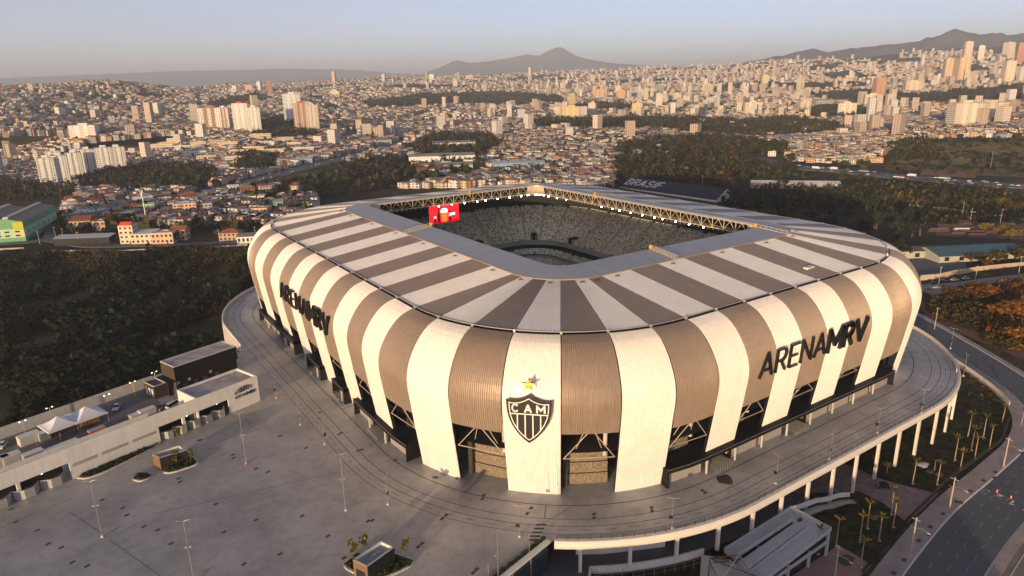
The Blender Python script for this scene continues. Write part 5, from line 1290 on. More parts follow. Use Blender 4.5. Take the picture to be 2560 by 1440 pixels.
# ---- lower terrace, its white edge and the walls under the deck
TF = [(79.2*math.cos(R_(t)), 79.2*math.sin(R_(t))) for t in np.arange(237, 258.5, 1.5)]
sheet([(-66,-64.7),(-51.5,-60.7),(-30,-40),(20,-40),(24,-79),(-2,-79.2)]+TF[::-1]+[(-50,-76)], -8.35, 'lower_terrace', M['asphalt'])
lt = thing('terrace_edge', (TF[0][0], TF[0][1], -8.3), 'lower white curved terrace edge at the bottom of the photo', 'parapet')
pin(beamring([(-62,-88),(-52,-76)]+TF, [(-.2,-8.34),(-.2,-7.3),(.25,-7.3),(.35,-8.9),(.2,-9.4),(-.4,-9.4)], 'edge_beam', M['white_paint'], lt), lt)
TR = np.array([(-52,-77)]+TF, float); tl_ = np.r_[0, np.cumsum(np.hypot(*np.diff(TR, axis=0).T))]
s = 3.0
while s < tl_[-1]:
    a, b = along(TR, tl_, s), along(TR, tl_, min(s+2.6, tl_[-1])); d = (b-a)/(np.linalg.norm(b-a)+1e-9); nx, ny = d[1]*1.2, -d[0]*1.2
    mb = MB(); mb.box((a[0]+nx, a[1]+ny, -11.0), (.08,.08,2.2)); mb.tube((a[0]+nx, a[1]+ny, -8.9), (b[0]+nx, b[1]+ny, -8.9), .04, n=4); mb.tube((a[0]+nx, a[1]+ny, -10.0), (b[0]+nx, b[1]+ny, -10.0), .03, n=4); pin(mb.build('rail_panel', M['galv'], lt), lt); s += 2.6
sheet([(-70,-90),(-20,-84),(-10,-90),(-30,-110),(-70,-110)], ZL+.05, 'lower_yard', M['asphalt'])
def bigwall(P, z0, z1, name, label, m, t=.3):
    r = thing(name, (P[0][0], P[0][1], z0), label, 'wall')
    for a, b in zip(P[:-1], P[1:]): mb = MB(); mb.beam((a[0], a[1], (z0+z1)/2), (b[0], b[1], (z0+z1)/2), t, z1-z0); pin(mb.build('wall_panel', m, r), r)
    return r
wa = [at(*c3(x, y), -4.5) for x, y in ((340,590),(560,585),(790,560),(1075,525))]
bigwall([(p[0]+2.5, p[1]+4.0) for p in wa], -8.3, -3.2, 'inner_wall', 'white wall panel standing in the shade under the esplanade edge', M['white_paint'])
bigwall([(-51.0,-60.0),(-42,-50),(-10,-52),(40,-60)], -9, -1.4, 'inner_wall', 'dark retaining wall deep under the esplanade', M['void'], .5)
# dark glazed flank of the forecourt beside the lower terrace, with white top rail and hedge
fa = np.array([e1[0], e1[1]]); fb = np.array([e3[0], e3[1]]); fd = (fb-fa)/np.linalg.norm(fb-fa); fn = np.array([-fd[1], fd[0]])
if fn[0] < 0: fn = -fn
fk = thing('forecourt_flank', (fa[0], fa[1], -8), 'dark panelled flank wall of the forecourt with white coping and hedge strip', 'wall')
M['flank'] = mat('flank_panel', (.035,.05,.065), .35, .1, .1, .5)
nP = 6; LL = np.linalg.norm(fb-fa)
for i in range(nP):
    a = fa+fd*(LL*i/nP+.06); b = fa+fd*(LL*(i+1)/nP-.06); mb = MB(); mb.beam((a[0]+fn[0]*.2, a[1]+fn[1]*.2, -4.4), (b[0]+fn[0]*.2, b[1]+fn[1]*.2, -4.4), .3, 8.0); pin(mb.build('flank_panel', M['flank'], fk), fk)
    mb = MB(); mb.box((b[0]+fn[0]*.42, b[1]+fn[1]*.42, -8.4), (.16,.16,8.2)); pin(mb.build('flank_post', M['galv'], fk), fk)
mb = MB(); mb.beam((*(fa+fn*.55), .1), (*(fb+fn*.55), .1), 1.3, .5); pin(mb.build('coping', M['white_paint'], fk), fk)
hg = []; 
for t in np.arange(0, LL, .55): q_ = fa+fd*t-fn*.75; hg.append(leafcloud(22, q_[0], q_[1], .35, .5, .5, .4, .2, GREEN))
V, F, C = merge(hg); pin(npmesh('hedge', V, F, M['leaf'], C, parent=fk, kind='stuff'), fk)
for t in (.16, .52): mb = MB(); mb.tube((*(fa+fd*LL*t-fn*.2), .2), (*(fa+fd*LL*t-fn*.2), 5.2), .06); pin(mb.build('lamp_post', M['galv'], fk), fk)
# ---- switchback ramp
rmp = thing('ramp_building', (0,-87,ZL), 'pale concrete switchback ramp structure below the esplanade edge', 'ramp')
M['rampc'] = mat('ramp_concrete', (.46,.48,.50), .7, 0, .1, .4)
def rq(mb, name, m=None): return pin(mb.build(name, m or M['rampc'], rmp), rmp)
def slab(x0, x1, y0, y1, z0, z1, t=.35):
    mb = MB(); V = [(x0,y0,z0),(x1,y0,z1),(x1,y1,z1),(x0,y1,z0)]; V += [(x, y, z-t) for x, y, z in V]; mb.add(V, [(0,1,2,3),(7,6,5,4),(0,4,5,1),(1,5,6,2),(2,6,7,3),(3,7,4,0)]); return mb
def para(x0, y0, x1, y1, z0, z1, h=1.1, t=.22):
    d = Vector((x1-x0, y1-y0)).normalized(); nx, ny = -d.y*t/2, d.x*t/2; mb = MB()
    V = [(x0+nx,y0+ny,z0),(x1+nx,y1+ny,z1),(x1-nx,y1-ny,z1),(x0-nx,y0-ny,z0)]; V += [(x, y, z+h) for x, y, z in V]; mb.add(V, [(0,1,5,4),(1,2,6,5),(2,3,7,6),(3,0,4,7),(4,5,6,7)]); return mb
rq(slab(-12.5, 9.8, -83.6, -80.6, -8.2, -7.0), 'ramp_lane'); rq(slab(9.8, 14.0, -91.6, -80.6, -7.0, -7.0), 'landing'); rq(slab(-15, 9.8, -87.4, -84.4, -9.0, -7.0), 'ramp_lane'); rq(slab(-15.5, 9.8, -91.6, -88.2, -9.9, -7.0), 'ramp_lane')
for a in ((-12.5,-80.5,14,-80.5,-8.2,-7.0), (-12.5,-83.7,9.6,-83.7,-8.2,-7.0), (-15,-87.5,9.8,-87.5,-9.0,-7.0), (-15.5,-88.1,9.8,-88.1,-9.9,-7.0), (14.0,-91.7,14.0,-80.5,-7.0,-7.0), (-15.5,-91.7,14.0,-91.7,-9.9,-7.0), (-15.2,-87.4,-15.2,-84.2,-9,-9), (-12.6,-83.6,-12.6,-80.6,-8.2,-8.2)): rq(para(*a), 'ramp_parapet')
for x in (-11, -2.5, 6, 13.6):
    for y in (-91.4, -87.8, -83): mb = MB(); mb.box((x, y, ZL), (.7,.5,6.6 if x > 6 else 4.6)); rq(mb, 'pier')
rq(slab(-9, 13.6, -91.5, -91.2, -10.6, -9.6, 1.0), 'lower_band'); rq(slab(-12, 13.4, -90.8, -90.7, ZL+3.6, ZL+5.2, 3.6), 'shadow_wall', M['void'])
mb = MB(); mb.box((11.6,-84.6,-7.0), (1.6,.9,.02)); mb.box((11.6,-84.6,-6.98), (1.2,.6,.5)); rq(mb, 'drain_box', M['dark_metal'])
stp = [(14.2,-82.4,-7.0),(20,-82.2,-8.2),(25,-82.1,-9.0),(29,-82.0,-10.4),(36,-82.2,-11.6),(39.6,-83.2,-12.2)]
for (a, b) in zip(stp[:-1], stp[1:]):
    rq(para(a[0], a[1]+1.2, b[0], b[1]+1.2, a[2], b[2], 1.3, .5), 'stair_parapet', M['white_paint']); mb = MB(); mb.add([(a[0],a[1]-1.4,a[2]-.8),(b[0],b[1]-1.4,b[2]-.8),(b[0],b[1]+1.0,b[2]-.8),(a[0],a[1]+1.0,a[2]-.8)], [(0,1,2,3)]); rq(mb, 'stair_flight', M['galv'])
    mb = MB(); [mb.tube((a[0]+(b[0]-a[0])*t, a[1]-1.4, a[2]-1.2+(b[2]-a[2])*t), (a[0]+(b[0]-a[0])*t, a[1]-1.4, a[2]+.3+(b[2]-a[2])*t), .03, n=4) for t in (0,.2,.4,.6,.8)]; mb.tube((a[0],a[1]-1.4,a[2]+.3), (b[0],b[1]-1.4,b[2]+.3), .04, n=4); rq(mb, 'stair_rail', M['galv'])
bigwall([(-18.5,-78.6),(-14.5,-83.5),(-16.5,-92)], ZL, -7.6, 'ramp_wall', 'pale concrete wall joining the terrace edge and the ramp', M['rampc'])
# steel frame on the ramp forecourt
sf = thing('steel_frame', (-16,-88,-8), 'welded steel lattice frame standing before the ramp at the bottom edge', 'frame'); M['rust'] = mat('rusty_steel', (.20,.12,.08), .7, .3, .2, 1)
Q = [at(*c3(x, y), -6.5) for x, y in ((1390,625),(1620,600),(1765,770),(1480,800))]; Q = [Vector(p) for p in Q]; G = [Vector((p.x, p.y, ZL+.1)) for p in Q]; ct = sum(Q, Vector())/4
for i in range(4):
    for a, b in ((Q[i], Q[(i+1) % 4]), (G[i], Q[i]), (Q[i], ct), (Q[i]-Vector((0,0,1.4)), Q[(i+1) % 4]-Vector((0,0,1.4))), (Q[i], Q[(i+1) % 4]-Vector((0,0,1.4)))): mb = MB(); mb.beam(a, b, .22, .22); pin(mb.build('member', M['galv'] if i % 2 else M['rust'], sf), sf)
# ================================================================== the city
# unseen ground rise added behind the camera to keep the ramp court in shade
shade_rise = []
for i in range(17):
    t = i/16; cx, cy = -128+60*t, -96-90*t; pk = 8.5*math.sin(math.pi*min(1, .12+.9*t))**.5
    for o_, f_ in ((-34,-1.0),(-16,.45),(-4,.95),(2,1.0),(9,.6),(22,-1.0)):
        nx, ny = .832, .555; z = -14.6+(pk+14.6)*max(0, f_) if f_ > 0 else -15.5
        shade_rise.append((cx+nx*o_, cy+ny*o_, z+.4*math.sin(i*1.7+o_)))
o = npmesh('hill', np.array(shade_rise), np.array([(i*6+j, i*6+j+1, (i+1)*6+j+1, (i+1)*6+j) for i in range(16) for j in range(5)]), M['ground'], smooth=True); tag(o, kind='structure')
# ---- generic building
def windows_mesh(w, d, h, fl, nx, ny, m=.9):
    mb = MB()
    for f in range(fl):
        z = f*h/fl+h/fl*.35; hh = h/fl*.42
        for i in range(nx):
            x = (i+.5)/nx*w-w/2; ww = min(1.6, w/nx*.5)
            for y, s_ in ((-d/2-.04, 1), (d/2+.04, -1)): mb.add([(x-ww/2,y,z),(x+ww/2,y,z),(x+ww/2,y,z+hh),(x-ww/2,y,z+hh)], [(0,1,2,3)])
        for i in range(ny):
            y = (i+.5)/ny*d-d/2; ww = min(1.6, d/ny*.5)
            for x in (-w/2-.04, w/2+.04): mb.add([(x,y-ww/2,z),(x,y+ww/2,z),(x,y+ww/2,z+hh),(x,y-ww/2,z+hh)], [(0,1,2,3)])
    return mb
def building(name, p, w, d, h, rz, wc, roof='flat', rc=(.3,.3,.3), fl=None, label=None, cat='house', group=None, win=True, z=None, over=.5):
    z = p[2] if z is None else z; r = thing(name, (p[0], p[1], z-.3), label, cat, group, rz); h += .3
    fl = fl or max(1, int(h/3)); mb = MB(); mb.box((0,0,-3), (w, d, h+3)); o = mb.build('wall', M['wallc'], r); o.color = (*wc, 1)
    if roof == 'flat':
        for a in (((0,-d/2+.12,h),(w,.24,.7)), ((0,d/2-.12,h),(w,.24,.7)), ((-w/2+.12,0,h),(.24,d-.5,.7)), ((w/2-.12,0,h),(.24,d-.5,.7))): mb = MB(); mb.box(a[0], a[1]); o = mb.build('parapet', M['wallc'], r); o.color = (*wc, 1)
        mb = MB(); mb.box((0,0,h), (w-.5, d-.5, .12)); o = mb.build('roof', M['roofc'], r); o.color = (*rc, 1)
        if w*d > 60: mb = MB(); mb.tube((w*.2,d*.15,h+.1), (w*.2,d*.15,h+1.5), .8, n=10); mb.build('water_tank', M['tank'], r)
    else:
        e = over; a, b = w/2+e, d/2+e; rise = min(w, d)*.24; mb = MB()
        if roof == 'gable': V = [(-a,-b,h),(a,-b,h),(a,b,h),(-a,b,h),(-a,0,h+rise),(a,0,h+rise)]; F = [(0,1,5,4),(2,3,4,5),(0,4,3),(1,2,5),(3,2,1,0)]
        elif roof == 'hip': k = max(a-b, .2); V = [(-a,-b,h),(a,-b,h),(a,b,h),(-a,b,h),(-k,0,h+rise),(k,0,h+rise)]; F = [(0,1,5,4),(2,3,4,5),(0,4,3),(1,2,5),(3,2,1,0)]
        else: V = [(-a,-b,h+.1),(a,-b,h+.1),(a,b,h+rise*.5),(-a,b,h+rise*.5),(-a,-b,h),(a,-b,h),(a,b,h),(-a,b,h)]; F = [(0,1,2,3),(4,5,1,0),(5,6,2,1),(6,7,3,2),(7,4,0,3),(7,6,5,4)]
        mb.add(V, F); o = mb.build('roof', M['roofc'], r); o.color = (*rc, 1)
    if win:
        key = (round(w), round(d), round(h), fl)
        mb = windows_mesh(w, d, h, fl, max(2, int(w/3)), max(2, int(d/3))); mb.build('windows', M['window'], r, kind='stuff')
        mb = MB(); mb.box((w*.22, -d/2-.05, 0), (1.1, .14, 2.2)); mb.build('door', M['dark_metal'], r)
    return r
M['tank'] = mat('water_tank', (.10,.16,.30), .5)
CREAM, WHITEc, GREY, PEACH, SALMON, YELc, GRN, BLU, BRICK, TANc = (.62,.55,.42), (.70,.69,.66), (.38,.37,.36), (.60,.42,.30), (.55,.30,.22), (.62,.46,.16), (.25,.42,.30), (.22,.34,.46), (.34,.15,.09), (.45,.34,.24)
TILE, TILE2, FIB, LIGHT, DARK, BLUR = (.28,.095,.055), (.20,.075,.05), (.23,.225,.22), (.55,.56,.58), (.09,.085,.085), (.16,.27,.40)
NAMES = {CREAM:'cream', WHITEc:'white', GREY:'grey', PEACH:'peach', SALMON:'salmon', YELc:'yellow', GRN:'green', BLU:'blue', BRICK:'brick-red', TANc:'tan'}
RN = {TILE:'orange tiled', TILE2:'dark red tiled', FIB:'grey sheet', LIGHT:'pale metal', DARK:'dark', BLUR:'blue metal'}
face = PSI-math.pi/2                                     # building front (local -y) towards the camera
def c5(x, y): return x/3.879, 440+y/3.879
man = [  # left street, read off the photo: crop x,y of base, w,d,h, rot, wall, roof kind, roof colour, name
 (815,520,13,12,7.5,.25,TANc,'gable',TILE2,'tan gabled house with brick-red gable above the black shed'),
 (885,425,20,10,7,.15,PEACH,'shed',LIGHT,'long house with curved pale blue-white roof above the street'),
 (985,520,8,8,6.5,.2,TANc,'flat',GREY,'small tan house right of the tan gabled house'),
 (1268,640,8.5,9,11.5,.1,CREAM,'flat',FIB,'tall narrow house with an orange-red awning on the street'),
 (1420,640,14,10,6.5,.1,CREAM,'shed',LIGHT,'cream house with white roof right of the red awning house'),
 (1610,640,13,10,6.8,.1,PEACH,'flat',LIGHT,'peach flat-roofed house behind the street tree'),
 (1760,610,9,9,7,.1,PEACH,'gable',TILE,'peach house with tiled roof at the row end'),
 (1815,390,16,11,10.5,.3,PEACH,'flat',LIGHT,'peach three-storey block with pale roof edge behind the trees'),
 (2000,370,11,10,9,.3,GREY,'flat',GREY,'grey concrete house adjoining the peach three-storey block'),
 (1405,300,15,10,7,.2,WHITEc,'gable',LIGHT,'white modern house behind the telecom mast'),
 (1840,240,17,11,6,.25,BRICK,'hip',TILE,'house with wide dark-red hip roof behind the peach block'),
 (960,270,13,10,5,.2,TANc,'hip',TILE2,'low house with dark red roof left of the mast'),
 (1130,255,12,9,5,.1,TANc,'hip',TILE2,'low house with brown tiled roof just left of the mast'),
 (1560,260,12,9,5.5,.2,SALMON,'hip',TILE2,'house with dark tiled roof right of the white modern house'),
 (2065,215,13,9,6,.3,GREY,'shed',BLUR,'grey house with bluish roof behind the grey concrete house'),
 (2180,215,6,6,6,.3,BLU,'flat',BLUR,'small bright blue house near the hillside'),
 (2320,270,14,9,5.5,.2,CREAM,'gable',FIB,'cream house with white gable near the stadium flank'),
 (2480,270,16,9,7,.2,CREAM,'flat',FIB,'long cream house close to the left stadium edge'),
 (1310,130,12,9,6,.4,SALMON,'hip',TILE,'house with orange roof up behind the mast head'),
 (2250,610,13,10,5,.1,TANc,'hip',TILE,'house with red tiled hip roof beside the stadium left flank'),
 (2420,640,13,8,4.5,.15,WHITEc,'shed',FIB,'white walled shed beside the stadium left flank'),
 (710,270,14,10,4.5,.2,TANc,'hip',TILE2,'low house with dark tiles behind the long pale roof'),
 (1080,330,16,8,4.5,.1,GREY,'shed',FIB,'low grey-roofed shed behind the yellow-leaved tree')]
for (x, y, w, d, h, rz, wc, rf, rc, lab) in man:
    p = hit(*c5(x, y)); building('house', p, w*1.2, d*1.2, h*1.15, face+rz, wc, rf, rc, label=lab, group='houses along the left street')
# green 2-storey house (x700,y505) and extra
p = hit(700, 528); building('house', p, 9, 8, 9.5, face+.1, GRN, 'gable', FIB, label='green two-storey house left of the stadium roof', group='houses along the left street')
# black bar shed on the corner
p = hit(*c5(830, 650)); building('shed', p, 40, 10, 5, face+.09, (.02,.02,.02), 'shed', (.42,.45,.50), label='long low black corner shed with pale grey roof on the street', cat='shed', win=False)
# red awning and balconies on the tall narrow house
q = hit(*c5(1268, 640)); r = thing('awning', (q[0], q[1], q[2]+13.4), 'bright orange-red awning on top of the tall narrow house', 'awning', rz=face+.1); mb = MB(); V = [(-4.2,-5.9,0),(4.2,-5.9,0),(4.2,-1.5,2.6),(-4.2,-1.5,2.6)]; mb.add(V+[(x,y,z-.1) for x,y,z in V], [(0,1,2,3),(7,6,5,4),(0,4,5,1),(1,5,6,2),(2,6,7,3),(3,7,4,0)]); mb.build('cloth', mat('awning_cloth', (.75,.08,.03), .6), r); mb = MB(); [mb.tube((x,-5.3,-.6), (x,-5.3,.3), .06) for x in (-4, 4)]; mb.build('strut', M['galv'], r)
# green warehouse at the left edge
p0, p1 = hit(66, 602), hit(146, 560); dv = Vector((p1[0]-p0[0], p1[1]-p0[1], 0)); Lw = dv.length; dv.normalize(); nv = Vector((-dv.y, dv.x, 0))
gw = thing('warehouse', p0, 'green and pale-green warehouse with brown ridged roof at the left edge', 'warehouse'); zw = p0[2]-.3; Ht = 15.5
def gq(u, w, z): return Vector((p0[0], p0[1], zw))+dv*u+nv*w+Vector((0,0,z))
M['gpale'] = mat('pale_green', (.42,.60,.42), .7, 0, .08, .3); M['gdeep'] = mat('deep_green', (.13,.36,.20), .7, 0, .1, .3); M['glime'] = mat('lime', (.42,.52,.05), .7); M['broof'] = mat('brown_roof', (.32,.25,.19), .75, .1, .15, .3)
def gp(poly, m, n): mb = MB(); mb.add(poly, [tuple(range(len(poly)))]); return pin(mb.build(n, m, gw), gw)
Wd = 46
for z0, z1, m in ((0,3.4,'gdeep'),(3.4,10.2,'gpale'),(10.2,Ht,'gdeep')):
    gp([gq(0,0,z0), gq(Lw,0,z0), gq(Lw,0,z1), gq(0,0,z1)], M[m], 'side_cladding'); gp([gq(0,0,z0), gq(0,Wd,z0), gq(0,Wd,z1), gq(0,0,z1)], M[m], 'end_cladding'); gp([gq(Lw,0,z0), gq(Lw,Wd,z0), gq(Lw,Wd,z1), gq(Lw,0,z1)], M[m], 'end_cladding')
gp([gq(-.05,0,9.0), gq(-.05,7,9.0), gq(-.05,7,Ht+.5), gq(-.05,0,Ht+.5)], M['glime'], 'lime_panel'); gp([gq(-.05,0,3.4), gq(-.05,7,3.4), gq(-.05,7,9), gq(-.05,0,9)], mat('pale_yellow', (.62,.58,.30), .7), 'yellow_panel')
for k in range(2):
    w0 = k*23; gp([gq(-.4,w0-.3,Ht-.2), gq(Lw+.4,w0-.3,Ht-.2), gq(Lw+.4,w0+11,Ht+3), gq(-.4,w0+11,Ht+3)], M['broof'], 'roof_slope'); gp([gq(-.4,w0+11,Ht+3), gq(Lw+.4,w0+11,Ht+3), gq(Lw+.4,w0+23,Ht-.2), gq(-.4,w0+23,Ht-.2)], M['broof'], 'roof_slope')
    mb = MB(); a, b = gq(1,w0+11,Ht+3.4), gq(Lw-1,w0+11,Ht+3.4); mb.beam(a, b, 3.6, 1.1); pin(mb.build('ridge_vent', M['galv'], gw), gw)
    mb = MB(); mb.add([gq(-.05,w0,Ht-.3), gq(-.05,w0+22.8,Ht-.3), gq(-.05,w0+11,Ht+2.9)], [(0,1,2)]); pin(mb.build('gable_end', M['gdeep'], gw), gw)
for i in range(6):
    for z in (6.8,): mb = MB(); a = gq(8+i*Lw/6.6,-.06,z); b = gq(8+i*Lw/6.6+1.8,-.06,z); mb.beam(a, b, .15, 1.5); pin(mb.build('window', M['window'], gw), gw)
for w in (3, 10, 16, 30):
    for z in (5.0, 8.0): mb = MB(); a = gq(-.1,w,z); b = gq(-.1,w+3.2,z); mb.beam(a, b, .2, 1.2); pin(mb.build('window', M['window'], gw), gw)
# telecom mast
p = hit(368, 562); r = thing('telecom_mast', p, 'tall white tubular telecom mast with antennas above the left houses', 'mast'); mb = MB(); mb.tube((0,0,0), (0,0,30), .55, .28, n=12); mb.build('mast_tube', M['white_paint'], r)
for k, z in enumerate((24.5, 27.5)):
    for i in range(3): a = i*2.09+k; mb = MB(); mb.box((1.3*math.cos(a), 1.3*math.sin(a), z), (.45,.35,2.6), a); mb.tube((0,0,z+1.2), (1.3*math.cos(a),1.3*math.sin(a),z+1.2), .06, n=5); mb.build('antenna', M['white_paint'], r)
mb = MB(); mb.tube((0,0,24), (0,0,24.2), 1.7, n=14); mb.build('platform', M['galv'], r); mb = MB(); mb.tube((0,0,30), (0,0,34), .05); mb.build('whip', M['galv'], r)
# ---- ribbons of road over the terrain
def ribbon(pp, w, name, m, lift=.35, n=70, kind='structure'):
    P = np.array([hit(*q)[:2] for q in pp]); t = np.linspace(0, len(P)-1, n); C_ = np.array([cr(P, x) for x in t]); V = []
    d = np.gradient(C_, axis=0); d /= np.linalg.norm(d, axis=1)[:, None]; nr = np.stack([-d[:, 1], d[:, 0]], 1)
    zc = terv(C_[:, 0], C_[:, 1]); ker = np.ones(7)/7; zc = np.convolve(np.pad(zc, 3, 'edge'), ker, 'valid')
    for o_ in (-w/2-1.5, -w/2, w/2, w/2+1.5):
        Q = C_+nr*o_; z = zc+lift if abs(o_) <= w/2 else zc-2.5; V.append(np.c_[Q, z])
    V = np.stack(V, 1).reshape(-1, 3); F = np.array([(i*4+j, i*4+j+1, (i+1)*4+j+1, (i+1)*4+j) for i in range(n-1) for j in range(3)])
    o = npmesh(name, V, F, m); tag(o, kind=kind); return C_, nr, zc+lift
M['asphalt_far'] = mat('asphalt_far', (.085,.09,.10), .8, 0, .12, .05)
HW1 = ribbon([(480,497),(560,470),(660,446),(760,420),(850,398),(930,378),(1000,356),(1080,330),(1180,318),(1300,312)], 30, 'highway', M['asphalt_far'])
HW2 = ribbon([(1880,396),(1990,418),(2100,428),(2220,440),(2350,452),(2480,462),(2640,472)], 34, 'highway', M['asphalt_far'], 1.0)
HW3 = ribbon([(880,345),(850,310),(830,275),(800,250),(770,238)], 20, 'highway', M['asphalt_far'])
ST1 = ribbon([(-40,612),(60,606),(120,600),(200,612),(300,614),(420,612),(560,606),(640,600)], 9, 'street', M['asphalt'], .25); ST2 = ribbon([(120,602),(140,560),(152,530),(165,500)], 9, 'street', M['asphalt'], .3)
RR1 = ribbon([(2300,726),(2350,722),(2430,716),(2500,706),(2640,690)], 17, 'side_road', mat('dusty_road', (.30,.25,.235), .85, 0, .15, .1), .3)
# median lines
for H_ in (HW1, HW2):
    C_, nr, z = H_; V = []
    for o_ in (-.25, .25): V.append(np.c_[C_+nr*o_, z+.12])
    V = np.stack(V, 1).reshape(-1, 3); o = npmesh('median', V, np.array([(2*i, 2*i+1, 2*i+3, 2*i+2) for i in range(len(C_)-1)]), M['concrete']); tag(o, kind='structure')
# traffic
cc = [WHT, SILc, GRYc, WHT, BLKc, REDc, WHT, SILc]; tr, tpz = [], {}
def traffic(H_, n, w, t0, t1, grp, phrase):
    C_, nr, z = H_; objs, pts = [], []
    for i in range(n):
        k = int((t0+(t1-t0)*(i+random.random()*.8)/n)*(len(C_)-2)); lane = random.choice([-.38,-.22,-.1,.12,.26,.4])*w; q = C_[k]+nr[k]*lane; d = C_[k+1]-C_[k]; kd = random.choice(['car']*8+['van','truck','bus']); a = math.atan2(d[1], d[0])+(math.pi if lane > 0 else 0)
        r = car(kd, (q[0], q[1], z[k]+.02), a, random.choice(cc), small=True, grp=grp); objs.append((r, kd)); pts.append(q)
    for kd in set(k for _, k in objs):
        ii = [i for i, (_, k) in enumerate(objs) if k == kd]; rank_labels([objs[i][0] for i in ii], [(*pts[i], 0) for i in ii], '%s %s' % ({'car':'small car','van':'small van','truck':'box truck','bus':'bus'}[kd], phrase))
traffic(HW1, 46, 30, .02, .7, 'traffic on the left highway', 'driving on the highway left of the stadium'); traffic(HW2, 44, 34, .12, .95, 'traffic on the right highway', 'driving on the wide highway at right')
traffic(HW3, 14, 20, .05, .9, 'traffic on the distant road', 'on the distant road up the hill')
# parked cars on the side road and lots at right
sr = []
for i, (x, y, kc, w) in enumerate(((2332,711,'car',BLKc),(2357,706,'car',BLUc),(2386,703,'car',WHT),(2414,699,'car',WHT),(2318,727,'car',GRYc),(2342,722,'car',WHT),(2368,720,'car',BLKc))):
    p = hit(x, y); r = car(kc, (p[0], p[1], p[2]+.32), PSI-math.pi/2+.25, w); r['label'] = '%s car parked along the side road right of the stadium, %s from left' % (['black','blue','white','white','grey','white','black'][i], ordinal(i+1))
wall_pts = [hit(x, y)[:2] for x, y in ((2300,702),(2345,697),(2385,688),(2440,678),(2500,670),(2600,660))]
wall_run([tuple(p) for p in wall_pts], 3.2, .3, 'boundary_wall', 'long tan boundary wall above the side road right of the stadium', mat('tan_wall', (.52,.42,.30), .8, 0, .1, .3), z0=ter(*wall_pts[2])-.2)
wall_pts = [hit(x, y)[:2] for x, y in ((2200,507),(2340,524),(2420,533),(2500,543),(2570,552))]
wall_run([tuple(p) for p in wall_pts], 2.6, .3, 'boundary_wall', 'pale wall behind the timber yard at right', M['concrete'], z0=ter(*wall_pts[1])-.2)
wall_pts = [hit(x, y)[:2] for x, y in ((-30,628),(60,622),(130,632),(300,628),(480,622),(620,614))]
for i, lab in enumerate(('pale concrete wall along the left street, left piece', 'long low white wall between the left street and the wooded slope')):
    seg_ = wall_pts[:2] if i == 0 else wall_pts[2:]; zz = np.mean([ter(*q) for q in seg_]); wall_run([tuple(p) for p in seg_], 2.0, .3, 'street_wall', lab, M['concrete'], z0=zz-.6)
# ---- open ground: fields, yards and lots laid over the terrain
def patch(P, name, m, lift=.25, n=26):
    Q = np.array([hit(*q)[:2] for q in P]); x0, y0 = Q.min(0); x1, y1 = Q.max(0); c = (Q[0]+Q[1])/2
    # ruled grid between the two long edges of a four-cornered field
    a, b, c_, d = Q; u = np.linspace(0, 1, n); V = []
    for t in u:
        l, r_ = a+(d-a)*t, b+(c_-b)*t
        for s_ in u: q = l+(r_-l)*s_; V.append((q[0], q[1], 0))
    V = np.array(V); V[:, 2] = terv(V[:, 0], V[:, 1])+lift
    F = np.array([(i*n+j, i*n+j+1, (i+1)*n+j+1, (i+1)*n+j) for i in range(n-1) for j in range(n-1)]); o = npmesh(name, V, F, m, smooth=True); tag(o, kind='structure'); return o
M['field'] = mat('field_grass', (.12,.12,.05), .95, 0, .3, .05, col2=(.18,.145,.075), spec=.1); M['earth'] = mat('bare_earth', (.26,.14,.10), .95, 0, .2, .1, spec=.1); M['lot'] = mat('lot_asphalt', (.12,.115,.12), .85, 0, .2, .15); M['city_ground'] = mat('city_ground', (.16,.13,.11), .95, 0, .35, .06, col2=(.07,.07,.045), spec=.1)
patch([(2215,425),(2570,445),(2570,352),(2240,365)], 'field', M['field']); patch([(640,462),(1140,432),(1120,400),(760,432)], 'field', M['field']); patch([(2300,438),(2440,446),(2440,430),(2300,424)], 'bare_earth', M['earth'], .5); patch([(2340,590),(2560,600),(2560,556),(2345,545)], 'timber_yard', mat('yard_earth', (.13,.085,.065), .95, 0, .3, .1)); patch([(2290,700),(2420,676),(2400,632),(2270,640)], 'lot', M['lot'])
patch([(2302,795),(2570,905),(2570,868),(2325,772)], 'bare_earth', mat('bank_earth', (.17,.105,.08), .95, 0, .25, .2, spec=.1), .3); patch([(150,560),(640,560),(700,500),(190,492)], 'house_plots', M['city_ground'], .15); patch([(620,272),(760,262),(740,236),(600,244)], 'quarry_field', mat('dry_field', (.22,.13,.055), .95, 0, .25, .02), .6)
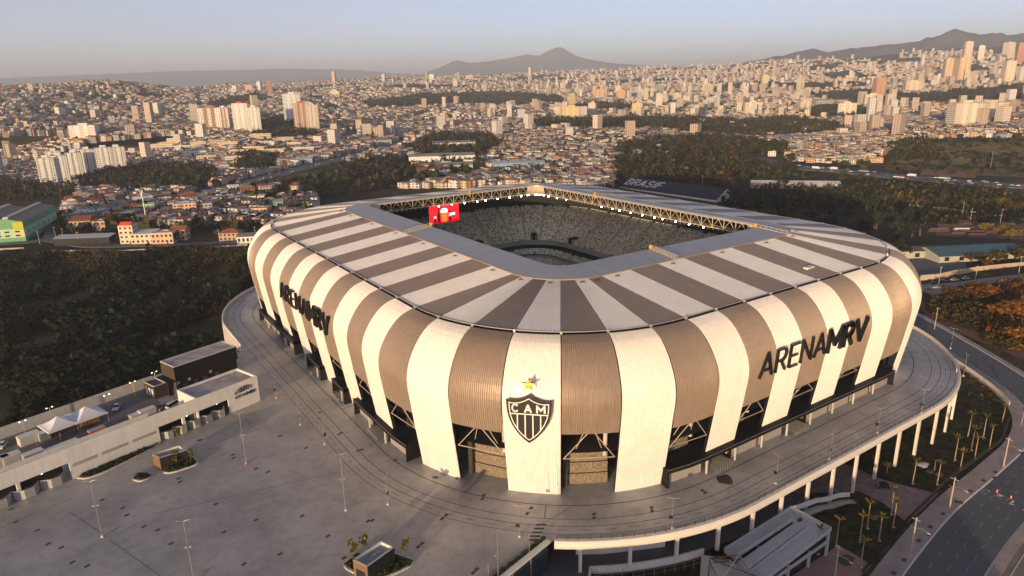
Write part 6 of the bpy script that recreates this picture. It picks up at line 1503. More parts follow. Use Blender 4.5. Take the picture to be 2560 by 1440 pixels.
# ---- larger sheds
def shed(bpx, w, d, h, rz, wc, rc, label, rise=3.0, name='shed', z=None):
    p = hit(*bpx); r = thing(name, p, label, 'shed', rz=rz); mb = MB(); mb.box((0,0,-2), (w,d,h+2)); o = mb.build('wall', M['wallc'], r); o.color = (*wc,1)
    a, b = w/2+.6, d/2+.6; n = max(3, int(w/9))
    for i in range(n):
        x0, x1 = -a+2*a*i/n+.05, -a+2*a*(i+1)/n-.05
        for s_ in (-1, 1): mb = MB(); V = [(x0,s_*b,h),(x1,s_*b,h),(x1,0,h+rise),(x0,0,h+rise)]; mb.add(V+[(x,y,z-.15) for x,y,z in V], [(0,1,2,3),(7,6,5,4),(0,4,5,1),(1,5,6,2),(3,7,4,0)]); o = mb.build('roof_sheet', M['roofc'], r); o.color = (*rc,1)
    mb = MB(); mb.add([(-w/2,-d/2,h),(-w/2,d/2,h),(-w/2,0,h+rise-.2)], [(0,1,2)]); mb.add([(w/2,-d/2,h),(w/2,d/2,h),(w/2,0,h+rise-.2)], [(0,1,2)]); o = mb.build('gable', M['wallc'], r, kind='stuff'); o.color = (*wc,1)
    for i in range(int(w/10)): mb = MB(); mb.box((-w/2+5+i*10,-d/2-.05,1), (3,.1,2.6)); mb.build('window', M['window'], r)
    return r
shed((1105,402), 95, 40, 9, face+.12, WHITEc, (.30,.28,.27), 'large white factory hall with grey roof beyond the hillside field', 2.5, 'factory'); shed((1135,372), 75, 30, 12, face+.12, WHITEc, (.28,.25,.23), 'higher rear hall of the white factory', 2.5, 'factory'); shed((1115,420), 72, 26, 5, face+.12, (.5,.5,.48), (.26,.24,.22), 'lower front hall of the white factory with brown-grey roof', 3, 'factory')
shed((1295,424), 70, 26, 10, face+.05, (.20,.32,.48), (.42,.46,.48), 'blue and grey warehouse hall behind the stadium', 2.0, 'warehouse')
shed((1985,470), 90, 14, 6, face-.22, (.42,.36,.33), (.62,.60,.58), 'long narrow open shed with pale roof among the dark trees', 2.2); shed((2300,640), 42, 12, 5, face+.05, (.42,.40,.38), (.10,.075,.07), 'low dark-roofed hut row at the lot beside the stadium', 1.8)
p = hit(2412, 646); shed((2420,640), 60, 26, 4.2, face+.1, (.42,.40,.36), (.045,.12,.16), 'long shed with teal-blue roof on the lot right of the stadium', 3.0)
shed((1660,356), 50, 28, 7, face-.1, (.4,.4,.4), (.34,.34,.33), 'grey roofed hall left of the right woods', 2.5); shed((1990,352), 60, 30, 8, face, (.20,.28,.40), (.16,.22,.32), 'blue roofed hall right of the woods', 2.5); shed((2350,300), 90, 30, 9, face, (.5,.48,.42), (.5,.47,.42), 'long pale hall on the far right slope', 2.5); shed((2080,258), 120, 40, 10, face, (.34,.32,.3), (.30,.27,.26), 'wide dull brown hall before the dense city', 3); shed((740,408), 48, 20, 7, face+.2, (.25,.35,.42), (.45,.48,.52), 'blue-grey shop hall beside the left highway', 1.5); shed((935,360), 60, 34, 8, face+.35, (.35,.35,.35), (.24,.24,.25), 'grey curved depot roof beside the highway fork', 2)
# black hall with white roof lettering behind the stadium
b0 = Vector(at(1560, 466, 8)); b1 = Vector(at(1760, 496, 6)); 
p = hit(1690, 500); dvb = Vector((hit(1790,505)[0]-hit(1560,470)[0], hit(1790,505)[1]-hit(1560,470)[1], 0)); Lb = min(dvb.length, 130); dvb.normalize(); nvb = Vector((-dvb.y, dvb.x, 0))
bh = thing('lettered_hall', p, 'black-roofed hall with big white roof lettering behind the stadium', 'hall'); E0 = Vector(hit(1790, 506)); E0.z -= .3; Wb = 32; Hb = 2.8
def bq(u, w, z): return E0-dvb*u+nvb*w+Vector((0,0,z))
Lb = (E0-Vector(hit(1555,468))).length
def bpoly(P, m, n): mb = MB(); mb.add(P, [tuple(range(len(P)))]); return pin(mb.build(n, m, bh), bh)
M['blackroof'] = mat('black_roof', (.022,.024,.03), .6, 0, .15, .3)
bpoly([bq(0,0,-4), bq(Lb,0,-4), bq(Lb,0,Hb), bq(0,0,Hb)], M['white_paint'], 'side_wall'); bpoly([bq(0,0,-4), bq(0,Wb,-4), bq(0,Wb,Hb), bq(0,Wb/2,Hb+9), bq(0,0,Hb)], M['white_paint'], 'gable_wall'); bpoly([bq(-.5,-.8,Hb-.2), bq(Lb,-.8,Hb-.2), bq(Lb,Wb/2,Hb+9.2), bq(-.5,Wb/2,Hb+9.2)], M['blackroof'], 'roof_slope'); bpoly([bq(-.5,Wb+.8,Hb-.2), bq(Lb,Wb+.8,Hb-.2), bq(Lb,Wb/2,Hb+9.2), bq(-.5,Wb/2,Hb+9.2)], M['blackroof'], 'roof_slope')
mb = MB(); mb.beam(bq(-.1,8,3), bq(-.1,14,3), .3, 5); pin(mb.build('gate', M['dark_metal'], bh), bh)
sl2 = (bq(0,Wb/2,Hb+9.2)-bq(0,-.8,Hb-.2)).normalized(); nl2 = dvb.cross(sl2).normalized()
if nl2.z < 0: nl2 = -nl2
pt = bq(Lb-4, 4.5, Hb-.2+9.4*5.3/(Wb/2+.8)+.15)
for ch in 'BRASIF': mb = MB(); adv = glyph(mb, ch, pt, dvb, sl2, nl2, 9.5, 1.7, .3, .18); pin(mb.build('roof_letter', M['white_paint'], bh), bh); pt = pt+dvb*(adv+3.0)
# timber yard stacks
tb, tbp = [], []
for i in range(26):
    x, y = 2345+random.random()*190, 552+random.random()*36; p = hit(x, y+ (x-2345)*.03); mb = MB(); L_ = random.uniform(8, 16)
    for j in range(3): mb.box((0, 0, j*.7), (L_-j*.8, 2.2, .55))
    dark = random.random() < .8; o = mb.build('timber_stack', mat('timber', (.10,.055,.04), .8) if i == 0 else (bpy.data.materials['timber'] if dark else M['tent']), loc=tuple(p), rz=face-.12); tag(o, None, 'timber', 'long stacks in the timber yard'); tb.append(o); tbp.append(p)
rank_labels(tb, tbp, 'long low timber stack in the yard at right')
# ================================================================== apartment towers, houses, far city
def tower(bpx, w, d, h, rz, wc, label, fl=None, cap=None, rc=(.35,.33,.31), stripes=None):
    p = hit(*bpx) if len(bpx) == 2 else bpx; fl = fl or max(3, int(h/3)); r = thing('apartment_tower', p, label, 'tower', 'apartment towers of the city', rz)
    mb = MB(); mb.box((0,0,-4), (w,d,h+4)); o = mb.build('wall', M['wallc'], r); o.color = (*wc,1)
    mb = MB(); mb.box((0,0,h), (w*.9,d*.9,.6)); o = mb.build('roof', M['roofc'], r); o.color = (*rc,1)
    mb = MB(); mb.box((0,0,h+.6), (w*.35,d*.4,3.2)); o = mb.build('lift_house', M['wallc'], r); o.color = (*(cap or wc),1)
    windows_mesh(w, d, h, fl, max(3, int(w/3.4)), max(2, int(d/3.4))).build('windows', M['window'], r, kind='stuff')
    for sx in (-.5, .5):
        mb = MB(); mb.box((sx*w*.34, -d/2-.3, -2), (w*.16, .6, h+2)); o = mb.build('bay', M['wallc'], r); o.color = (*(stripes or wc),1)
    return r
BR = (.30,.20,.13)
T = [((128,470),14,14,26,.5,WHITEc,'white tower at the left end of the white tower cluster',None),((160,466),14,14,27,.5,WHITEc,'white tower second from left in the white cluster',None),((195,452),14,14,26,.5,WHITEc,'white tower third from left in the white cluster',None),((228,444),14,14,27,.5,WHITEc,'white tower fourth from left in the white cluster',None),((268,430),17,14,25,.5,WHITEc,'white tower fifth from left, right of the gap',None),((300,428),17,14,25,.5,WHITEc,'white tower at the right end of the white cluster',None),
 ((145,440),14,14,25,.5,WHITEc,'white tower in the rear row behind the left cluster end',None),((205,432),14,14,25,.5,WHITEc,'white tower in the rear row behind the cluster middle',None),
 ((530,330),30,22,34,.3,WHITEc,'brown-striped white tower with orange rooftop block, left of three',(.5,.14,.06)),((565,328),14,22,32,.3,WHITEc,'slim striped tower attached right of the left red-topped block',None),((607,330),22,18,38,.3,WHITEc,'white tower with red rooftop block, middle of three',(.55,.05,.03)),((640,334),18,22,34,.3,WHITEc,'white slab with dark windows right of the middle red-topped tower',None),((735,310),28,24,44,.3,(.62,.66,.68),'pale glassy tower left behind the red-topped tower',None),((758,330),22,20,38,.3,(.55,.46,.38),'striped tower with bright red rooftop block, right of three',(.6,.03,.03)),((784,330),18,20,36,.3,(.60,.54,.46),'tan slab tower beside the bright red-topped tower',None),
 ((215,348),34,20,18,.2,WHITEc,'white stepped block alone in the shaded hillside houses',None)]
for b, w, d, h, rz, wc, lab, cap in T: tower(b, w*1.42, d*1.3, h*1.55, face+rz, wc, lab, cap=cap, stripes=BR if 'strip' in lab else None)
# low yellow-lit apartment rows
low = [(395,378),(425,374),(460,380),(500,372),(545,366),(575,372),(490,398),(430,398),(600,392),(640,388),(675,372),(715,360),(740,372),(520,408),(590,410),(690,392),(445,364),(655,352),(760,388)]
lo = []; lp = []
for i, b in enumerate(low):
    p = hit(*b); wc = [CREAM,(.60,.50,.33),WHITEc,(.58,.50,.38)][i % 4]; r = building('apartment_block', p, random.uniform(26,42), 12, random.uniform(11,14), face+random.uniform(-.3,.5), wc, 'flat', [FIB,TILE][i % 2], label=None, cat='apartments', group='low apartment rows left of the highway'); lo.append(r); lp.append(p)
rank_labels(lo, lp, 'four-storey pale apartment row left of the highway')
# named towers further out
T2 = [((1430,298),60,22,30,(.62,.48,.28),'golden twin slab tower behind the far stadium corner'),((1428,270),26,22,36,(.62,.50,.30),'golden tower rising behind the twin slab'),((1482,292),24,22,34,(.62,.55,.42),'cream tower right of the golden twin slab'),((1594,282),34,24,24,(.60,.45,.22),'broad golden tower in the middle distance'),((1500,246),60,24,30,(.55,.36,.22),'salmon slab pair at the foot of the city'),((1555,246),40,24,26,(.55,.34,.20),'orange-brown tower right of the salmon slabs'),((1648,242),32,26,40,(.36,.40,.30),'greenish glass tower with brick edge'),((1545,238),30,22,34,(.62,.56,.46),'pale tower behind the orange-brown tower'),((1690,255),40,24,26,(.62,.52,.32),'pale golden block right of the greenish tower'),((836,208),22,22,62,(.60,.44,.34),'lone tall thin tower on the left skyline'),((675,230),24,20,42,(.50,.22,.16),'red-brown tower on the left skyline'),((650,228),22,20,38,WHITEc,'white tower left of the red-brown tower'),((624,230),40,20,26,PEACH,'peach block group on the left skyline'),
 ((2000,226),26,22,46,(.60,.55,.40),'pale green-gold tower at the front of the dense city'),((1910,222),30,26,52,(.62,.52,.36),'cream tower at the front of the dense city'),((1772,236),28,22,34,(.62,.56,.40),'cream tower low in the dense city'),((2195,238),36,26,46,(.50,.30,.20),'brick-red tower in the right city'),((2280,228),60,24,30,(.60,.52,.40),'wide pale tower group in the right city'),((2400,205),50,36,80,(.60,.46,.30),'tall golden slab tower on the right slope'),((2365,205),36,30,78,(.58,.44,.30),'tall golden tower left of the golden slab'),((2515,208),36,28,64,(.66,.58,.44),'pale golden tower near the right photo edge'),((2415,150),46,40,90,(.60,.50,.38),'big tower silhouetted near the right skyline'),((2450,150),34,30,70,(.62,.54,.42),'slim tower right of the big skyline tower'),((2518,146),60,36,76,(.64,.58,.48),'broad white tower at the right skyline'),((2545,160),36,30,90,(.42,.22,.14),'dark red tower at the right photo edge'),((2115,290),44,24,26,(.62,.56,.46),'white institutional block on the wooded knoll'),((2180,262),50,22,26,(.62,.54,.40),'cream school-like block right of the knoll'),((2405,320),52,24,36,(.60,.55,.46),'pale grid-windowed block on the right slope'),((2470,305),62,24,30,(.62,.55,.42),'long cream block right of the grid-windowed block'),((2010,275),34,22,24,CREAM,'cream mid-rise with many windows below the city'),((1880,285),48,20,26,(.62,.56,.44),'cream mid-rise row at the foot of the city'),((1785,272),26,20,30,WHITEc,'white mid-rise with red stripe left of the cream row'),((840,240),50,20,18,(.62,.54,.40),'cream block pair beyond the left highway'),((1175,196),80,30,20,PEACH,'long pink slab on the far central hill'),((1325,190),26,22,60,(.58,.44,.32),'tall tower on the central skyline'),((1080,200),40,30,36,WHITEc,'white tower pair on the central far hill'),((1480,205),36,26,40,(.62,.52,.42),'pale towers left of the central avenue'),((1138,215),30,24,34,(.62,.56,.48),'pale tower in the central distance'),((960,205),26,22,46,(.60,.52,.44),'tall pale tower left of the central hill')]
for b, w, d, h, wc, lab in T2: tower(b, w*.95, d, h*1.2, face+random.uniform(-.5,.5), wc, lab, fl=int(h*1.2/3.2))
# individual houses by zone
zones = [((480,770,470,560),22,'left of stadium'),((160,480,488,545),20,'behind left street'),((1040,1530,404,452),44,'beyond far corner'),((330,760,395,440),26,'left of highway'),((1390,1700,335,400),56,'beyond the stadium'),((1910,2240,340,412),60,'right of woods'),((1700,2540,295,345),56,'on right slope')]
pal = [(WHITEc,.26),(CREAM,.22),(PEACH,.10),(SALMON,.08),(YELc,.06),(GREY,.12),(BRICK,.08),(GRN,.04),(BLU,.04)]; pal_c = [p[0] for p in pal]; pal_w = [p[1] for p in pal]
blocked = [hit(*c5(m_[0], m_[1]))[:2] for m_ in man]
HS = {}
for (x0, x1, y0, y1), n, where in zones:
    got = 0; tries = 0
    while got < n and tries < n*30:
        tries += 1; x, y = random.uniform(x0, x1), random.uniform(y0, y1); p = hit(x, y)
        if p is None or any((p[0]-b[0])**2+(p[1]-b[1])**2 < 170 for b in blocked): continue
        if any(np.min((H_[0][:, 0]-p[0])**2+(H_[0][:, 1]-p[1])**2) < (24**2 if H_ is not ST1 else 100) for H_ in (HW1, HW2, HW3, ST1)): continue
        blocked.append((p[0], p[1])); got += 1; wc = random.choices(pal_c, pal_w)[0]; rf = random.choices(['flat','gable','hip','shed'], [.36,.24,.25,.15])[0]; rc = {'flat': random.choice([FIB,GREY,LIGHT]), 'shed': random.choice([FIB,LIGHT,BLUR])}.get(rf, random.choice([TILE,TILE,TILE2,FIB])); st = random.choice([1,2,2,2,3])
        r = building('house', p, random.uniform(9,15), random.uniform(8,12), st*3.1, face+random.choice([0,.3,-.3,.6,1.57,1.2])+random.uniform(-.1,.1), wc, rf, rc, group='houses of the city, nearest ones')
        HS.setdefault((where, NAMES[wc], {'flat':'flat roof'}.get(rf, (RN.get(rc, 'grey')+' roof'))), []).append((r, p))
for (where, cn, rn), L in HS.items(): rank_labels([l[0] for l in L], [l[1] for l in L], '%s house with %s %s' % (cn, rn, where))
# ---- the rest of the city as one mass of houses
def inpolyv(x, y, P):
    c = np.zeros(x.shape, bool); n = len(P)
    for i in range(n):
        x1, y1 = P[i-1]; x2, y2 = P[i]; c ^= ((y1 > y) != (y2 > y)) & (x < (x2-x1)*(y-y1)/(y2-y1+1e-12)+x1)
    return c
def pixv(P):
    d = P-CAM; z = d@FW; return 1280+FPX*(d@RT)/z, 720-FPX*(d@UP)/z
WOODS = [[(200,475),(205,450),(330,425),(500,418),(545,440),(520,475),(380,480)], [(560,470),(700,430),(900,398),(1010,395),(1180,405),(1190,440),(1060,462),(760,500),(640,520)], [(1530,470),(1540,370),(1640,352),(1800,345),(1960,370),(1990,430),(1960,470)], [(1500,480),(2000,455),(2560,500),(2560,560),(2340,640),(2200,640),(1800,520)],
 [(2230,402),(2215,375),(2290,352),(2340,360),(2330,398)], [(580,430),(600,385),(660,372),(700,395),(690,430)], [(620,318),(700,290),(800,320),(790,350),(640,350)], [(900,255),(1050,235),(1250,228),(1400,240),(1420,258),(1150,262),(930,272)], [(1990,285),(2050,262),(2120,255),(2200,282),(2160,298),(2030,298)], [(1990,238),(2150,222),(2300,236),(2560,210),(2560,250),(2350,262),(2100,256)], [(1000,372),(1080,335),(1240,345),(1260,370),(1180,405),(1230,420),(1200,428),(1130,430)], [(480,265),(640,232),(690,245),(560,272)], [(1640,470),(1540,470),(1560,420),(1960,420),(2000,470)],
 [(-50,500),(-50,455),(110,470),(190,480),(200,500)], [(2040,190),(2120,175),(2180,190),(2100,200)], [(2330,175),(2440,160),(2480,175),(2380,190)], [(1430,262),(1500,255),(1600,262),(1560,278),(1450,276)]]
N = 125000
lnd = rng.uniform(math.log(480), math.log(7600), N); lnd[:32000] = rng.uniform(math.log(1080), math.log(1900), 32000); a_ = rng.uniform(-R_(44), R_(44), N); D_ = np.exp(lnd); hd = PSI-a_
X_, Y_ = CAM[0]+D_*np.cos(hd), CAM[1]+D_*np.sin(hd); Z_ = terv(X_, Y_); P3 = np.stack([X_, Y_, Z_], 1); px_, py_ = pixv(P3)
ok = (px_ > -60) & (px_ < 2620) & ((py_ < np.where(px_ > 1820, 408, 470)) | ((py_ < 565) & (px_ > 170) & (px_ < 790))) & (py_ > 90)
wood = np.zeros(N, bool)
for P in WOODS: wood |= inpolyv(px_, py_, P)
ok &= ~wood; field = inpolyv(px_, py_, [(2205,440),(2200,372),(2250,350),(2420,342),(2600,350),(2600,470),(2350,455)]); ok &= ~field
nearhw = np.zeros(N, bool)
for H_ in (HW1, HW2, HW3):
    for i in range(0, len(H_[0]), 2):
        r2 = (X_-H_[0][i, 0])**2+(Y_-H_[0][i, 1])**2; ok &= r2 > 27**2; nearhw |= r2 < 48**2
bl = np.array(blocked); gridk = {}
for b in blocked: gridk[(int(b[0]//16), int(b[1]//16))] = 1
ok &= np.array([(int(x//16), int(y//16)) not in gridk for x, y in zip(X_, Y_)])
hill = (px_ > 1500) & (py_ < 150+ (2560-px_)*.04)        # keep the mountain flank clear
ok &= ~((py_ < 128) | ((px_ < 2250) & (py_ < 150)))
# thin by clumps so that gaps and blocks show
cl = _hn(X_*.9, Y_*.9)+.6*_hn(X_*.35+40, Y_*.35); ok &= (cl > -.6) | (rng.random(N) < .4)
# parks and wooded knolls interrupting the houses
park = (_hn(X_*.22+300, Y_*.22-120) < -.62) & (D_ > 1200) & (px_ > 350); ok &= ~park
I_ = np.nonzero(ok)[0]; n = len(I_); Xc, Yc, Zc, Dc, pxc, pyc = X_[I_], Y_[I_], Z_[I_], D_[I_], px_[I_], py_[I_]
sc = np.clip((Dc/1700)**.38, .8, 1.5)
w = rng.uniform(6, 13, n)*sc; dp = rng.uniform(6, 12, n)*sc; h = rng.choice([3.2,5.5,6.2,8.5], n, p=[.25,.3,.3,.15])*np.clip(sc, 1, 1.25)
pt = np.clip((pxc-900)/1900, 0, .42)*np.clip((Dc-1700)/1500, 0, 1)+.015*(Dc > 1300); tw = rng.random(n) < pt*.21
h = np.where(tw, rng.uniform(14, 38, n)*np.where(rng.random(n) < .12, 1.5, 1), h); w = np.where(tw, rng.uniform(11, 20, n), w); dp = np.where(tw, rng.uniform(10, 17, n), dp)
rot = np.round(_hn(Xc*.3, Yc*.3)*3)*.4+face+rng.normal(0, .12, n); ca, sa = np.cos(rot), np.sin(rot)
wallp = np.array([(.62,.60,.56),(.60,.52,.40),(.52,.36,.26),(.46,.27,.19),(.36,.35,.34),(.58,.46,.24),(.66,.64,.62),(.32,.16,.10),(.30,.38,.42)]); wi = rng.choice(9, n, p=[.22,.2,.12,.1,.12,.05,.12,.05,.02]); wcol = wallp[wi]*rng.uniform(.75,1.1,n)[:, None]
tc = np.array([(.60,.55,.48),(.58,.50,.40),(.50,.40,.32),(.62,.60,.57)]); wcol = np.where(tw[:, None], tc[rng.integers(0, 4, n)]*rng.uniform(.8,1.1,n)[:, None], wcol)
rp_ = np.array([(.26,.10,.06),(.20,.085,.055),(.24,.235,.23),(.42,.42,.43),(.13,.125,.12),(.33,.26,.21)]); rcol = rp_[rng.choice(6, n, p=[.17,.09,.28,.16,.12,.18])]*rng.uniform(.75,1.2,n)[:, None]; rcol = np.where(tw[:, None], np.array([(.34,.32,.30)]), rcol)
pitch = (~tw) & (rng.random(n) < .5); rise = np.where(pitch, np.minimum(w, dp)*.22, .01)
def loc(ux, uy, z): return np.stack([Xc+ux*ca-uy*sa, Yc+ux*sa+uy*ca, z], 1)
hw, hd_ = w/2, dp/2; zb = Zc-5; zt = Zc+h
vv = [loc(-hw,-hd_,zb), loc(hw,-hd_,zb), loc(hw,hd_,zb), loc(-hw,hd_,zb), loc(-hw,-hd_,zt), loc(hw,-hd_,zt), loc(hw,hd_,zt), loc(-hw,hd_,zt), loc(-hw*.98,0*hd_,zt+rise), loc(hw*.98,0*hd_,zt+rise)]
V = np.stack(vv, 1).reshape(-1, 3); b = (np.arange(n)*10)[:, None]
quads = np.array([(0,1,5,4),(1,2,6,5),(2,3,7,6),(3,0,4,7),(4,5,9,8),(6,7,8,9)]); Fq = (b[:, :, None]+quads[None]).reshape(-1, 4)
cq = np.stack([wcol]*4+[rcol]*2, 1).reshape(-1, 3)
def facademat():
    m = bpy.data.materials.new('far_facade'); m.use_nodes = True; t = m.node_tree; N_ = t.nodes; K = t.links; b = N_['Principled BSDF']; b.inputs['Roughness'].default_value = .8
    a = N_.new('ShaderNodeAttribute'); a.attribute_name = 'Col'; g = N_.new('ShaderNodeNewGeometry'); cr_ = N_.new('ShaderNodeVectorMath'); cr_.operation = 'CROSS_PRODUCT'; cr_.inputs[1].default_value = (0,0,1); K.new(g.outputs['True Normal'], cr_.inputs[0])
    dt = N_.new('ShaderNodeVectorMath'); dt.operation = 'DOT_PRODUCT'; K.new(g.outputs['Position'], dt.inputs[0]); K.new(cr_.outputs[0], dt.inputs[1]); sx = N_.new('ShaderNodeSeparateXYZ'); K.new(g.outputs['Position'], sx.inputs[0]); sn = N_.new('ShaderNodeSeparateXYZ'); K.new(g.outputs['True Normal'], sn.inputs[0])
    def cell(sock, per, lo, hi):
        d = N_.new('ShaderNodeMath'); d.operation = 'DIVIDE'; d.inputs[1].default_value = per; K.new(sock, d.inputs[0]); f = N_.new('ShaderNodeMath'); f.operation = 'FRACT'; K.new(d.outputs[0], f.inputs[0]); g1 = N_.new('ShaderNodeMath'); g1.operation = 'GREATER_THAN'; g1.inputs[1].default_value = lo; K.new(f.outputs[0], g1.inputs[0]); g2 = N_.new('ShaderNodeMath'); g2.operation = 'LESS_THAN'; g2.inputs[1].default_value = hi; K.new(f.outputs[0], g2.inputs[0]); ml = N_.new('ShaderNodeMath'); ml.operation = 'MULTIPLY'; K.new(g1.outputs[0], ml.inputs[0]); K.new(g2.outputs[0], ml.inputs[1]); return ml.outputs[0]
    c1 = cell(dt.outputs['Value'], 4.2, .28, .68); c2_ = cell(sx.outputs[2], 3.1, .3, .75); m1 = N_.new('ShaderNodeMath'); m1.operation = 'MULTIPLY'; K.new(c1, m1.inputs[0]); K.new(c2_, m1.inputs[1])
    ab = N_.new('ShaderNodeMath'); ab.operation = 'ABSOLUTE'; K.new(sn.outputs[2], ab.inputs[0]); lt_ = N_.new('ShaderNodeMath'); lt_.operation = 'LESS_THAN'; lt_.inputs[1].default_value = .3; K.new(ab.outputs[0], lt_.inputs[0]); m2 = N_.new('ShaderNodeMath'); m2.operation = 'MULTIPLY'; K.new(m1.outputs[0], m2.inputs[0]); K.new(lt_.outputs[0], m2.inputs[1])
    mx = N_.new('ShaderNodeMix'); mx.data_type = 'RGBA'; K.new(m2.outputs[0], mx.inputs[0]); K.new(a.outputs['Color'], mx.inputs[6]); mx.inputs[7].default_value = (.05,.05,.055,1); K.new(mx.outputs[2], b.inputs['Base Color']); return m
M['far_facade'] = facademat()
o = npmesh('city_houses', V, Fq, M['far_facade'], cq); tag(o, 'mass of small houses and towers of the city spreading to the hills', 'city', kind='stuff')
print('city boxes', n)
# ================================================================== vegetation
def samp(P, n, dmin, dmax):
    """points of the terrain whose place in the photo lies inside polygon P"""
    out = []; tot = 0
    xs = [p[0] for p in P]; ys = [p[1] for p in P]
    a0 = min(azim(ray(min(xs), y)) for y in (min(ys), max(ys)))-.01; a1 = max(azim(ray(max(xs), y)) for y in (min(ys), max(ys)))+.01
    for _ in range(60):
        d = np.sqrt(rng.uniform(dmin**2, dmax**2, 4000)); a = rng.uniform(a0, a1, 4000); h_ = PSI-a; X_ = CAM[0]+d*np.cos(h_); Y_ = CAM[1]+d*np.sin(h_); Q = np.stack([X_, Y_, terv(X_, Y_)], 1); x, y = pixv(Q); Q = Q[inpolyv(x, y, P)]; out.append(Q); tot += len(Q)
        if tot >= n: break
    return np.concatenate(out)[:n]
UNIT = [leafcloud(m_, 0, 0, 0, 1, 1, 1, .20, [(1,1,1),(.6,.6,.6),(1.3,1.25,1.1)], .35, seed=s_) for s_ in range(8) for m_ in (52,)]
UNIT_S = [leafcloud(14, 0, 0, 0, 1, 1, 1, .46, [(1,1,1)], .3, seed=40+s_) for s_ in range(8)]
def mass(name, Q, rad, hgt, cols, label, units=UNIT, lift=.5, cat='bushes', lean=None):
    n = len(Q); Vs, Fs, Cs = [], [], []; b = 0; g = rng.integers(0, len(units), n); R1 = rng.uniform(*rad, n); H1 = rng.uniform(*hgt, n); ci = rng.integers(0, len(cols), n) if lean is None else lean; cols = np.array(cols); th = rng.uniform(0, 6.28, n)
    for u in range(len(units)):
        k = np.nonzero(g == u)[0]
        if len(k) == 0: continue
        V0, F0, C0 = units[u]; c, s_ = np.cos(th[k]), np.sin(th[k])
        x = (V0[None, :, 0]*c[:, None]-V0[None, :, 1]*s_[:, None])*R1[k][:, None]+Q[k, 0][:, None]; y = (V0[None, :, 0]*s_[:, None]+V0[None, :, 1]*c[:, None])*R1[k][:, None]+Q[k, 1][:, None]; z = V0[None, :, 2]*H1[k][:, None]+(Q[k, 2]+H1[k]*lift)[:, None]
        Vs.append(np.stack([x, y, z], 2).reshape(-1, 3)); Fs.append((F0[None]+(np.arange(len(k))*len(V0))[:, None, None]).reshape(-1, 4)+b); b += len(k)*len(V0)
        Cs.append((C0[None]*cols[ci[k]][:, None, :]*rng.uniform(.75, 1.25, (len(k), 1, 1))).reshape(-1, 3))
    o = npmesh(name, np.concatenate(Vs), np.concatenate(Fs), M['leaf'], np.concatenate(Cs)); o.color = (1,1,1,1); tag(o, label, cat, kind='stuff'); return o
DK = [(.013,.021,.009),(.018,.025,.010),(.024,.026,.011),(.010,.016,.007)]; OLV = [(.11,.085,.032),(.085,.075,.028),(.13,.09,.036),(.075,.05,.028)]; ORG = [(.20,.085,.02),(.15,.07,.02),(.10,.065,.02),(.06,.05,.018),(.24,.12,.03)]; FARG = [(.036,.047,.020),(.05,.056,.023),(.065,.055,.024),(.028,.038,.017)]  # DK darkened for the slope in shade, OLV brightened as its sunlit upper strip
Q = samp([(-60,700),(300,690),(640,690),(628,735),(548,800),(540,890),(392,955),(0,1085),(-60,1100)], 6400, 230, 560); Q = Q[_hn(Q[:, 0]*4.2, Q[:, 1]*4.2)+.4*_hn(Q[:, 0]*13+5, Q[:, 1]*13) > -.28]; mass('slope_bushes', Q, (1.4,4.8), (1.2,5.0), DK+[(.03,.026,.012),(.02,.03,.012)], 'dark dense bushes covering the slope left of the esplanade')
Q = samp([(-60,660),(300,650),(640,650),(628,735),(548,800),(540,890),(392,950),(0,1080),(-60,1095)], 520, 230, 640); Q = Q[_hn(Q[:, 0]*4.2, Q[:, 1]*4.2) > -.15]; mass('slope_trees', Q, (2.8,6.0), (3.5,7.0), [(.014,.024,.010),(.022,.032,.013),(.03,.03,.013),(.012,.018,.008)], 'separate dark tree crowns rising from the bushes on the left slope', cat='trees', lift=.75)
Q = samp([(-60,640),(300,632),(640,615),(642,700),(300,712),(-60,720)], 4600, 420, 700); Q = Q[_hn(Q[:, 0]*5+7, Q[:, 1]*5) > -.35]; mass('dry_scrub', Q, (1.0,2.8), (1.0,3.0), OLV+[(.03,.035,.014),(.04,.04,.016)], 'dry olive and brown scrub below the left street')
Q = samp([(640,505),(720,455),(900,415),(1010,405),(1180,412),(1190,440),(1060,462),(760,500)], 2400, 500, 1300); mass('hillside_scrub', Q, (1.5,4.0), (.8,2.6), DK+OLV[:2]+[(.05,.06,.02)], 'olive scrub on the open hillside beyond the stadium')
Q = samp([(2318,760),(2400,728),(2950,655),(2950,960),(2620,895),(2500,872),(2400,815),(2340,800)], 2100, 240, 560); px2, py2 = pixv(Q); warm = np.where(px2-2330+(py2-740)*.5 > 165, rng.integers(0, 5, len(Q)), rng.integers(2, 4, len(Q))); mass('autumn_shrubs', Q, (1.4,3.2), (1.6,3.6), ORG, 'rust-orange and olive shrubs on the bank right of the stadium', lean=warm)
Q = samp([(2210,430),(2250,352),(2570,350),(2570,445)], 260, 650, 1600); mass('field_scrub', Q, (2,5), (1.2,4), OLV+DK, 'scrub on the grassy field at right')
Q = samp([(2000,470),(2560,500),(2560,560),(2330,560),(2200,520)], 700, 500, 1100); mass('lot_scrub', Q, (1.5,4), (1.2,3.5), DK+OLV[:1], 'scrub around the lots at right')
Q = samp([(2425,905),(2470,930),(2560,990),(2560,1060),(2440,1080),(2410,1000)], 500, 240, 420); mass('bank_grass', Q, (.5,1.2), (.3,.7), [(.09,.07,.02),(.05,.06,.02),(.12,.07,.02)], 'grass tufts on the bank below the esplanade end', units=UNIT_S)
